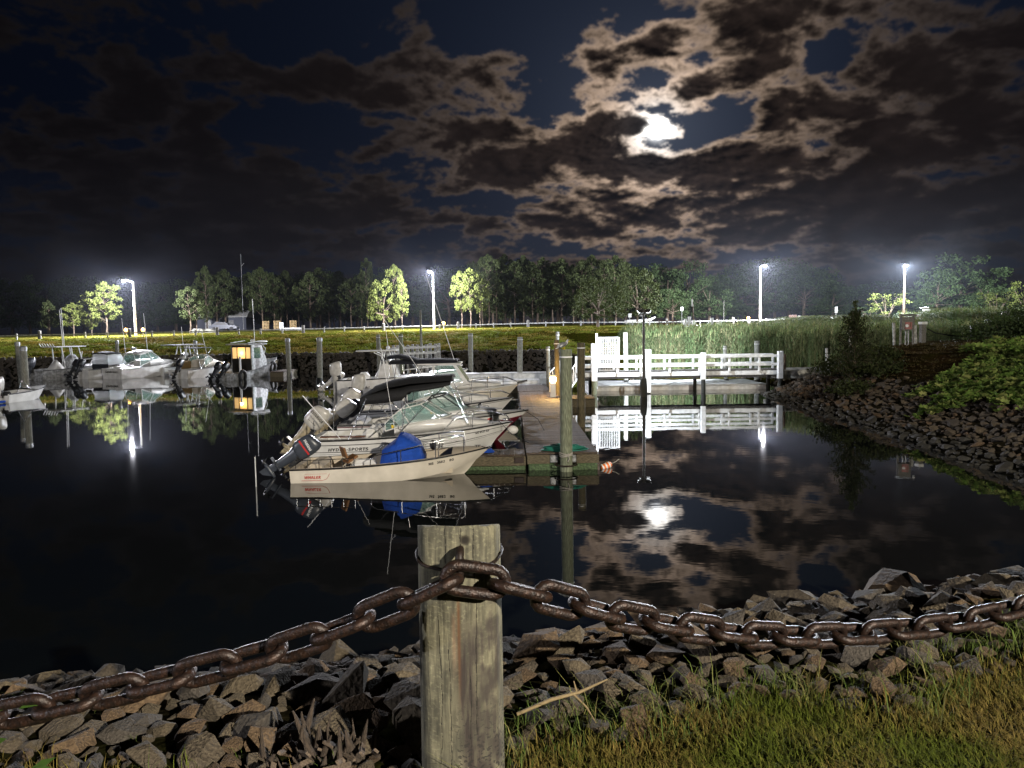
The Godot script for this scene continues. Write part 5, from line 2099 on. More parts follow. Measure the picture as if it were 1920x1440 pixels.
	# stacks of wire traps
	var st := [[502, "leftmost stack of yellow wire traps under the dim pines"], [523, "middle stack of yellow wire traps beside a white crate"], [553, "rightmost stack of yellow wire traps over a white board"]]
	grained(mat("trap_wire", lin(0.22, 0.15, 0.06), 0.7), T.cloudy, Vector3.ONE)
	for k in st:
		var x: float = (k[0] - 960.0) / 1400.0 * 112.0
		o = thing("trap_stack", k[1], "trap stack", Vector3(x, ground(x, -112), -112), 0.1, "wire trap stacks on the far lawn")
		for i in 3:
			s = Shape.new()
			var y := 0.06 + i * 0.46
			for yy in [y, y + 0.42]:
				for zz in [-0.28, 0.28]:
					s.box(Vector3(0, yy, zz), Vector3(0.9, 0.07, 0.05))
				for xx in [-0.42, 0.0, 0.42]:
					s.box(Vector3(xx, yy, 0), Vector3(0.06, 0.055, 0.6))
			for xx in [-0.42, 0.0, 0.42]:
				for zz in [-0.28, 0.28]:
					s.box(Vector3(xx, y + 0.21, zz * 1.02), Vector3(0.07, 0.42, 0.05))
			for xx in [-0.21, 0.21]:
				s.box(Vector3(xx, y + 0.21, 0.29), Vector3(0.05, 0.5, 0.03), Basis(Vector3(0, 0, 1), 0.7))
				s.box(Vector3(xx, y + 0.21, 0.3), Vector3(0.05, 0.5, 0.03), Basis(Vector3(0, 0, 1), -0.7))
			part("trap", s, M.trap_wire, o)
	o = thing("white_crate", "small white crate between the trap stacks", "crate", Vector3(-34.3, ground(-34.3, -112), -112), 0.1)
	s = Shape.new()
	s.box(Vector3(0, 0.6, 0), Vector3(0.5, 1.2, 0.5), Basis(), 0.02)
	part("box", s, M.white_paint, o)
	o = thing("stacked_boards", "low stack of white boards lying before the trap stacks", "boards", Vector3(-32.0, ground(-32, -109), -109), 0.08)
	for i in 3:
		s = Shape.new()
		s.box(Vector3(rng.randf_range(-0.2, 0.2), 0.12 + i * 0.12, 0), Vector3(2.9, 0.09, 0.5), Basis(), 0.01)
		part("board", s, M.white_paint, o)
	o = thing("rowing_boat", "pale upturned rowing boat under the pine with twin trunks", "boat", Vector3(-44.0, ground(-44, -107), -107), 0.05)
	s = Shape.new()
	s.ball(Vector3(0, 0.1, 0), Vector3(2.1, 0.42, 0.6), 14, 8)
	part("hull", s, M.pile_wood, o)
	s = Shape.new()
	s.box(Vector3(0, 0.5, 0), Vector3(3.0, 0.06, 0.06), Basis(), 0.01)
	part("keel_strip", s, M.old_white_paint, o)
	# a boat on a trailer and a parked car far off under the trees
	o = thing("trailer_boat", "small white boat on a trailer seen past the round tree", "boat", Vector3(19.3, ground(19.3, -112), -112), 0.2)
	s = Shape.new()
	s.loft([ring4(-2.2, 0.75, 0.8, 0.6), ring4(0.0, 0.8, 0.85, 0.65), ring4(1.5, 0.95, 0.6, 0.5), ring4(2.4, 1.25, 0.06, 0.2)])
	part("hull", s, M.gelcoat, o)
	for x in [-0.7, 0.3]:
		s = Shape.new()
		s.tube([Vector3(x, 0.32, -0.85), Vector3(x, 0.32, -0.7)], 0.32, 12)
		s.tube([Vector3(x, 0.32, 0.7), Vector3(x, 0.32, 0.85)], 0.32, 12)
		part("wheel", s, M.rubber, o)
	s = Shape.new()
	s.box(Vector3(0.5, 0.45, 0), Vector3(5.2, 0.1, 0.8))
	part("trailer", s, M.galvanised, o)
	s = Shape.new()
	s.slab(PackedVector2Array([Vector2(-0.4, 1.3), Vector2(0.4, 1.3), Vector2(0.1, 1.9)]), 1.3)
	part("windshield", s, M.black_paint, o)
	parked_car("dark parked car in the shade right of the far left lit pines", -47.5, -124, 0.1)
	# the small white pier by the far wall
	o = thing("small_pier", "small white railed pier jutting from the far stone wall", "pier", Vector3(0, 0, 0))
	s = Shape.new()
	s.box(Vector3(-8.6, 1.05, -66.5), Vector3(4.6, 0.16, 3.2), Basis(), 0.02)
	part("deck", s, M.grey_wood, o)
	for k in [-65.0, -68.0]:
		for x in [-10.75, -9.9, -9.0, -8.2, -7.4, -6.6]:
			s = Shape.new()
			s.box(Vector3(x, 1.2, k), Vector3(0.24, 2.6 + (x + 9) * 0.06, 0.24), Basis(), 0.02)
			part("pier_post", s, M.old_white_paint, o)
		for y in [2.25, 1.75]:
			s = Shape.new()
			s.box(Vector3(-8.7, y, k + 0.15), Vector3(4.3, 0.16, 0.06), Basis(Vector3(0, 0, 1), 0.03), 0.01)
			part("rail", s, M.white_paint, o)


func ring4(x: float, y: float, half: float, deep: float) -> PackedVector3Array:
	return PackedVector3Array([Vector3(x, y, half), Vector3(x, y - deep * 0.6, half * 0.8), Vector3(x, y - deep, 0), Vector3(x, y - deep * 0.6, -half * 0.8), Vector3(x, y, -half), Vector3(x, y + 0.05, 0)])


func signboard(label: String, px: float, z: float, tall: float, size: Vector2, board: String, _top: float) -> void:
	if not M.has("pale_board"):
		mat("pale_board", lin(0.55, 0.36, 0.36), 0.6)
	var x := (px - 960.0) / 1400.0 * -z
	var o := thing("sign", label, "sign", Vector3(x, ground(x, z), z), 0.0)
	var s := Shape.new()
	s.box(Vector3(0, tall * 0.5, 0), Vector3(0.08, tall + 0.3, 0.06), Basis(), 0.008)
	part("post", s, M.galvanised, o)
	s = Shape.new()
	s.box(Vector3(0, tall - size.y * 0.5 + 0.1, 0.05), Vector3(size.x, size.y, 0.03), Basis(), 0.006)
	part("board", s, M[board], o)


func parked_car(label: String, x: float, z: float, turn: float) -> void:
	var o := thing("parked_car", label, "car", Vector3(x, ground(x, z), z), turn)
	var s := Shape.new()
	var prof := PackedVector2Array([Vector2(-2.2, 0.35), Vector2(2.2, 0.35), Vector2(2.25, 0.7), Vector2(1.9, 0.88), Vector2(1.0, 0.95), Vector2(0.4, 1.42), Vector2(-1.1, 1.45), Vector2(-1.75, 0.98), Vector2(-2.2, 0.92)])
	s.slab(prof, 1.7)
	part("body", s, mat("car_paint", lin(0.06, 0.065, 0.08), 0.25), o)
	s = Shape.new()
	for zz in [0.855, -0.855]:
		s.slab(PackedVector2Array([Vector2(-1.5, 0.98), Vector2(0.8, 0.98), Vector2(0.36, 1.36), Vector2(-1.05, 1.38)]), 0.02, Transform3D(Basis(), Vector3(0, 0, zz)))
	part("side_window", s, M.black_paint, o)
	for xx in [-1.35, 1.4]:
		for zz in [0.78, -0.78]:
			s = Shape.new()
			s.tube([Vector3(xx, 0.33, zz - 0.1), Vector3(xx, 0.33, zz + 0.1)], 0.33, 14)
			part("wheel", s, M.rubber, o)
	for zz in [0.6, -0.6]:
		s = Shape.new()
		s.box(Vector3(2.22, 0.68, zz), Vector3(0.06, 0.12, 0.34), Basis(), 0.02)
		part("headlight", s, M.white_print, o)


# ------------------------------------------------------------------ along the right shore
func make_right_things() -> void:
	var t := thing("station_box", "wooden roofed box with a red recess standing on legs on the right lawn", "box stand", Vector3(20.1, ground(20.1, -38), -38), -0.25)
	var s := Shape.new()
	for i in 7:
		s = Shape.new()
		s.box(Vector3(0, 0.78 + i * 0.098, 0), Vector3(0.6, 0.09, 0.36), Basis(), 0.008)
		part("board", s, M.grey_wood, t)
	for x in [-0.29, 0.29]:
		s = Shape.new()
		s.box(Vector3(x, 0.6, -0.02), Vector3(0.09, 1.7, 0.09), Basis(), 0.01)
		part("leg", s, M.grey_wood, t)
	for x in [-0.06, 0.07]:
		s = Shape.new()
		s.tube([Vector3(x, -0.2, 0), Vector3(x, 0.74, 0)], 0.035, 8)
		part("conduit", s, M.galvanised, t)
	s = Shape.new()
	s.box(Vector3(0, 1.5, 0), Vector3(0.74, 0.06, 0.5), Basis(Vector3(1, 0, 0), 0.12), 0.01)
	part("roof", s, M.grey_wood, t)
	s = Shape.new()
	s.box(Vector3(0.02, 0.97, 0.19), Vector3(0.32, 0.36, 0.03), Basis(), 0.008)
	part("red_panel", s, mat("deep_red", lin(0.16, 0.02, 0.015), 0.5), t)
	s = Shape.new()
	s.lathe([Vector2(0.075, -0.02), Vector2(0.075, 0.02), Vector2(0.001, 0.025)], 14, Transform3D(Basis(Vector3(1, 0, 0), PI / 2), Vector3(-0.06, 0.96, 0.225)))
	part("white_dial", s, M.white_paint, t)
	s = Shape.new()
	s.box(Vector3(0.1, 1.0, 0.215), Vector3(0.04, 0.26, 0.03), Basis(), 0.006)
	part("handle", s, M.red_wood, t)
	s = Shape.new()
	s.box(Vector3(0.45, 1.46, 0.05), Vector3(0.1, 0.12, 0.1), Basis(), 0.02)
	part("socket", s, M.white_paint, t)
	# capped posts
	var q := [[21.55, -39.2, 1.02, 0.13, "square grey post with a white cap right of the station box", "white_paint"], [28.4, -44.5, 1.1, 0.2, "thick round post with a white cap on the right crest", "white_paint"], [27.7, -42.0, 1.3, 0.18, "round post with a pale cap half hidden by the rose bush", "galvanised"], [26.3, -42.6, 0.72, 0.15, "short post with a pale cap left of the thick capped post", "galvanised"]]
	for k in q:
		t = thing("capped_post", k[4], "post", Vector3(k[0], ground(k[0], k[1]), k[1]), 0.2, "capped posts on the right lawn")
		s = Shape.new()
		if k[3] < 0.14: s.box(Vector3(0, k[2] * 0.5 - 0.2, 0), Vector3(k[3] * 2, k[2] + 0.4, k[3] * 2), Basis(), 0.02)
		else: s.tube([Vector3(0, -0.4, 0), Vector3(0, k[2], 0)], k[3], 14)
		part("shaft", s, M.grey_wood, t)
		s = Shape.new()
		if k[3] < 0.14: s.box(Vector3(0, k[2] + 0.02, 0), Vector3(k[3] * 2.5, 0.14, k[3] * 2.5), Basis(), 0.02)
		else: s.lathe([Vector2(k[3] * 1.06, k[2] - 0.12), Vector2(k[3] * 1.08, k[2] + 0.02), Vector2(k[3] * 0.7, k[2] + 0.07), Vector2(0.001, k[2] + 0.09)], 14)
		part("cap", s, M[k[5]], t)
	t = thing("black_hose", "black hose drooping from the square capped post to the grass", "hose", Vector3(21.7, ground(21.7, -39), -39))
	s = Shape.new()
	var e := Vector3(3.2, ground(24.9, -40) - ground(21.7, -39) + 0.06, -1.0)
	s.tube([Vector3(0, 0.72, 0), Vector3(0.5, 0.5, -0.15), Vector3(1.4, 0.36, -0.4), Vector3(2.3, 0.3, -0.7), e], 0.035, 6)
	part("hose_line", s, M.rubber, t)
	for k in [[21.6, -42.2, 1.25, "pale thin stake left of the station box among the reeds"], [19.1, -45.2, 1.25, "pale leaning stake by the shore left of the young cedar"], [17.6, -38.8, 1.7, "white flaking stake half hidden by the young cedar"], [20.75, -38.4, 0.9, "short stake close behind the station box"]]:
		t = thing("stake", k[3], "stake", Vector3(k[0], ground(k[0], k[1]), k[1]), 0.0, "stakes along the right shore")
		s = Shape.new()
		s.box(Vector3(0, k[2] * 0.5 - 0.1, 0), Vector3(0.13, k[2] + 0.3, 0.1), Basis(Vector3(0, 0, 1), 0.06), 0.01)
		part("shaft", s, M.old_white_paint, t)
	t = thing("equipment_trailer", "low pale roofed trailer half hidden behind the right reeds", "trailer", Vector3(47.6, ground(47.6, -84), -84), 0.1)
	s = Shape.new()
	s.box(Vector3(0, 0.95, 0), Vector3(2.3, 0.9, 1.5), Basis(), 0.06)
	part("body", s, M.old_white_paint, t)
	s = Shape.new()
	s.box(Vector3(-0.1, 1.46, 0), Vector3(2.6, 0.1, 1.7), Basis(), 0.03)
	part("roof", s, M.galvanised, t)
	for z in [-0.8, 0.8]:
		s = Shape.new()
		s.tube([Vector3(0, 0.32, z - 0.09), Vector3(0, 0.32, z + 0.09)], 0.32, 12)
		part("wheel", s, M.rubber, t)
	# the shore end of the gangway
	t = thing("abutment", "pale concrete path end where the gangway meets the shore", "path", Vector3(17.6, 0, -44.2))
	s = Shape.new()
	s.box(Vector3(0, 0.95, 0.2), Vector3(4.6, 0.5, 2.6), Basis(), 0.03)
	part("slab", s, M.concrete, t)
	s = Shape.new()
	s.box(Vector3(-1.9, 1.62, 1.3), Vector3(0.1, 0.95, 0.1), Basis(), 0.01)
	part("rail_post", s, M.brown_wood, t)


# ------------------------------------------------------------------ boats
# a boat lies along +x with its stern at the origin and its waterline at y = 0; +z is starboard
class Lines:
	var l := 5.0
	var b := 2.0
	var fs := 0.5
	var fb := 0.9
	var rake := 0.7
	var full := 2.4

	func half(s: float) -> float:
		return b * 0.5 * maxf(0.0, 1.0 - pow(maxf(0.0, (s - 0.35) / 0.65), full)) * (0.93 + 0.07 * smoothstep(0.0, 0.3, s))

	func sheer(s: float) -> float:
		return fs + (fb - fs) * pow(s, 1.7)

	func side(s: float, t: float, sd := 1.0) -> Vector3:
		# t: 0 at the chine, 1 at the sheer
		var bs := half(s)
		var bc := bs * (0.88 - 0.32 * s * s * s)
		var cy := -0.06 + (0.5 * fb + 0.06) * pow(s, 3.4)
		return Vector3(l * s - rake * (1.0 - t) * 0.55 * pow(s, 3.0), lerpf(cy, sheer(s), t), sd * lerpf(bc, bs, pow(t, 0.8)))

	func keel(s: float) -> Vector3:
		return Vector3(l * s - rake * pow(s, 3.0), -0.3 + 0.27 * pow(s, 5.0), 0)

	func deck(s: float, sd: float, inset: float, up := 0.0) -> Vector3:
		var w := maxf(half(s) - inset, 0.0)
		return Vector3(l * s, sheer(s) + up, sd * w)


func hull(parent: Node, k: Lines, look: String, low := "", split := 0.0, bottom := "same") -> void:
	var n := 26
	for piece in 3:
		if piece == 2 and low == "": continue
		var s := Shape.new()
		for sd in [1.0, -1.0]:
			var rows := []
			var ts := [0.0, 0.25, 0.5, 0.75, 1.0]
			if piece == 0:
				var a := PackedVector3Array()
				var m := PackedVector3Array()
				var c := PackedVector3Array()
				for i in n + 1:
					var u := 1.0 - pow(1.0 - float(i) / n, 1.35)
					a.append(k.keel(u))
					c.append(k.side(u, 0.0, sd))
					m.append((a[i] + c[i]) * 0.5 + Vector3(0, -0.02, 0))
				rows = [a, m, c]
			else:
				for t in ts:
					var tt: float = lerpf(split, 1.0, t) if piece == 1 else t * split
					var row := PackedVector3Array()
					for i in n + 1:
						var u := 1.0 - pow(1.0 - float(i) / n, 1.35)
						row.append(k.side(u, tt, sd))
					rows.append(row)
			s.sheet(rows, false, sd < 0)
		if piece != 2 and piece != 0:
			var a := k.side(0, split, 1)
			var b := k.side(0, 1, 1)
			var c := k.side(0, 1, -1)
			var d := k.side(0, split, -1)
			s.quad(a, b, c, d)
		elif piece == 2:
			s.quad(k.side(0, 0, 1), k.side(0, split, 1), k.side(0, split, -1), k.side(0, 0, -1))
		else:
			s.tri(k.keel(0), k.side(0, 0, 1), k.side(0, 0, -1))
		part(["bottom", "hull", "lower_hull"][piece], s, M[[bottom if bottom != "same" else (low if low != "" else look), look, low][piece]], parent)


func floor_half(k: Lines, s: float, wide: float) -> float:
	return minf(k.half(s) - wide - 0.03, k.half(s) * (0.88 - 0.32 * s * s * s) * 0.75 + 0.12 * (1.0 - s))


func liner(parent: Node, k: Lines, look: String, cockpit: float, sole := 0.12, wide := 0.15, floor_look := "") -> void:
	var s := Shape.new()
	var n := 14
	for sd in [1.0, -1.0]:
		var outer := PackedVector3Array()
		var inner := PackedVector3Array()
		var low := PackedVector3Array()
		for i in n + 1:
			var u := lerpf(0.0, cockpit, float(i) / n)
			var uu := clampf(u, 0.03, cockpit)
			outer.append(k.deck(u, sd, 0.0, 0.004))
			inner.append(k.deck(uu, sd, wide, 0.012))
			var q := k.deck(uu, sd, wide + 0.03)
			low.append(Vector3(q.x, sole, sd * floor_half(k, uu, wide)))
		s.sheet([outer, inner], false, sd < 0)
		s.sheet([inner, low], false, sd < 0)
	# stern board and the cockpit's fore wall
	for u in [0.03, cockpit]:
		var a := k.deck(u, 1, wide, 0.012)
		var b := k.deck(u, -1, wide, 0.012)
		var c := Vector3(b.x, sole, -floor_half(k, u, wide))
		var d := Vector3(a.x, sole, floor_half(k, u, wide))
		if u > 0.5: s.quad(a, b, c, d)
		else: s.quad(a, d, c, b)
	s.quad(k.deck(0, 1, 0, 0.005), k.deck(0.03, 1, wide, 0.012), k.deck(0.03, -1, wide, 0.012), k.deck(0, -1, 0, 0.005))
	# the fore deck, slightly crowned
	var rows := []
	for i in 13:
		var u := lerpf(cockpit, 1.0, 1.0 - pow(1.0 - float(i) / 12, 1.3))
		var row := PackedVector3Array()
		for j in 9:
			var w := 1.0 - j / 4.0
			var p := k.deck(u, 1, 0.0, 0.006)
			row.append(Vector3(p.x, p.y + 0.11 * (1.0 - w * w) * minf(1.0, k.half(u) / (k.b * 0.4)), p.z * w))
		rows.append(row)
	s.sheet(rows, false, true)
	part("deck", s, M[look], parent)
	var fl := PackedVector3Array()
	var fr := PackedVector3Array()
	for i in n + 1:
		var u := lerpf(0.03, cockpit, float(i) / n)
		fl.append(Vector3(k.l * u, sole + 0.004, floor_half(k, u, wide)))
		fr.append(Vector3(k.l * u, sole + 0.004, -floor_half(k, u, wide)))
	s = Shape.new()
	s.sheet([fl, fr])
	part("cockpit_sole", s, M[floor_look if floor_look else look], parent)


func rub_rail(parent: Node, k: Lines, look: String, r := 0.025) -> void:
	var s := Shape.new()
	var line := []
	for i in 25:
		line.append(k.side(1.0 - pow(1.0 - i / 24.0, 1.35), 0.985, 1.0) + Vector3(0, 0, r * 0.5))
	for i in 24:
		line.append(k.side(pow((23 - i) / 24.0, 0.8), 0.985, -1.0) - Vector3(0, 0, r * 0.5))
	s.tube(line, r, 6)
	part("rub_rail", s, M[look], parent)


func stripe(parent: Node, k: Lines, look: String, t0: float, t1: float, s0: float, s1: float, called := "stripe") -> void:
	for sd in [1.0, -1.0]:
		var s := Shape.new()
		var rows := []
		for t in [t0, t1]:
			var row := PackedVector3Array()
			for i in 21:
				var u := lerpf(s0, s1, i / 20.0)
				row.append(k.side(u, t, sd) + Vector3(0.004, 0, 0.005 * sd))
			rows.append(row)
		s.sheet(rows, false, sd < 0)
		part(called, s, M[look], parent)


func lettering(parent: Node, text: String, at: Vector3, along: Vector3, out: Vector3, tall: float, look: String, italic := false, wide := 0.0) -> void:
	var f := SystemFont.new()
	f.font_names = PackedStringArray(["Droid Sans"])
	f.font_weight = 700
	f.font_italic = italic
	var m := TextMesh.new()
	m.text = text
	m.font = f
	m.font_size = 64
	m.pixel_size = 0.01
	m.depth = 0.02
	m.curve_step = 3
	var box := m.get_aabb()
	var k := tall / 0.46
	var kx := k if wide == 0.0 else wide / maxf(box.size.x, 0.01)
	var x := along.normalized()
	var z := (out - x * out.dot(x)).normalized()
	var y := z.cross(x)
	var shear := 0.22 if italic else 0.0
	put("lettering", m, M[look], parent, Transform3D(Basis(x * kx, (y + x * shear) * k, z * 0.2), at + z * 0.007))


func hull_text(parent: Node, k: Lines, text: String, s: float, t: float, tall: float, look: String, italic := false, wide := 0.0, sd := 1.0) -> void:
	var p := k.side(s, t, sd)
	var du := k.side(s + 0.02, t, sd) - k.side(s - 0.02, t, sd)
	var dv := k.side(s, t + 0.05, sd) - k.side(s, t - 0.05, sd)
	lettering(parent, text, p, du * sd, du.cross(dv) * sd, tall, look, italic, wide)


func outboard(parent: Node, at: Vector3, tilt: float, cowl: String, leg: String, size := 1.0, turn := 0.0) -> Node3D:
	var h := hub("outboard_motor", parent, Transform3D(Basis(Vector3.UP, turn) * Basis(Vector3(0, 0, 1), -tilt) * Basis.from_scale(Vector3.ONE * size), at))
	var s := Shape.new()
	var rows := []
	for q in [[0.14, 0.16, 0.11, -0.16], [0.18, 0.23, 0.15, -0.17], [0.28, 0.265, 0.165, -0.17], [0.5, 0.27, 0.168, -0.165], [0.66, 0.25, 0.158, -0.16], [0.74, 0.2, 0.13, -0.15], [0.78, 0.11, 0.07, -0.13]]:
		var ring := PackedVector3Array()
		for j in 18:
			var a := -TAU * j / 18.0
			var e := pow(pow(absf(cos(a)), 3.2) + pow(absf(sin(a)), 3.2), -1.0 / 3.2)
			ring.append(Vector3(q[3] + q[1] * e * cos(a), q[0] + 0.05 * cos(a) * (q[0] - 0.2), q[2] * e * sin(a)))
		rows.append(ring)
	s.loft(rows)
	part("cowling", s, M[cowl], h)
	s = Shape.new()
	rows = []
	for q in [[0.17, 0.19, 0.11, -0.17], [0.0, 0.15, 0.09, -0.17], [-0.3, 0.12, 0.06, -0.18], [-0.47, 0.11, 0.045, -0.19], [-0.66, 0.1, 0.035, -0.2]]:
		var ring := PackedVector3Array()
		for j in 14:
			var a := TAU * j / 14.0
			ring.append(Vector3(q[3] + q[1] * cos(a), q[0], q[2] * sin(a)))
		rows.append(ring)
	s.loft(rows)
	s.box(Vector3(-0.24, -0.47, 0), Vector3(0.42, 0.018, 0.2), Basis(), 0.004)
	s.ball(Vector3(-0.2, -0.7, 0), Vector3(0.25, 0.062, 0.062), 12, 9)
	s.slab(PackedVector2Array([Vector2(-0.32, -0.72), Vector2(-0.02, -0.72), Vector2(-0.2, -0.92), Vector2(-0.32, -0.95)]), 0.016)
	part("lower_unit", s, M[leg], h)
	s = Shape.new()
	for sd in [-1, 1]:
		s.box(Vector3(0.0, -0.02, 0.085 * sd), Vector3(0.1, 0.38, 0.03), Basis(Vector3(0, 0, 1), 0.1), 0.008)
	s.box(Vector3(-0.03, 0.12, 0), Vector3(0.14, 0.06, 0.2), Basis(), 0.01)
	part("clamp_bracket", s, M.dark_metal, h)
	s = Shape.new()
	s.lathe([Vector2(0.001, -0.09), Vector2(0.035, -0.05), Vector2(0.045, 0.05)], 10, Transform3D(Basis(Vector3(0, 0, 1), -PI / 2), Vector3(-0.47, -0.7, 0)))
	for j in 3:
		var a := TAU * j / 3.0
		var r := Vector3(0, cos(a), sin(a))
		var c := Vector3(0, -sin(a), cos(a))
		var o := Vector3(-0.47, -0.7, 0)
		s.quad(o + r * 0.04 - c * 0.03 + Vector3(0.03, 0, 0), o + r * 0.16 - c * 0.06 + Vector3(0.02, 0, 0), o + r * 0.17 + c * 0.05 - Vector3(0.04, 0, 0), o + r * 0.04 + c * 0.03 - Vector3(0.03, 0, 0))
	part("propeller", s, M.steel, h)
	return h


func rods(called: String, parent: Node, lines: Array, r: float, look: String) -> void:
	for l in lines:
		var s := Shape.new()
		s.tube(l, r, 6)
		part(called, s, M[look], parent)


func pane(called: String, parent: Node, corners: Array, look: String) -> void:
	var s := Shape.new()
	s.quad(corners[0], corners[1], corners[2], corners[3])
	part(called, s, M[look], parent)


# a wrap-round windscreen from its foot outline on one side: [x, z, foot y, top y, lean]
func windscreen(parent: Node, foot: Array, frame: String, look := "window_glass", r := 0.02) -> void:
	var low := []
	var high := []
	for sd in [1.0, -1.0]:
		var l := []
		var t := []
		for p in foot:
			l.append(Vector3(p[0], p[2], p[1] * sd))
			t.append(Vector3(p[0] - p[4], p[3], p[1] * 0.86 * sd))
		if sd < 0:
			l.reverse()
			t.reverse()
		low.append_array(l)
		high.append_array(t)
	var lines := [low, high]
	for i in low.size():
		lines.append([low[i], high[i]])
	rods("windshield_frame", parent, lines, r, frame)
	for i in low.size() - 1:
		pane("windshield_pane", parent, [low[i], high[i], high[i + 1], low[i + 1]], look)


func canopy(parent: Node, called: String, stations: Array, look: String) -> void:
	# stations: [x, y, half width, crown, valance]
	var rows := []
	for q in stations:
		var ring := PackedVector3Array()
		for j in 11:
			var w := 1.0 - j / 5.0
			ring.append(Vector3(q[0], q[1] + q[3] * (1.0 - w * w), q[2] * w))
		ring.append(Vector3(q[0], q[1] - q[4], -q[2] * 1.01))
		for j in 11:
			var w := -0.97 + j * 0.194
			ring.append(Vector3(q[0], q[1] + q[3] * (1.0 - w * w) - 0.03, q[2] * w))
		ring.append(Vector3(q[0], q[1] - q[4], q[2] * 1.01))
		rows.append(ring)
	var s := Shape.new()
	s.loft(rows, true, true)
	part(called, s, M[look], parent)


func cushion(parent: Node, called: String, at: Vector3, size: Vector3, look: String, b := Basis()) -> void:
	var s := Shape.new()
	s.box(at, size, b, minf(size.x, minf(size.y, size.z)) * 0.3)
	part(called, s, M[look], parent)


func fairing(parent: Node, called: String, stations: Array, look: String) -> void:
	# a lofted box: [x, foot y, top y, half width at the foot, half width at the top]
	var rows := []
	for q in stations:
		rows.append(PackedVector3Array([Vector3(q[0], q[1], q[3]), Vector3(q[0], lerpf(q[1], q[2], 0.85), lerpf(q[3], q[4], 0.8)), Vector3(q[0], q[2], q[4] * 0.85), Vector3(q[0], q[2] + 0.02, 0), Vector3(q[0], q[2], -q[4] * 0.85), Vector3(q[0], lerpf(q[1], q[2], 0.85), -lerpf(q[3], q[4], 0.8)), Vector3(q[0], q[1], -q[3])]))
	var s := Shape.new()
	s.loft(rows, true, true)
	part(called, s, M[look], parent)


func lines_of(l: float, b: float, fs: float, fb: float, rake: float, full := 2.4) -> Lines:
	var k := Lines.new()
	k.l = l
	k.b = b
	k.fs = fs
	k.fb = fb
	k.rake = rake
	k.full = full
	return k


func whip(parent: Node, at: Vector3, top: Vector3, r := 0.008) -> void:
	rods("antenna", parent, [[at, top]], r, "white_print")


func cleat(parent: Node, at: Vector3) -> void:
	var s := Shape.new()
	s.tube([at + Vector3(-0.08, 0.05, 0), at + Vector3(0.08, 0.05, 0)], 0.011, 6)
	s.tube([at + Vector3(-0.03, 0, 0), at + Vector3(-0.03, 0.05, 0)], 0.01, 5)
	s.tube([at + Vector3(0.03, 0, 0), at + Vector3(0.03, 0.05, 0)], 0.01, 5)
	part("cleat", s, M.steel, parent)


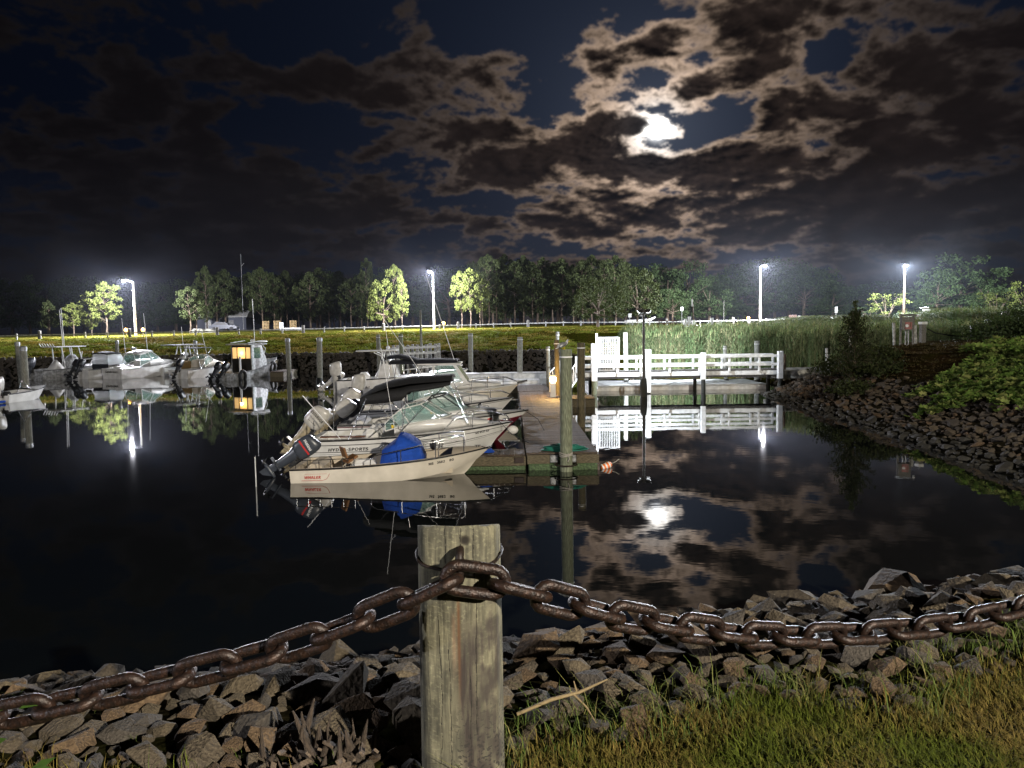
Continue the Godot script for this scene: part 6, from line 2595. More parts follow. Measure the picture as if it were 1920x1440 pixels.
func make_front_boat() -> void:
	var t := thing("open_boat", "low cream open boat with a blue canvas cover, nearest of the moored boats", "boat", Vector3(-5.62, 0, -19.35), 0.03)
	var k := lines_of(5.05, 1.95, 0.36, 0.72, 0.75, 2.9)
	hull(t, k, "gelcoat_cream")
	mat("tan_liner", lin(0.5, 0.43, 0.33), 0.5)
	liner(t, k, "tan_liner", 0.8, 0.1, 0.1)
	rub_rail(t, k, "black_paint", 0.02)
	stripe(t, k, "black_print", 0.93, 0.985, 0.0, 0.97, "gunwale_band")
	hull_text(t, k, "WHALER", 0.112, 0.5, 0.075, "red_print", true, 0.42)
	var f := Shape.new()
	var sw := []
	for p in [[0.055, 0.3], [0.16, 0.3], [0.18, 0.38], [0.19, 0.52], [0.198, 0.7]]:
		sw.append(k.side(p[0], p[1]) + Vector3(0, 0, 0.006))
	f.tube(sw, 0.005, 5)
	f.tube([k.side(0.075, 0.7) + Vector3(0, 0, 0.006), k.side(0.185, 0.7) + Vector3(0, 0, 0.006)], 0.0025, 5)
	part("swoosh_line", f, M.red_print, t)
	hull_text(t, k, "MS", 0.705, 0.72, 0.07, "black_print")
	hull_text(t, k, "3682", 0.755, 0.72, 0.07, "black_print")
	hull_text(t, k, "BG", 0.81, 0.72, 0.07, "black_print")
	var o := outboard(t, Vector3(-0.06, 0.42, 0.0), 0.98, "engine_grey", "engine_grey", 1.0)
	lettering(o, "YAMAHA", Vector3(-0.17, 0.54, 0.165), Vector3(1, -0.12, 0), Vector3(0, 0, 1), 0.07, "white_print", true, 0.34)
	f = Shape.new()
	f.box(Vector3(-0.17, 0.42, 0.155), Vector3(0.44, 0.045, 0.03), Basis(), 0.004)
	part("red_stripe", f, M.red_print, o)
	# stern and bow rails
	var st := []
	var top := []
	for i in 6:
		var u := 0.03 + i * 0.058
		top.append(k.deck(u, 1, 0.05, 0.22))
		st.append([k.deck(u, 1, 0.05, 0), k.deck(u, 1, 0.05, 0.22)])
	st.append(top)
	rods("stern_rail", t, st, 0.011, "steel")
	st = []
	for sd in [1.0, -1.0]:
		top = []
		for q in [[0.4, 0.0], [0.4, 0.16], [0.42, 0.23], [0.5, 0.28], [0.6, 0.34], [0.7, 0.4], [0.78, 0.43], [0.84, 0.44], [0.86, 0.4], [0.86, 0.0]]:
			top.append(k.deck(q[0], sd, 0.06, q[1]))
		st.append(top)
		for q in [[0.55, 0.31], [0.72, 0.41]]:
			st.append([k.deck(q[0], sd, 0.06, 0), k.deck(q[0], sd, 0.06, q[1])])
		st.append([k.deck(0.735, sd, 0.06, 0), k.deck(0.735, sd, 0.06, 0.37), k.deck(0.86, sd, 0.06, 0.3)])
	rods("bow_rail", t, st, 0.013, "steel")
	# the draped console
	var rows := []
	for q in [[0.08, 1.22, 0.5, 0.62], [0.35, 1.14, 0.46, 0.6], [0.75, 0.98, 0.4, 0.55], [0.93, 0.5, 0.16, 0.38], [1.0, 0.2, 0.02, 0.26]]:
		var ring := PackedVector3Array()
		var h: float = q[0]
		for p in [Vector2(-1, -1), Vector2(0, -1.06), Vector2(1, -1), Vector2(1.05, 0), Vector2(1, 1), Vector2(0, 1.06), Vector2(-1, 1), Vector2(-1.04, 0)]:
			var e: float = 1.0 + 0.05 * sin(p.x * 3 + p.y * 5 + h * 9)
			var wx: float = q[1] * 0.5
			ring.append(Vector3(2.72 + p.x * wx * e + (0.08 * h if p.x < 0 else -0.06 * h), 0.1 + h * (1.0 if p.x > -0.5 else 0.88), p.y * q[3] * e))
		rows.append(ring)
	f = Shape.new()
	f.loft(rows, true, true)
	part("console_cover", f, M.blue_canvas, t)
	cushion(t, "cooler", Vector3(1.75, 0.3, 0.2), Vector3(0.62, 0.36, 0.4), "vinyl_white")
	cushion(t, "stern_bench", Vector3(0.55, 0.28, 0), Vector3(0.4, 0.32, 1.35), "tan_liner")
	cushion(t, "bow_locker", Vector3(3.95, 0.28, 0), Vector3(0.5, 0.36, 0.6), "tan_liner")
	# folding chair
	var h := hub("folding_chair", t, Transform3D(Basis(Vector3.UP, 0.5), Vector3(1.35, 0.12, 0.25)))
	cushion(h, "chair_back", Vector3(-0.12, 0.56, 0), Vector3(0.05, 0.3, 0.4), "vinyl_brown", Basis(Vector3(0, 0, 1), 0.3))
	cushion(h, "chair_seat", Vector3(0.05, 0.38, 0), Vector3(0.34, 0.06, 0.4), "vinyl_brown", Basis(Vector3(0, 0, 1), 0.5))
	rods("chair_leg", h, [[Vector3(-0.1, 0.4, 0.17), Vector3(0.2, 0, 0.17)], [Vector3(0.15, 0.42, 0.17), Vector3(-0.15, 0, 0.17)], [Vector3(-0.1, 0.4, -0.17), Vector3(0.2, 0, -0.17)], [Vector3(0.15, 0.42, -0.17), Vector3(-0.15, 0, -0.17)]], 0.012, "steel")
	cleat(t, k.deck(0.93, 1, 0.1, 0.05))
	f = Shape.new()
	f.ball(k.deck(0.705, 1, -0.08, -0.05) + Vector3(0, 0.35, -0.4), Vector3(0.09, 0.13, 0.09), 10, 7)
	part("dark_fender", f, M.rubber, t)
	rods("mooring_line", t, [[k.deck(0.95, 1, 0.05, 0.05), k.deck(0.99, 1, 0, -0.1) + Vector3(0.3, -0.05, 0), Vector3(5.5, 0.48, -0.95)]], 0.009, "rope_dark")


func make_second_boat() -> void:
	var t := thing("cuddy_boat", "white cuddy boat with a black folding canopy, second from the nearest boat", "boat", Vector3(-5.95, 0, -22.35), 0.02)
	var k := lines_of(5.95, 2.3, 0.66, 1.0, 0.9, 2.3)
	hull(t, k, "gelcoat")
	liner(t, k, "gelcoat", 0.5, 0.2, 0.17)
	rub_rail(t, k, "black_paint", 0.024)
	for q in [[0.78, 0.81], [0.5, 0.525], [0.42, 0.432]]:
		stripe(t, k, "black_print", q[0], q[1], 0.02, 0.99)
	hull_text(t, k, "HYDRA-SPORTS", 0.2, 0.62, 0.09, "black_print", true, 1.15)
	hull_text(t, k, "MS 4127 AK", 0.86, 0.74, 0.055, "black_print", false, 0.45)
	var o := outboard(t, Vector3(-0.12, 0.72, 0.0), 0.72, "engine_white", "engine_bone", 1.12)
	lettering(o, "EVINRUDE", Vector3(-0.16, 0.5, 0.168), Vector3(1, -0.15, 0), Vector3(0, 0, 1), 0.075, "black_print", false, 0.42)
	var f := Shape.new()
	f.tube([Vector3(-0.42, 0.36, 0.1), Vector3(-0.3, 0.3, 0.155), Vector3(-0.05, 0.28, 0.165)], 0.008, 5)
	part("cowl_line", f, M.black_print, o)
	# cabin trunk and windscreen
	fairing(t, "cabin_trunk", [[2.5, 0.75, 1.02, 0.98, 0.86], [3.1, 0.78, 1.2, 0.95, 0.82], [3.9, 0.85, 1.2, 0.8, 0.66], [4.7, 0.92, 1.12, 0.52, 0.38], [5.2, 0.95, 1.05, 0.28, 0.16]], "gelcoat")
	windscreen(t, [[2.25, 1.02, 0.9, 1.12, 0.02], [2.95, 0.94, 1.1, 1.5, 0.28], [3.85, 0.62, 1.2, 1.62, 0.62], [4.1, 0.0, 1.22, 1.66, 0.7]], "gelcoat")
	# folded canopy on its bows
	canopy(t, "canopy", [[1.52, 1.83, 0.9, 0.1, 0.2], [1.75, 1.92, 0.98, 0.14, 0.24], [2.3, 1.98, 1.0, 0.16, 0.26], [2.75, 2.02, 1.0, 0.16, 0.24], [2.95, 2.1, 1.0, 0.16, 0.1], [3.4, 2.15, 0.98, 0.18, 0.1], [3.85, 2.22, 0.95, 0.16, 0.1], [4.15, 2.28, 0.9, 0.12, 0.08]], "black_canvas")
	canopy(t, "rolled_apron", [[1.85, 1.99, 0.95, 0.16, 0.0], [2.4, 2.16, 0.98, 0.17, 0.0], [3.0, 2.26, 0.98, 0.16, 0.0], [4.2, 2.33, 0.93, 0.14, 0.0]], "black_canvas")
	var b := []
	for sd in [1.0, -1.0]:
		b.append([k.deck(0.2, sd, 0.1, 0.0), Vector3(1.75, 1.9, 0.96 * sd)])
		b.append([k.deck(0.48, sd, 0.08, 0.05), Vector3(1.85, 1.92, 0.97 * sd)])
		b.append([k.deck(0.46, sd, 0.08, 0.05), Vector3(2.9, 2.0, 0.98 * sd)])
		b.append([k.deck(0.44, sd, 0.08, 0.05), Vector3(4.0, 2.2, 0.92 * sd)])
		b.append([Vector3(4.1, 2.25, 0.9 * sd), k.deck(0.78, sd, 0.12, 0.1)])
		b.append([k.deck(0.3, sd, 0.1, 0.02), Vector3(2.4, 1.2, 0.98 * sd)])
	rods("canopy_bow", t, b, 0.012, "steel")
	b = []
	for sd in [1.0, -1.0]:
		var top := []
		for q in [[0.66, 0.05], [0.72, 0.36], [0.82, 0.4], [0.9, 0.34], [0.97, 0.2], [0.985, 0.06]]:
			top.append(k.deck(q[0], sd, 0.06, q[1]))
		b.append(top)
		b.append([k.deck(0.8, sd, 0.06, 0), k.deck(0.8, sd, 0.06, 0.38)])
		b.append([k.deck(0.9, sd, 0.06, 0), k.deck(0.9, sd, 0.06, 0.34)])
	rods("bow_rail", t, b, 0.013, "steel")
	whip(t, Vector3(2.55, 0.85, 1.08), Vector3(2.2, 3.3, 1.02))
	whip(t, k.deck(0.16, 1, 0.15, 0.02), Vector3(-0.15, 1.95, 0.75), 0.012)
	rods("stern_light_post", t, [[k.deck(0.06, -1, 0.2, 0), k.deck(0.06, -1, 0.2, 0.7)], [k.deck(0.03, 1, 0.2, 0), k.deck(0.03, 1, 0.2, 0.55)]], 0.014, "steel")
	cushion(t, "helm_seat", Vector3(1.75, 0.62, 0.5), Vector3(0.45, 0.6, 0.5), "vinyl_white")
	cushion(t, "helm_seat", Vector3(1.75, 0.62, -0.5), Vector3(0.45, 0.6, 0.5), "vinyl_white")
	cushion(t, "teak_step", Vector3(1.0, 0.74, 0.85), Vector3(1.3, 0.03, 0.2), "red_wood")
	f = Shape.new()
	f.box(Vector3(2.48, 1.03, 1.0), Vector3(0.09, 0.09, 0.012), Basis(), 0.003)
	part("yellow_sticker", f, M.yellow_print, t)
	cleat(t, k.deck(0.93, 1, 0.14, 0.06))
	f = Shape.new()
	f.ball(Vector3(5.75, 1.06, 0), Vector3(0.1, 0.04, 0.05), 10, 6)
	part("bow_light", f, M.steel, t)
	rods("mooring_line", t, [[k.deck(0.93, 1, 0.1, 0.08), Vector3(5.9, 0.7, 0.6), Vector3(6.4, 0.48, 1.0)]], 0.009, "rope_dark")


func make_third_boat() -> void:
	var t := thing("bow_rider", "white boat with dark red lower hull and black framed windshield, third from the nearest", "boat", Vector3(-5.75, 0, -25.3), 0.02)
	var k := lines_of(6.3, 2.35, 0.72, 1.02, 1.1, 2.3)
	hull(t, k, "gelcoat", "maroon", 0.66)
	liner(t, k, "gelcoat", 0.52, 0.25, 0.2)
	rub_rail(t, k, "black_paint", 0.022)
	stripe(t, k, "maroon", 0.9, 0.94, 0.0, 0.4, "red_band")
	outboard(t, Vector3(-0.1, 0.8, 0.35), 0.85, "engine_white", "engine_bone", 1.02)
	outboard(t, Vector3(-0.02, 0.74, -0.45), 0.95, "engine_black", "engine_black", 1.02)
	windscreen(t, [[2.6, 1.05, 0.92, 1.12, 0.0], [3.5, 0.95, 1.0, 1.5, 0.55], [4.15, 0.55, 1.08, 1.6, 0.75], [4.35, 0.0, 1.1, 1.62, 0.8]], "black_paint", "window_glass", 0.026)
	fairing(t, "dash_cowl", [[3.0, 0.85, 1.0, 1.0, 0.9], [3.7, 0.9, 1.12, 0.9, 0.8], [4.6, 0.95, 1.12, 0.62, 0.45], [5.4, 1.0, 1.08, 0.3, 0.2]], "gelcoat")
	var f := Shape.new()
	f.box(Vector3(3.1, 1.06, 1.0), Vector3(0.12, 0.1, 0.012), Basis(), 0.003)
	part("yellow_sticker", f, M.yellow_print, t)
	f = Shape.new()
	f.box(k.side(0.8, 0.84) + Vector3(0, 0, 0.01), Vector3(0.22, 0.07, 0.014), Basis(Vector3.UP, 0.25), 0.003)
	part("red_badge", f, M.red_print, t)
	rods("bow_rail", t, [[k.deck(0.66, 1, 0.1, 0), k.deck(0.68, 1, 0.1, 0.2), k.deck(0.78, 1, 0.1, 0.2), k.deck(0.8, 1, 0.1, 0)], [k.deck(0.66, -1, 0.1, 0), k.deck(0.68, -1, 0.1, 0.2), k.deck(0.78, -1, 0.1, 0.2), k.deck(0.8, -1, 0.1, 0)]], 0.012, "steel")
	cushion(t, "rear_bench", Vector3(0.6, 0.6, 0), Vector3(0.5, 0.5, 1.7), "vinyl_white")
	cushion(t, "helm_seat", Vector3(2.1, 0.68, 0.5), Vector3(0.45, 0.75, 0.5), "vinyl_white")
	f = Shape.new()
	f.ball(k.side(0.96, 0.2) + Vector3(0.12, -0.18, 0.15), Vector3(0.2, 0.15, 0.15), 12, 8)
	part("round_fender", f, M.vinyl_white, t)
	f = Shape.new()
	f.tube([Vector3(4.6, 1.12, 0.3), Vector3(4.62, 1.24, 0.3), Vector3(4.7, 1.27, 0.3)], 0.05, 7)
	part("deck_horn", f, M.steel, t)
	rods("mooring_line", t, [[k.deck(0.97, 1, 0.05, 0.04), Vector3(6.6, 0.75, 0.5), Vector3(6.75, 0.48, 1.3)]], 0.009, "rope_dark")


func make_fourth_boat() -> void:
	var t := thing("walkaround_boat", "white boat with a green tinted windshield and dark cabin door, fourth from the nearest boat", "boat", Vector3(-6.3, 0, -28.6), 0.015)
	var k := lines_of(6.35, 2.4, 0.8, 1.16, 1.0, 2.3)
	hull(t, k, "gelcoat")
	liner(t, k, "gelcoat", 0.5, 0.3, 0.18)
	rub_rail(t, k, "black_paint", 0.026)
	stripe(t, k, "black_print", 0.87, 0.9, 0.0, 0.99)
	hull_text(t, k, "MS 6158 BC", 0.8, 0.72, 0.07, "black_print", false, 0.6)
	outboard(t, Vector3(-0.1, 0.85, 0.0), 0.8, "engine_white", "engine_bone", 1.02)
	fairing(t, "cabin_trunk", [[2.7, 0.9, 1.25, 0.95, 0.85], [3.4, 0.95, 1.4, 0.92, 0.8], [4.4, 1.0, 1.36, 0.68, 0.52], [5.4, 1.08, 1.22, 0.3, 0.18]], "gelcoat")
	windscreen(t, [[2.4, 1.0, 1.1, 1.5, 0.05], [3.3, 0.88, 1.35, 1.85, 0.35], [4.0, 0.5, 1.38, 1.95, 0.6], [4.2, 0.0, 1.4, 1.97, 0.65]], "gelcoat")
	# the upright cabin door and its frame
	cushion(t, "door_frame", Vector3(2.2, 1.25, 0.75), Vector3(0.1, 1.5, 0.12), "gelcoat")
	cushion(t, "door_frame", Vector3(2.95, 1.3, 0.75), Vector3(0.1, 1.5, 0.12), "gelcoat", Basis(Vector3(0, 0, 1), 0.22))
	cushion(t, "cabin_door", Vector3(2.52, 1.22, 0.76), Vector3(0.5, 1.3, 0.06), "black_paint")
	cushion(t, "half_top", Vector3(2.6, 2.02, 0), Vector3(1.3, 0.07, 1.9), "gelcoat")
	var b := []
	for sd in [1.0, -1.0]:
		var top := []
		for q in [[0.62, 0.05], [0.66, 0.32], [0.8, 0.36], [0.93, 0.28], [0.99, 0.1]]:
			top.append(k.deck(q[0], sd, 0.06, q[1]))
		b.append(top)
		b.append([k.deck(0.75, sd, 0.06, 0), k.deck(0.75, sd, 0.06, 0.35)])
		b.append([k.deck(0.86, sd, 0.06, 0), k.deck(0.86, sd, 0.06, 0.33)])
		b.append([Vector3(2.0, 2.0, 0.9 * sd), k.deck(0.22, sd, 0.1, 0)])
	rods("bow_rail", t, b, 0.014, "steel")
	cushion(t, "helm_seat", Vector3(1.9, 0.9, -0.5), Vector3(0.45, 0.8, 0.5), "vinyl_white")
	whip(t, Vector3(3.1, 1.9, 0.8), Vector3(1.6, 4.2, 0.9), 0.01)


func make_fifth_boat() -> void:
	var t := thing("pilothouse_boat", "white pilothouse boat with a navy canvas roof, fifth from the nearest boat", "boat", Vector3(-6.7, 0, -33.6), 0.015)
	var k := lines_of(7.0, 2.5, 0.9, 1.3, 1.1, 2.3)
	hull(t, k, "gelcoat_cream")
	liner(t, k, "gelcoat", 0.42, 0.35, 0.2)
	rub_rail(t, k, "gelcoat", 0.03)
	outboard(t, Vector3(-0.1, 0.95, 0.0), 0.15, "engine_white", "engine_white", 1.15)
	fairing(t, "cabin_trunk", [[3.0, 0.95, 1.4, 1.0, 0.9], [4.2, 1.1, 1.5, 0.9, 0.75], [5.3, 1.18, 1.42, 0.55, 0.4], [6.2, 1.25, 1.35, 0.25, 0.15]], "gelcoat")
	# wheelhouse with its raked front
	for sd in [1.0, -1.0]:
		var f := Shape.new()
		f.slab(PackedVector2Array([Vector2(2.6, 0.95), Vector2(4.9, 1.42), Vector2(4.75, 1.5), Vector2(4.25, 2.25), Vector2(4.1, 2.25), Vector2(4.55, 1.52), Vector2(3.35, 1.4), Vector2(3.3, 2.25), Vector2(3.2, 2.25), Vector2(3.2, 1.4), Vector2(2.6, 1.3)]), 0.05, Transform3D(Basis(), Vector3(0, 0, 0.96 * sd)))
		part("house_side", f, M.gelcoat, t)
		pane("side_window", t, [Vector3(3.36, 1.42, 0.95 * sd), Vector3(3.32, 2.22, 0.95 * sd), Vector3(4.1, 2.22, 0.95 * sd), Vector3(4.52, 1.53, 0.95 * sd)], "window_glass")
	pane("front_window", t, [Vector3(4.75, 1.5, 0.94), Vector3(4.25, 2.24, 0.9), Vector3(4.25, 2.24, -0.9), Vector3(4.75, 1.5, -0.94)], "window_glass")
	cushion(t, "house_roof", Vector3(3.5, 2.28, 0), Vector3(1.9, 0.08, 2.05), "gelcoat")
	canopy(t, "navy_top", [[1.3, 2.36, 1.0, 0.1, 0.06], [2.4, 2.4, 1.04, 0.12, 0.08], [3.6, 2.42, 1.02, 0.1, 0.08], [4.3, 2.42, 0.98, 0.06, 0.06]], "navy_canvas")
	canopy(t, "navy_flap", [[1.2, 2.62, 0.7, 0.06, 0.08], [1.7, 2.66, 0.8, 0.08, 0.1], [2.3, 2.52, 0.85, 0.08, 0.05], [2.6, 2.44, 0.85, 0.05, 0.02]], "navy_canvas")
	var b := []
	for sd in [1.0, -1.0]:
		b.append([Vector3(1.4, 2.34, 0.98 * sd), k.deck(0.16, sd, 0.1, 0)])
		b.append([Vector3(1.9, 2.36, 0.98 * sd), k.deck(0.3, sd, 0.1, 0)])
		b.append([Vector3(2.6, 2.36, 0.98 * sd), k.deck(0.33, sd, 0.1, 0)])
		var top := []
		for q in [[0.6, 0.12], [0.64, 0.4], [0.78, 0.42], [0.92, 0.36], [0.99, 0.12]]:
			top.append(k.deck(q[0], sd, 0.06, q[1]))
		b.append(top)
		for u in [0.7, 0.8, 0.9]:
			b.append([k.deck(u, sd, 0.06, 0), k.deck(u, sd, 0.06, 0.4)])
	rods("bow_rail", t, b, 0.018, "steel")
	var f := Shape.new()
	f.tube([k.deck(0.99, 0, 0, 0.05), Vector3(7.4, 1.45, 0)], 0.05, 6)
	part("anchor_roller", f, M.steel, t)
	cushion(t, "orange_jacket", Vector3(2.3, 1.3, 0.5), Vector3(0.2, 0.4, 0.3), "orange_float")
	whip(t, Vector3(4.2, 2.3, 0.6), Vector3(3.0, 6.2, 0.7), 0.014)


func make_sixth_boat() -> void:
	var t := thing("tower_boat", "white open boat with a console tower, farthest of the boats along the dock", "boat", Vector3(-10.7, 0, -46.6), 0.02)
	var k := lines_of(8.0, 2.6, 0.8, 1.35, 1.1, 2.3)
	hull(t, k, "gelcoat")
	liner(t, k, "gelcoat", 0.7, 0.35, 0.2)
	rub_rail(t, k, "black_paint", 0.035)
	hull_text(t, k, "MS 2903 AZ", 0.17, 0.45, 0.12, "black_print", false, 1.3)
	outboard(t, Vector3(0.0, 0.85, 0.35), 0.0, "engine_white", "engine_white", 1.35)
	outboard(t, Vector3(-0.5, 0.55, -0.3), 0.9, "engine_white", "engine_white", 1.1)
	cushion(t, "bait_box", Vector3(1.5, 0.85, 0.3), Vector3(0.75, 0.75, 0.7), "vinyl_white")
	fairing(t, "console", [[2.2, 0.4, 1.0, 0.55, 0.3], [2.7, 0.4, 1.9, 0.55, 0.4], [3.3, 0.4, 1.95, 0.55, 0.38], [3.75, 0.4, 0.9, 0.5, 0.3]], "gelcoat")
	var b := []
	for sd in [1.0, -1.0]:
		b.append([Vector3(2.3, 0.5, 0.6 * sd), Vector3(2.75, 2.5, 0.45 * sd)])
		b.append([Vector3(3.6, 0.5, 0.6 * sd), Vector3(3.15, 2.5, 0.45 * sd)])
		b.append([Vector3(2.2, 2.45, 0.6 * sd), Vector3(2.7, 2.2, 0.5 * sd)])
		b.append([k.deck(0.5, sd, 0.1, 0), k.deck(0.52, sd, 0.1, 0.4), k.deck(0.8, sd, 0.1, 0.4), k.deck(0.95, sd, 0.05, 0.25)])
	rods("tower_frame", t, b, 0.035, "white_paint")
	cushion(t, "tower_top", Vector3(2.35, 2.55, 0), Vector3(2.5, 0.07, 1.3), "gelcoat")
	for i in 3:
		rods("rod_holder", t, [[Vector3(2.7 + i * 0.2, 1.75, 0.5), Vector3(2.6 + i * 0.2, 2.15, 0.52)]], 0.03, "black_paint")
	whip(t, Vector3(3.1, 2.5, 0.4), Vector3(2.9, 4.2, 0.4), 0.014)
	cushion(t, "leaning_seat", Vector3(4.6, 1.35, 0.3), Vector3(0.3, 0.9, 0.6), "black_canvas", Basis(Vector3(0, 0, 1), 0.6))
	var f := Shape.new()
	f.ball(Vector3(3.0, 2.72, 0), Vector3(0.12, 0.1, 0.12), 10, 6)
	part("radar_dome", f, M.vinyl_white, t)


func far_boat(called: String, label: String, stern: Vector3, turn: float, k: Lines, look: String, motors: Array, motor_look: String) -> Node3D:
	var t := thing(called, label, "boat", stern, turn, "boats in the far left row")
	hull(t, k, look)
	liner(t, k, look, 0.55, 0.3, 0.2)
	rub_rail(t, k, "black_paint" if look != "gelcoat_grey" else "dark_metal", 0.03)
	for m in motors:
		outboard(t, Vector3(-0.1, k.fs + 0.05, m[0]), m[1], motor_look, motor_look, m[2])
	return t


func make_left_row() -> void:
	# nearest, half out of view
	var t := far_boat("skiff", "white skiff with a white outboard at the left edge, nearest of the left boats", Vector3(-29.3, 0, -42.4), 1.45, lines_of(3.7, 1.6, 0.5, 0.75, 0.6), "gelcoat", [[0.3, 0.1, 1.2]], "engine_white")
	cushion(t, "black_splash_well", Vector3(0.12, 0.5, 0), Vector3(0.3, 0.3, 1.4), "rubber")
	rods("rail", t, [[Vector3(0.5, 0.55, 0.8), Vector3(1.0, 1.2, 0.7), Vector3(1.6, 0.6, 0.8)]], 0.02, "steel")
	cushion(t, "blue_bumper", Vector3(-0.35, 0.1, 0.45), Vector3(0.5, 0.12, 0.3), "blue_canvas")
	# centre console with a tee top
	var k := lines_of(7.4, 2.6, 0.85, 1.3, 1.1)
	t = far_boat("console_boat", "white console boat with a tee top, leftmost of the far left row", Vector3(-40.7, 0, -63.5), 1.16, k, "gelcoat_grey", [[0.0, 0.25, 1.3]], "engine_grey")
	fairing(t, "covered_seat", [[1.5, 0.6, 0.9, 0.7, 0.4], [2.0, 0.6, 1.65, 0.7, 0.25], [2.6, 0.6, 0.95, 0.7, 0.4]], "vinyl_white")
	fairing(t, "console", [[3.0, 0.5, 1.6, 0.55, 0.4], [3.6, 0.5, 2.1, 0.55, 0.45], [4.2, 0.5, 1.3, 0.5, 0.35]], "gelcoat_grey")
	var b := []
	for sd in [1.0, -1.0]:
		for q in [[2.4, 2.2], [3.2, 3.1], [4.2, 3.8]]:
			b.append([Vector3(q[0], 0.6, 0.75 * sd), Vector3(q[1], 2.75, 0.6 * sd)])
		b.append([Vector3(5.0, 1.1, 0.9 * sd), Vector3(5.1, 2.3, 0.7 * sd)])
		b.append([k.deck(0.6, sd, 0.1, 0), k.deck(0.64, sd, 0.1, 0.45), k.deck(0.85, sd, 0.1, 0.45), k.deck(0.98, sd, 0.02, 0.2)])
	rods("tee_top_leg", t, b, 0.045, "white_paint")
	cushion(t, "tee_top", Vector3(2.9, 2.8, 0), Vector3(2.8, 0.08, 1.9), "gelcoat")
	b = []
	for i in 6:
		b.append([Vector3(1.4, 2.8, -0.85 + i * 0.34), Vector3(1.2, 3.1, -0.85 + i * 0.34)])
	rods("rod_rack", t, b, 0.03, "white_paint")
	whip(t, Vector3(2.2, 2.8, 0.8), Vector3(2.0, 6.0, 0.9), 0.025)
	whip(t, Vector3(3.4, 2.8, -0.7), Vector3(3.3, 6.2, -0.7), 0.025)
	# canvas enclosure
	k = lines_of(6.6, 2.4, 0.8, 1.25, 1.0)
	t = far_boat("canvas_boat", "white boat with a clear canvas enclosure and dark twin outboards in the far left row", Vector3(-37.3, 0, -64.4), 1.16, k, "gelcoat", [[0.35, 0.5, 1.15], [-0.35, 0.6, 1.15]], "engine_black")
	var f := Shape.new()
	f.slab(PackedVector2Array([Vector2(-1.0, 0.6), Vector2(1.0, 0.6), Vector2(1.0, 1.2), Vector2(-1.0, 1.2)]), 0.05, Transform3D(Basis(Vector3.UP, PI / 2), Vector3(2.0, 0, 0)))
	part("dark_drop", f, M.navy_canvas, t)
	pane("vinyl_window", t, [Vector3(1.98, 1.2, 1.0), Vector3(2.05, 2.1, 0.95), Vector3(2.05, 2.1, -0.95), Vector3(1.98, 1.2, -1.0)], "clear_vinyl")
	for sd in [1.0, -1.0]:
		pane("vinyl_window", t, [Vector3(2.0, 1.1, 1.0 * sd), Vector3(2.05, 2.1, 0.95 * sd), Vector3(3.4, 2.1, 0.9 * sd), Vector3(3.9, 1.2, 0.95 * sd)], "clear_vinyl")
	canopy(t, "canvas_roof", [[1.95, 2.12, 0.98, 0.12, 0.1], [2.7, 2.18, 0.98, 0.16, 0.1], [3.5, 2.12, 0.92, 0.1, 0.08]], "navy_canvas")
	windscreen(t, [[3.2, 0.95, 1.1, 1.6, 0.1], [4.1, 0.7, 1.2, 1.85, 0.5], [4.3, 0.0, 1.2, 1.9, 0.6]], "aluminium", "window_glass", 0.03)
	# walkaround with a lettered transom
	k = lines_of(7.2, 2.7, 0.9, 1.4, 1.1)
	t = far_boat("cabin_boat", "white cabin boat with dark lettering on its stern, mid far left row", Vector3(-34.1, 0, -63.6), 1.14, k, "gelcoat", [], "engine_grey")
	lettering(t, "Sandrines", Vector3(-0.02, 0.62, 0), Vector3(0, 0, 1), Vector3(-1, 0, 0), 0.2, "black_print", true, 1.5)
	fairing(t, "cabin_trunk", [[3.0, 0.95, 1.5, 1.1, 1.0], [4.2, 1.1, 1.6, 0.95, 0.8], [6.0, 1.25, 1.4, 0.4, 0.25]], "gelcoat")
	windscreen(t, [[1.9, 1.15, 1.0, 1.95, -0.15], [3.2, 1.05, 1.45, 2.2, 0.3], [4.4, 0.7, 1.6, 2.25, 0.9], [4.7, 0.0, 1.62, 2.27, 1.0]], "gelcoat", "window_glass", 0.035)
	canopy(t, "soft_top", [[1.9, 2.05, 1.05, 0.15, 0.05], [2.7, 2.25, 1.0, 0.16, 0.05], [3.6, 2.28, 0.8, 0.1, 0.04]], "vinyl_white")
	cushion(t, "engine_box", Vector3(0.9, 0.75, 0), Vector3(0.9, 0.6, 1.2), "vinyl_white")
	whip(t, Vector3(3.0, 2.2, 0.8), Vector3(2.7, 5.6, 0.9), 0.025)
	whip(t, Vector3(2.2, 2.1, -1.0), Vector3(2.0, 5.2, -1.0), 0.02)
	f = Shape.new()
	f.ball(Vector3(2.5, 2.52, -0.3), Vector3(0.25, 0.12, 0.25), 10, 6)
	part("radar_dome", f, M.gelcoat_grey, t)
	# a second tee top behind
	k = lines_of(6.4, 2.4, 0.8, 1.2, 1.0)
	t = far_boat("console_boat", "white console boat with a bare framed tee top behind the lettered cabin boat", Vector3(-32.0, 0, -67.2), 1.1, k, "gelcoat", [[0.0, 0.2, 1.1]], "engine_grey")
	fairing(t, "console", [[2.6, 0.5, 1.5, 0.5, 0.4], [3.2, 0.5, 2.0, 0.5, 0.4], [3.7, 0.5, 1.2, 0.45, 0.3]], "gelcoat")
	b = []
	for sd in [1.0, -1.0]:
		for q in [[2.3, 2.9], [3.4, 3.1], [4.0, 3.6]]:
			b.append([Vector3(q[0], 0.6, 0.7 * sd), Vector3(q[1], 2.7, 0.6 * sd)])
	rods("tee_top_leg", t, b, 0.05, "white_paint")
	cushion(t, "tee_top", Vector3(2.9, 2.75, 0), Vector3(3.4, 0.09, 1.8), "old_white_paint")
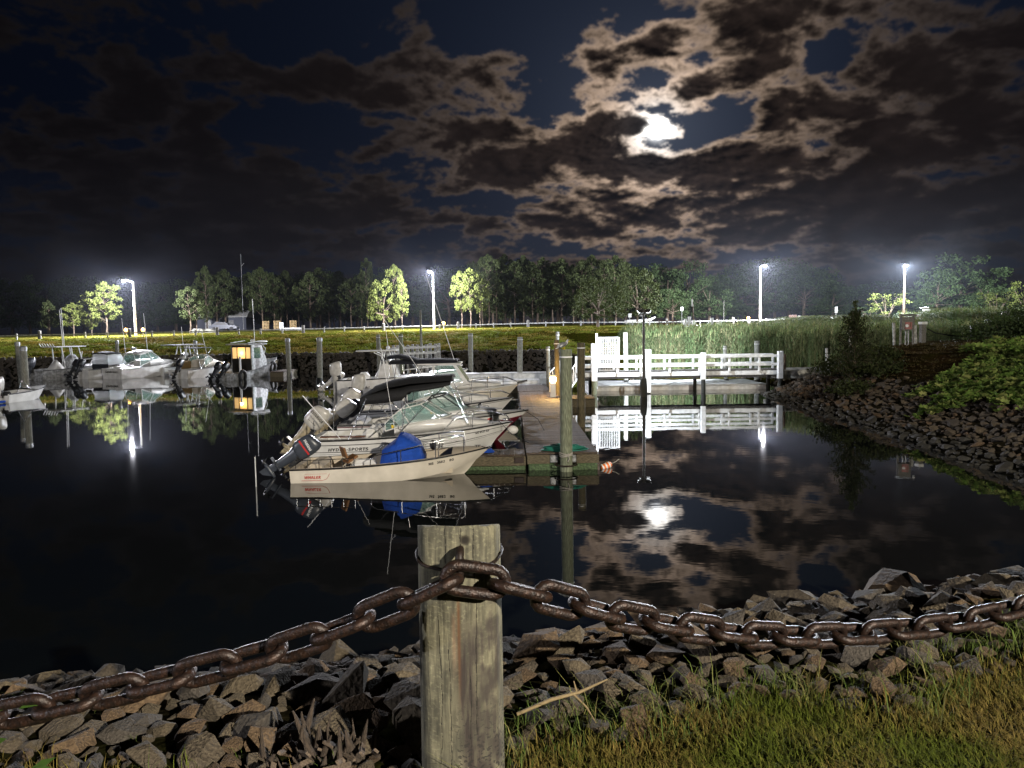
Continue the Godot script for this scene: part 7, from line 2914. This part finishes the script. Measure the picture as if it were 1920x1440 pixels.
	whip(t, Vector3(2.4, 2.8, 0.7), Vector3(2.3, 4.4, 0.7), 0.02)
	# amber-lit cuddy with a thin canopy
	k = lines_of(6.0, 2.3, 0.75, 1.15, 0.9)
	t = far_boat("cuddy_boat", "small boat with a thin navy canopy left of the grey pilothouse boat", Vector3(-28.0, 0, -62.6), 1.2, k, "gelcoat", [[0.25, 0.55, 1.15]], "engine_black")
	fairing(t, "cabin_trunk", [[2.4, 0.85, 1.5, 0.95, 0.85], [3.4, 0.95, 1.55, 0.85, 0.7], [5.0, 1.05, 1.2, 0.35, 0.2]], "gelcoat_cream")
	windscreen(t, [[2.0, 1.0, 0.9, 1.6, -0.1], [3.2, 0.85, 1.45, 1.9, 0.5], [3.5, 0.0, 1.5, 1.95, 0.6]], "gelcoat_cream", "window_glass", 0.035)
	canopy(t, "thin_canopy", [[0.9, 2.5, 0.9, 0.05, 0.02], [2.0, 2.56, 0.95, 0.06, 0.03], [3.2, 2.52, 0.9, 0.05, 0.02]], "navy_canvas")
	b = []
	for sd in [1.0, -1.0]:
		b.append([Vector3(1.5, 0.8, 1.0 * sd), Vector3(1.2, 2.5, 0.88 * sd)])
		b.append([Vector3(1.6, 0.8, 1.0 * sd), Vector3(2.9, 2.5, 0.9 * sd)])
	rods("canopy_bow", t, b, 0.025, "steel")
	cushion(t, "yellow_cover", Vector3(1.7, 1.1, -0.9), Vector3(1.2, 0.7, 0.3), "trap_wire")
	whip(t, Vector3(2.6, 1.6, 0.8), Vector3(2.0, 3.9, 0.8), 0.02)
	# the grey pilothouse workboat with its cabin light on
	k = lines_of(7.0, 2.7, 0.55, 1.6, 0.9)
	t = far_boat("workboat", "grey workboat with a lit cabin door and black fenders, rightmost in the far left row", Vector3(-23.3, 0, -59.9), 1.22, k, "gelcoat_grey", [[0.35, 0.75, 1.2], [-0.4, 0.75, 1.2]], "engine_black")
	var w := 1.0
	for sd in [1.0, -1.0]:
		f = Shape.new()
		f.slab(PackedVector2Array([Vector2(2.4, 0.5), Vector2(4.4, 0.9), Vector2(4.3, 1.5), Vector2(3.7, 2.75), Vector2(3.55, 2.75), Vector2(3.55, 1.65), Vector2(2.7, 1.65), Vector2(2.7, 2.55), Vector2(3.55, 2.55), Vector2(3.55, 2.75), Vector2(2.4, 2.75)]), 0.06, Transform3D(Basis(), Vector3(0, 0, w * sd)))
		part("house_side", f, M.gelcoat_grey, t)
		pane("side_window", t, [Vector3(2.7, 1.65, w * sd), Vector3(2.7, 2.55, w * sd), Vector3(3.5, 2.55, w * sd), Vector3(3.5, 1.65, w * sd)], "window_glass")
	cushion(t, "house_roof", Vector3(3.1, 2.82, 0), Vector3(2.3, 0.1, 2.4), "gelcoat_grey")
	pane("front_window", t, [Vector3(4.3, 1.5, 0.95), Vector3(3.7, 2.75, 0.9), Vector3(3.7, 2.75, -0.9), Vector3(4.3, 1.5, -0.95)], "window_glass")
	# aft bulkhead: dark below, three lit panes above
	cushion(t, "aft_bulkhead", Vector3(2.42, 1.05, 0), Vector3(0.06, 1.2, 1.94), "black_paint")
	cushion(t, "bulkhead_head", Vector3(2.42, 2.66, 0), Vector3(0.07, 0.18, 1.94), "black_paint")
	for z in [-0.95, -0.42, 0.42, 0.95]:
		cushion(t, "door_mullion", Vector3(2.42, 2.1, z), Vector3(0.08, 1.0, 0.08), "black_paint")
	for q in [[-0.68, 0.5], [0.0, 0.78], [0.68, 0.5]]:
		f = Shape.new()
		f.box(Vector3(2.43, 2.1, q[0]), Vector3(0.02, 0.92, q[1]))
		part("lit_window", f, M.cabin_glow, t)
	lamp_light(t, Vector3(2.2, 2.1, 0), Color(1.0, 0.82, 0.5), 0.8, 0.1, 20)
	for q in [[0.12, 1.0], [0.75, 1.0]]:
		f = Shape.new()
		var p := k.side(q[0], 0.55) + Vector3(0, 0, 0.14)
		var ring := []
		for j in 18:
			var a := TAU * j / 18.0
			ring.append(p + Vector3(cos(a) * 0.33, sin(a) * 0.42, 0))
		f.tube(ring, 0.13, 8, true)
		part("tyre_fender", f, M.rubber, t)
	rods("roof_rail", t, [[Vector3(2.2, 2.95, 0.9), Vector3(4.0, 3.1, 0.9)], [Vector3(2.2, 2.95, -0.9), Vector3(4.0, 3.1, -0.9)], [Vector3(3.9, 1.7, 1.02), Vector3(4.2, 2.4, 1.02), Vector3(3.7, 2.9, 1.0)]], 0.03, "white_paint")
	f = Shape.new()
	f.ball(Vector3(3.4, 3.05, 0.4), Vector3(0.2, 0.2, 0.2), 10, 7)
	part("radar_dome", f, M.vinyl_white, t)
	f = Shape.new()
	f.ball(Vector3(4.3, 3.02, 0.6), Vector3(0.7, 0.1, 0.3), 10, 6)
	part("life_raft", f, M.vinyl_white, t)
	whip(t, Vector3(3.4, 2.9, 0.6), Vector3(3.3, 6.6, 0.6), 0.03)
	rods("stern_post", t, [[Vector3(0.9, 0.6, 1.1), Vector3(0.9, 1.9, 1.1)]], 0.09, "white_paint")
	# a white bow beyond it
	k = lines_of(6.4, 2.4, 0.85, 1.3, 1.3)
	t = far_boat("bow_boat", "white boat whose bow shows past the grey workboat toward the lone pile", Vector3(-27.3, 0, -68.4), 0.28, k, "gelcoat_cream", [], "engine_grey")
	rods("bow_rail", t, [[k.deck(0.6, 1, 0.1, 0), k.deck(0.64, 1, 0.1, 0.4), k.deck(0.85, 1, 0.1, 0.4), k.deck(0.98, 1, 0.02, 0.2)]], 0.03, "steel")
	cushion(t, "deck_box", Vector3(4.6, 1.2, 0), Vector3(0.8, 0.4, 0.8), "vinyl_white")


const HAZE := 0.0
const MIST := 0.0001
const NEAR_LAMP := 3400.0
const FAR_LAMP := 3400.0
const RIPPLE := 0.035
const DOCK_LAMP := 14.0
const FLOOD := 100.0

func _ready() -> void:
	rng.seed = 20
	make_materials()
	make_camera()
	make_sky()
	make_lamps()
	make_ground()
	make_trees()
	make_reeds()
	make_ground_cover()
	make_stones()
	make_grass()
	make_far_things()
	make_right_things()
	make_piles()
	make_main_dock()
	make_floats()
	make_gangway()
	gull()
	make_front_boat()
	make_second_boat()
	make_third_boat()
	make_fourth_boat()
	make_fifth_boat()
	make_sixth_boat()
	make_left_row()
	make_chain_fence()
	make_driftwood()
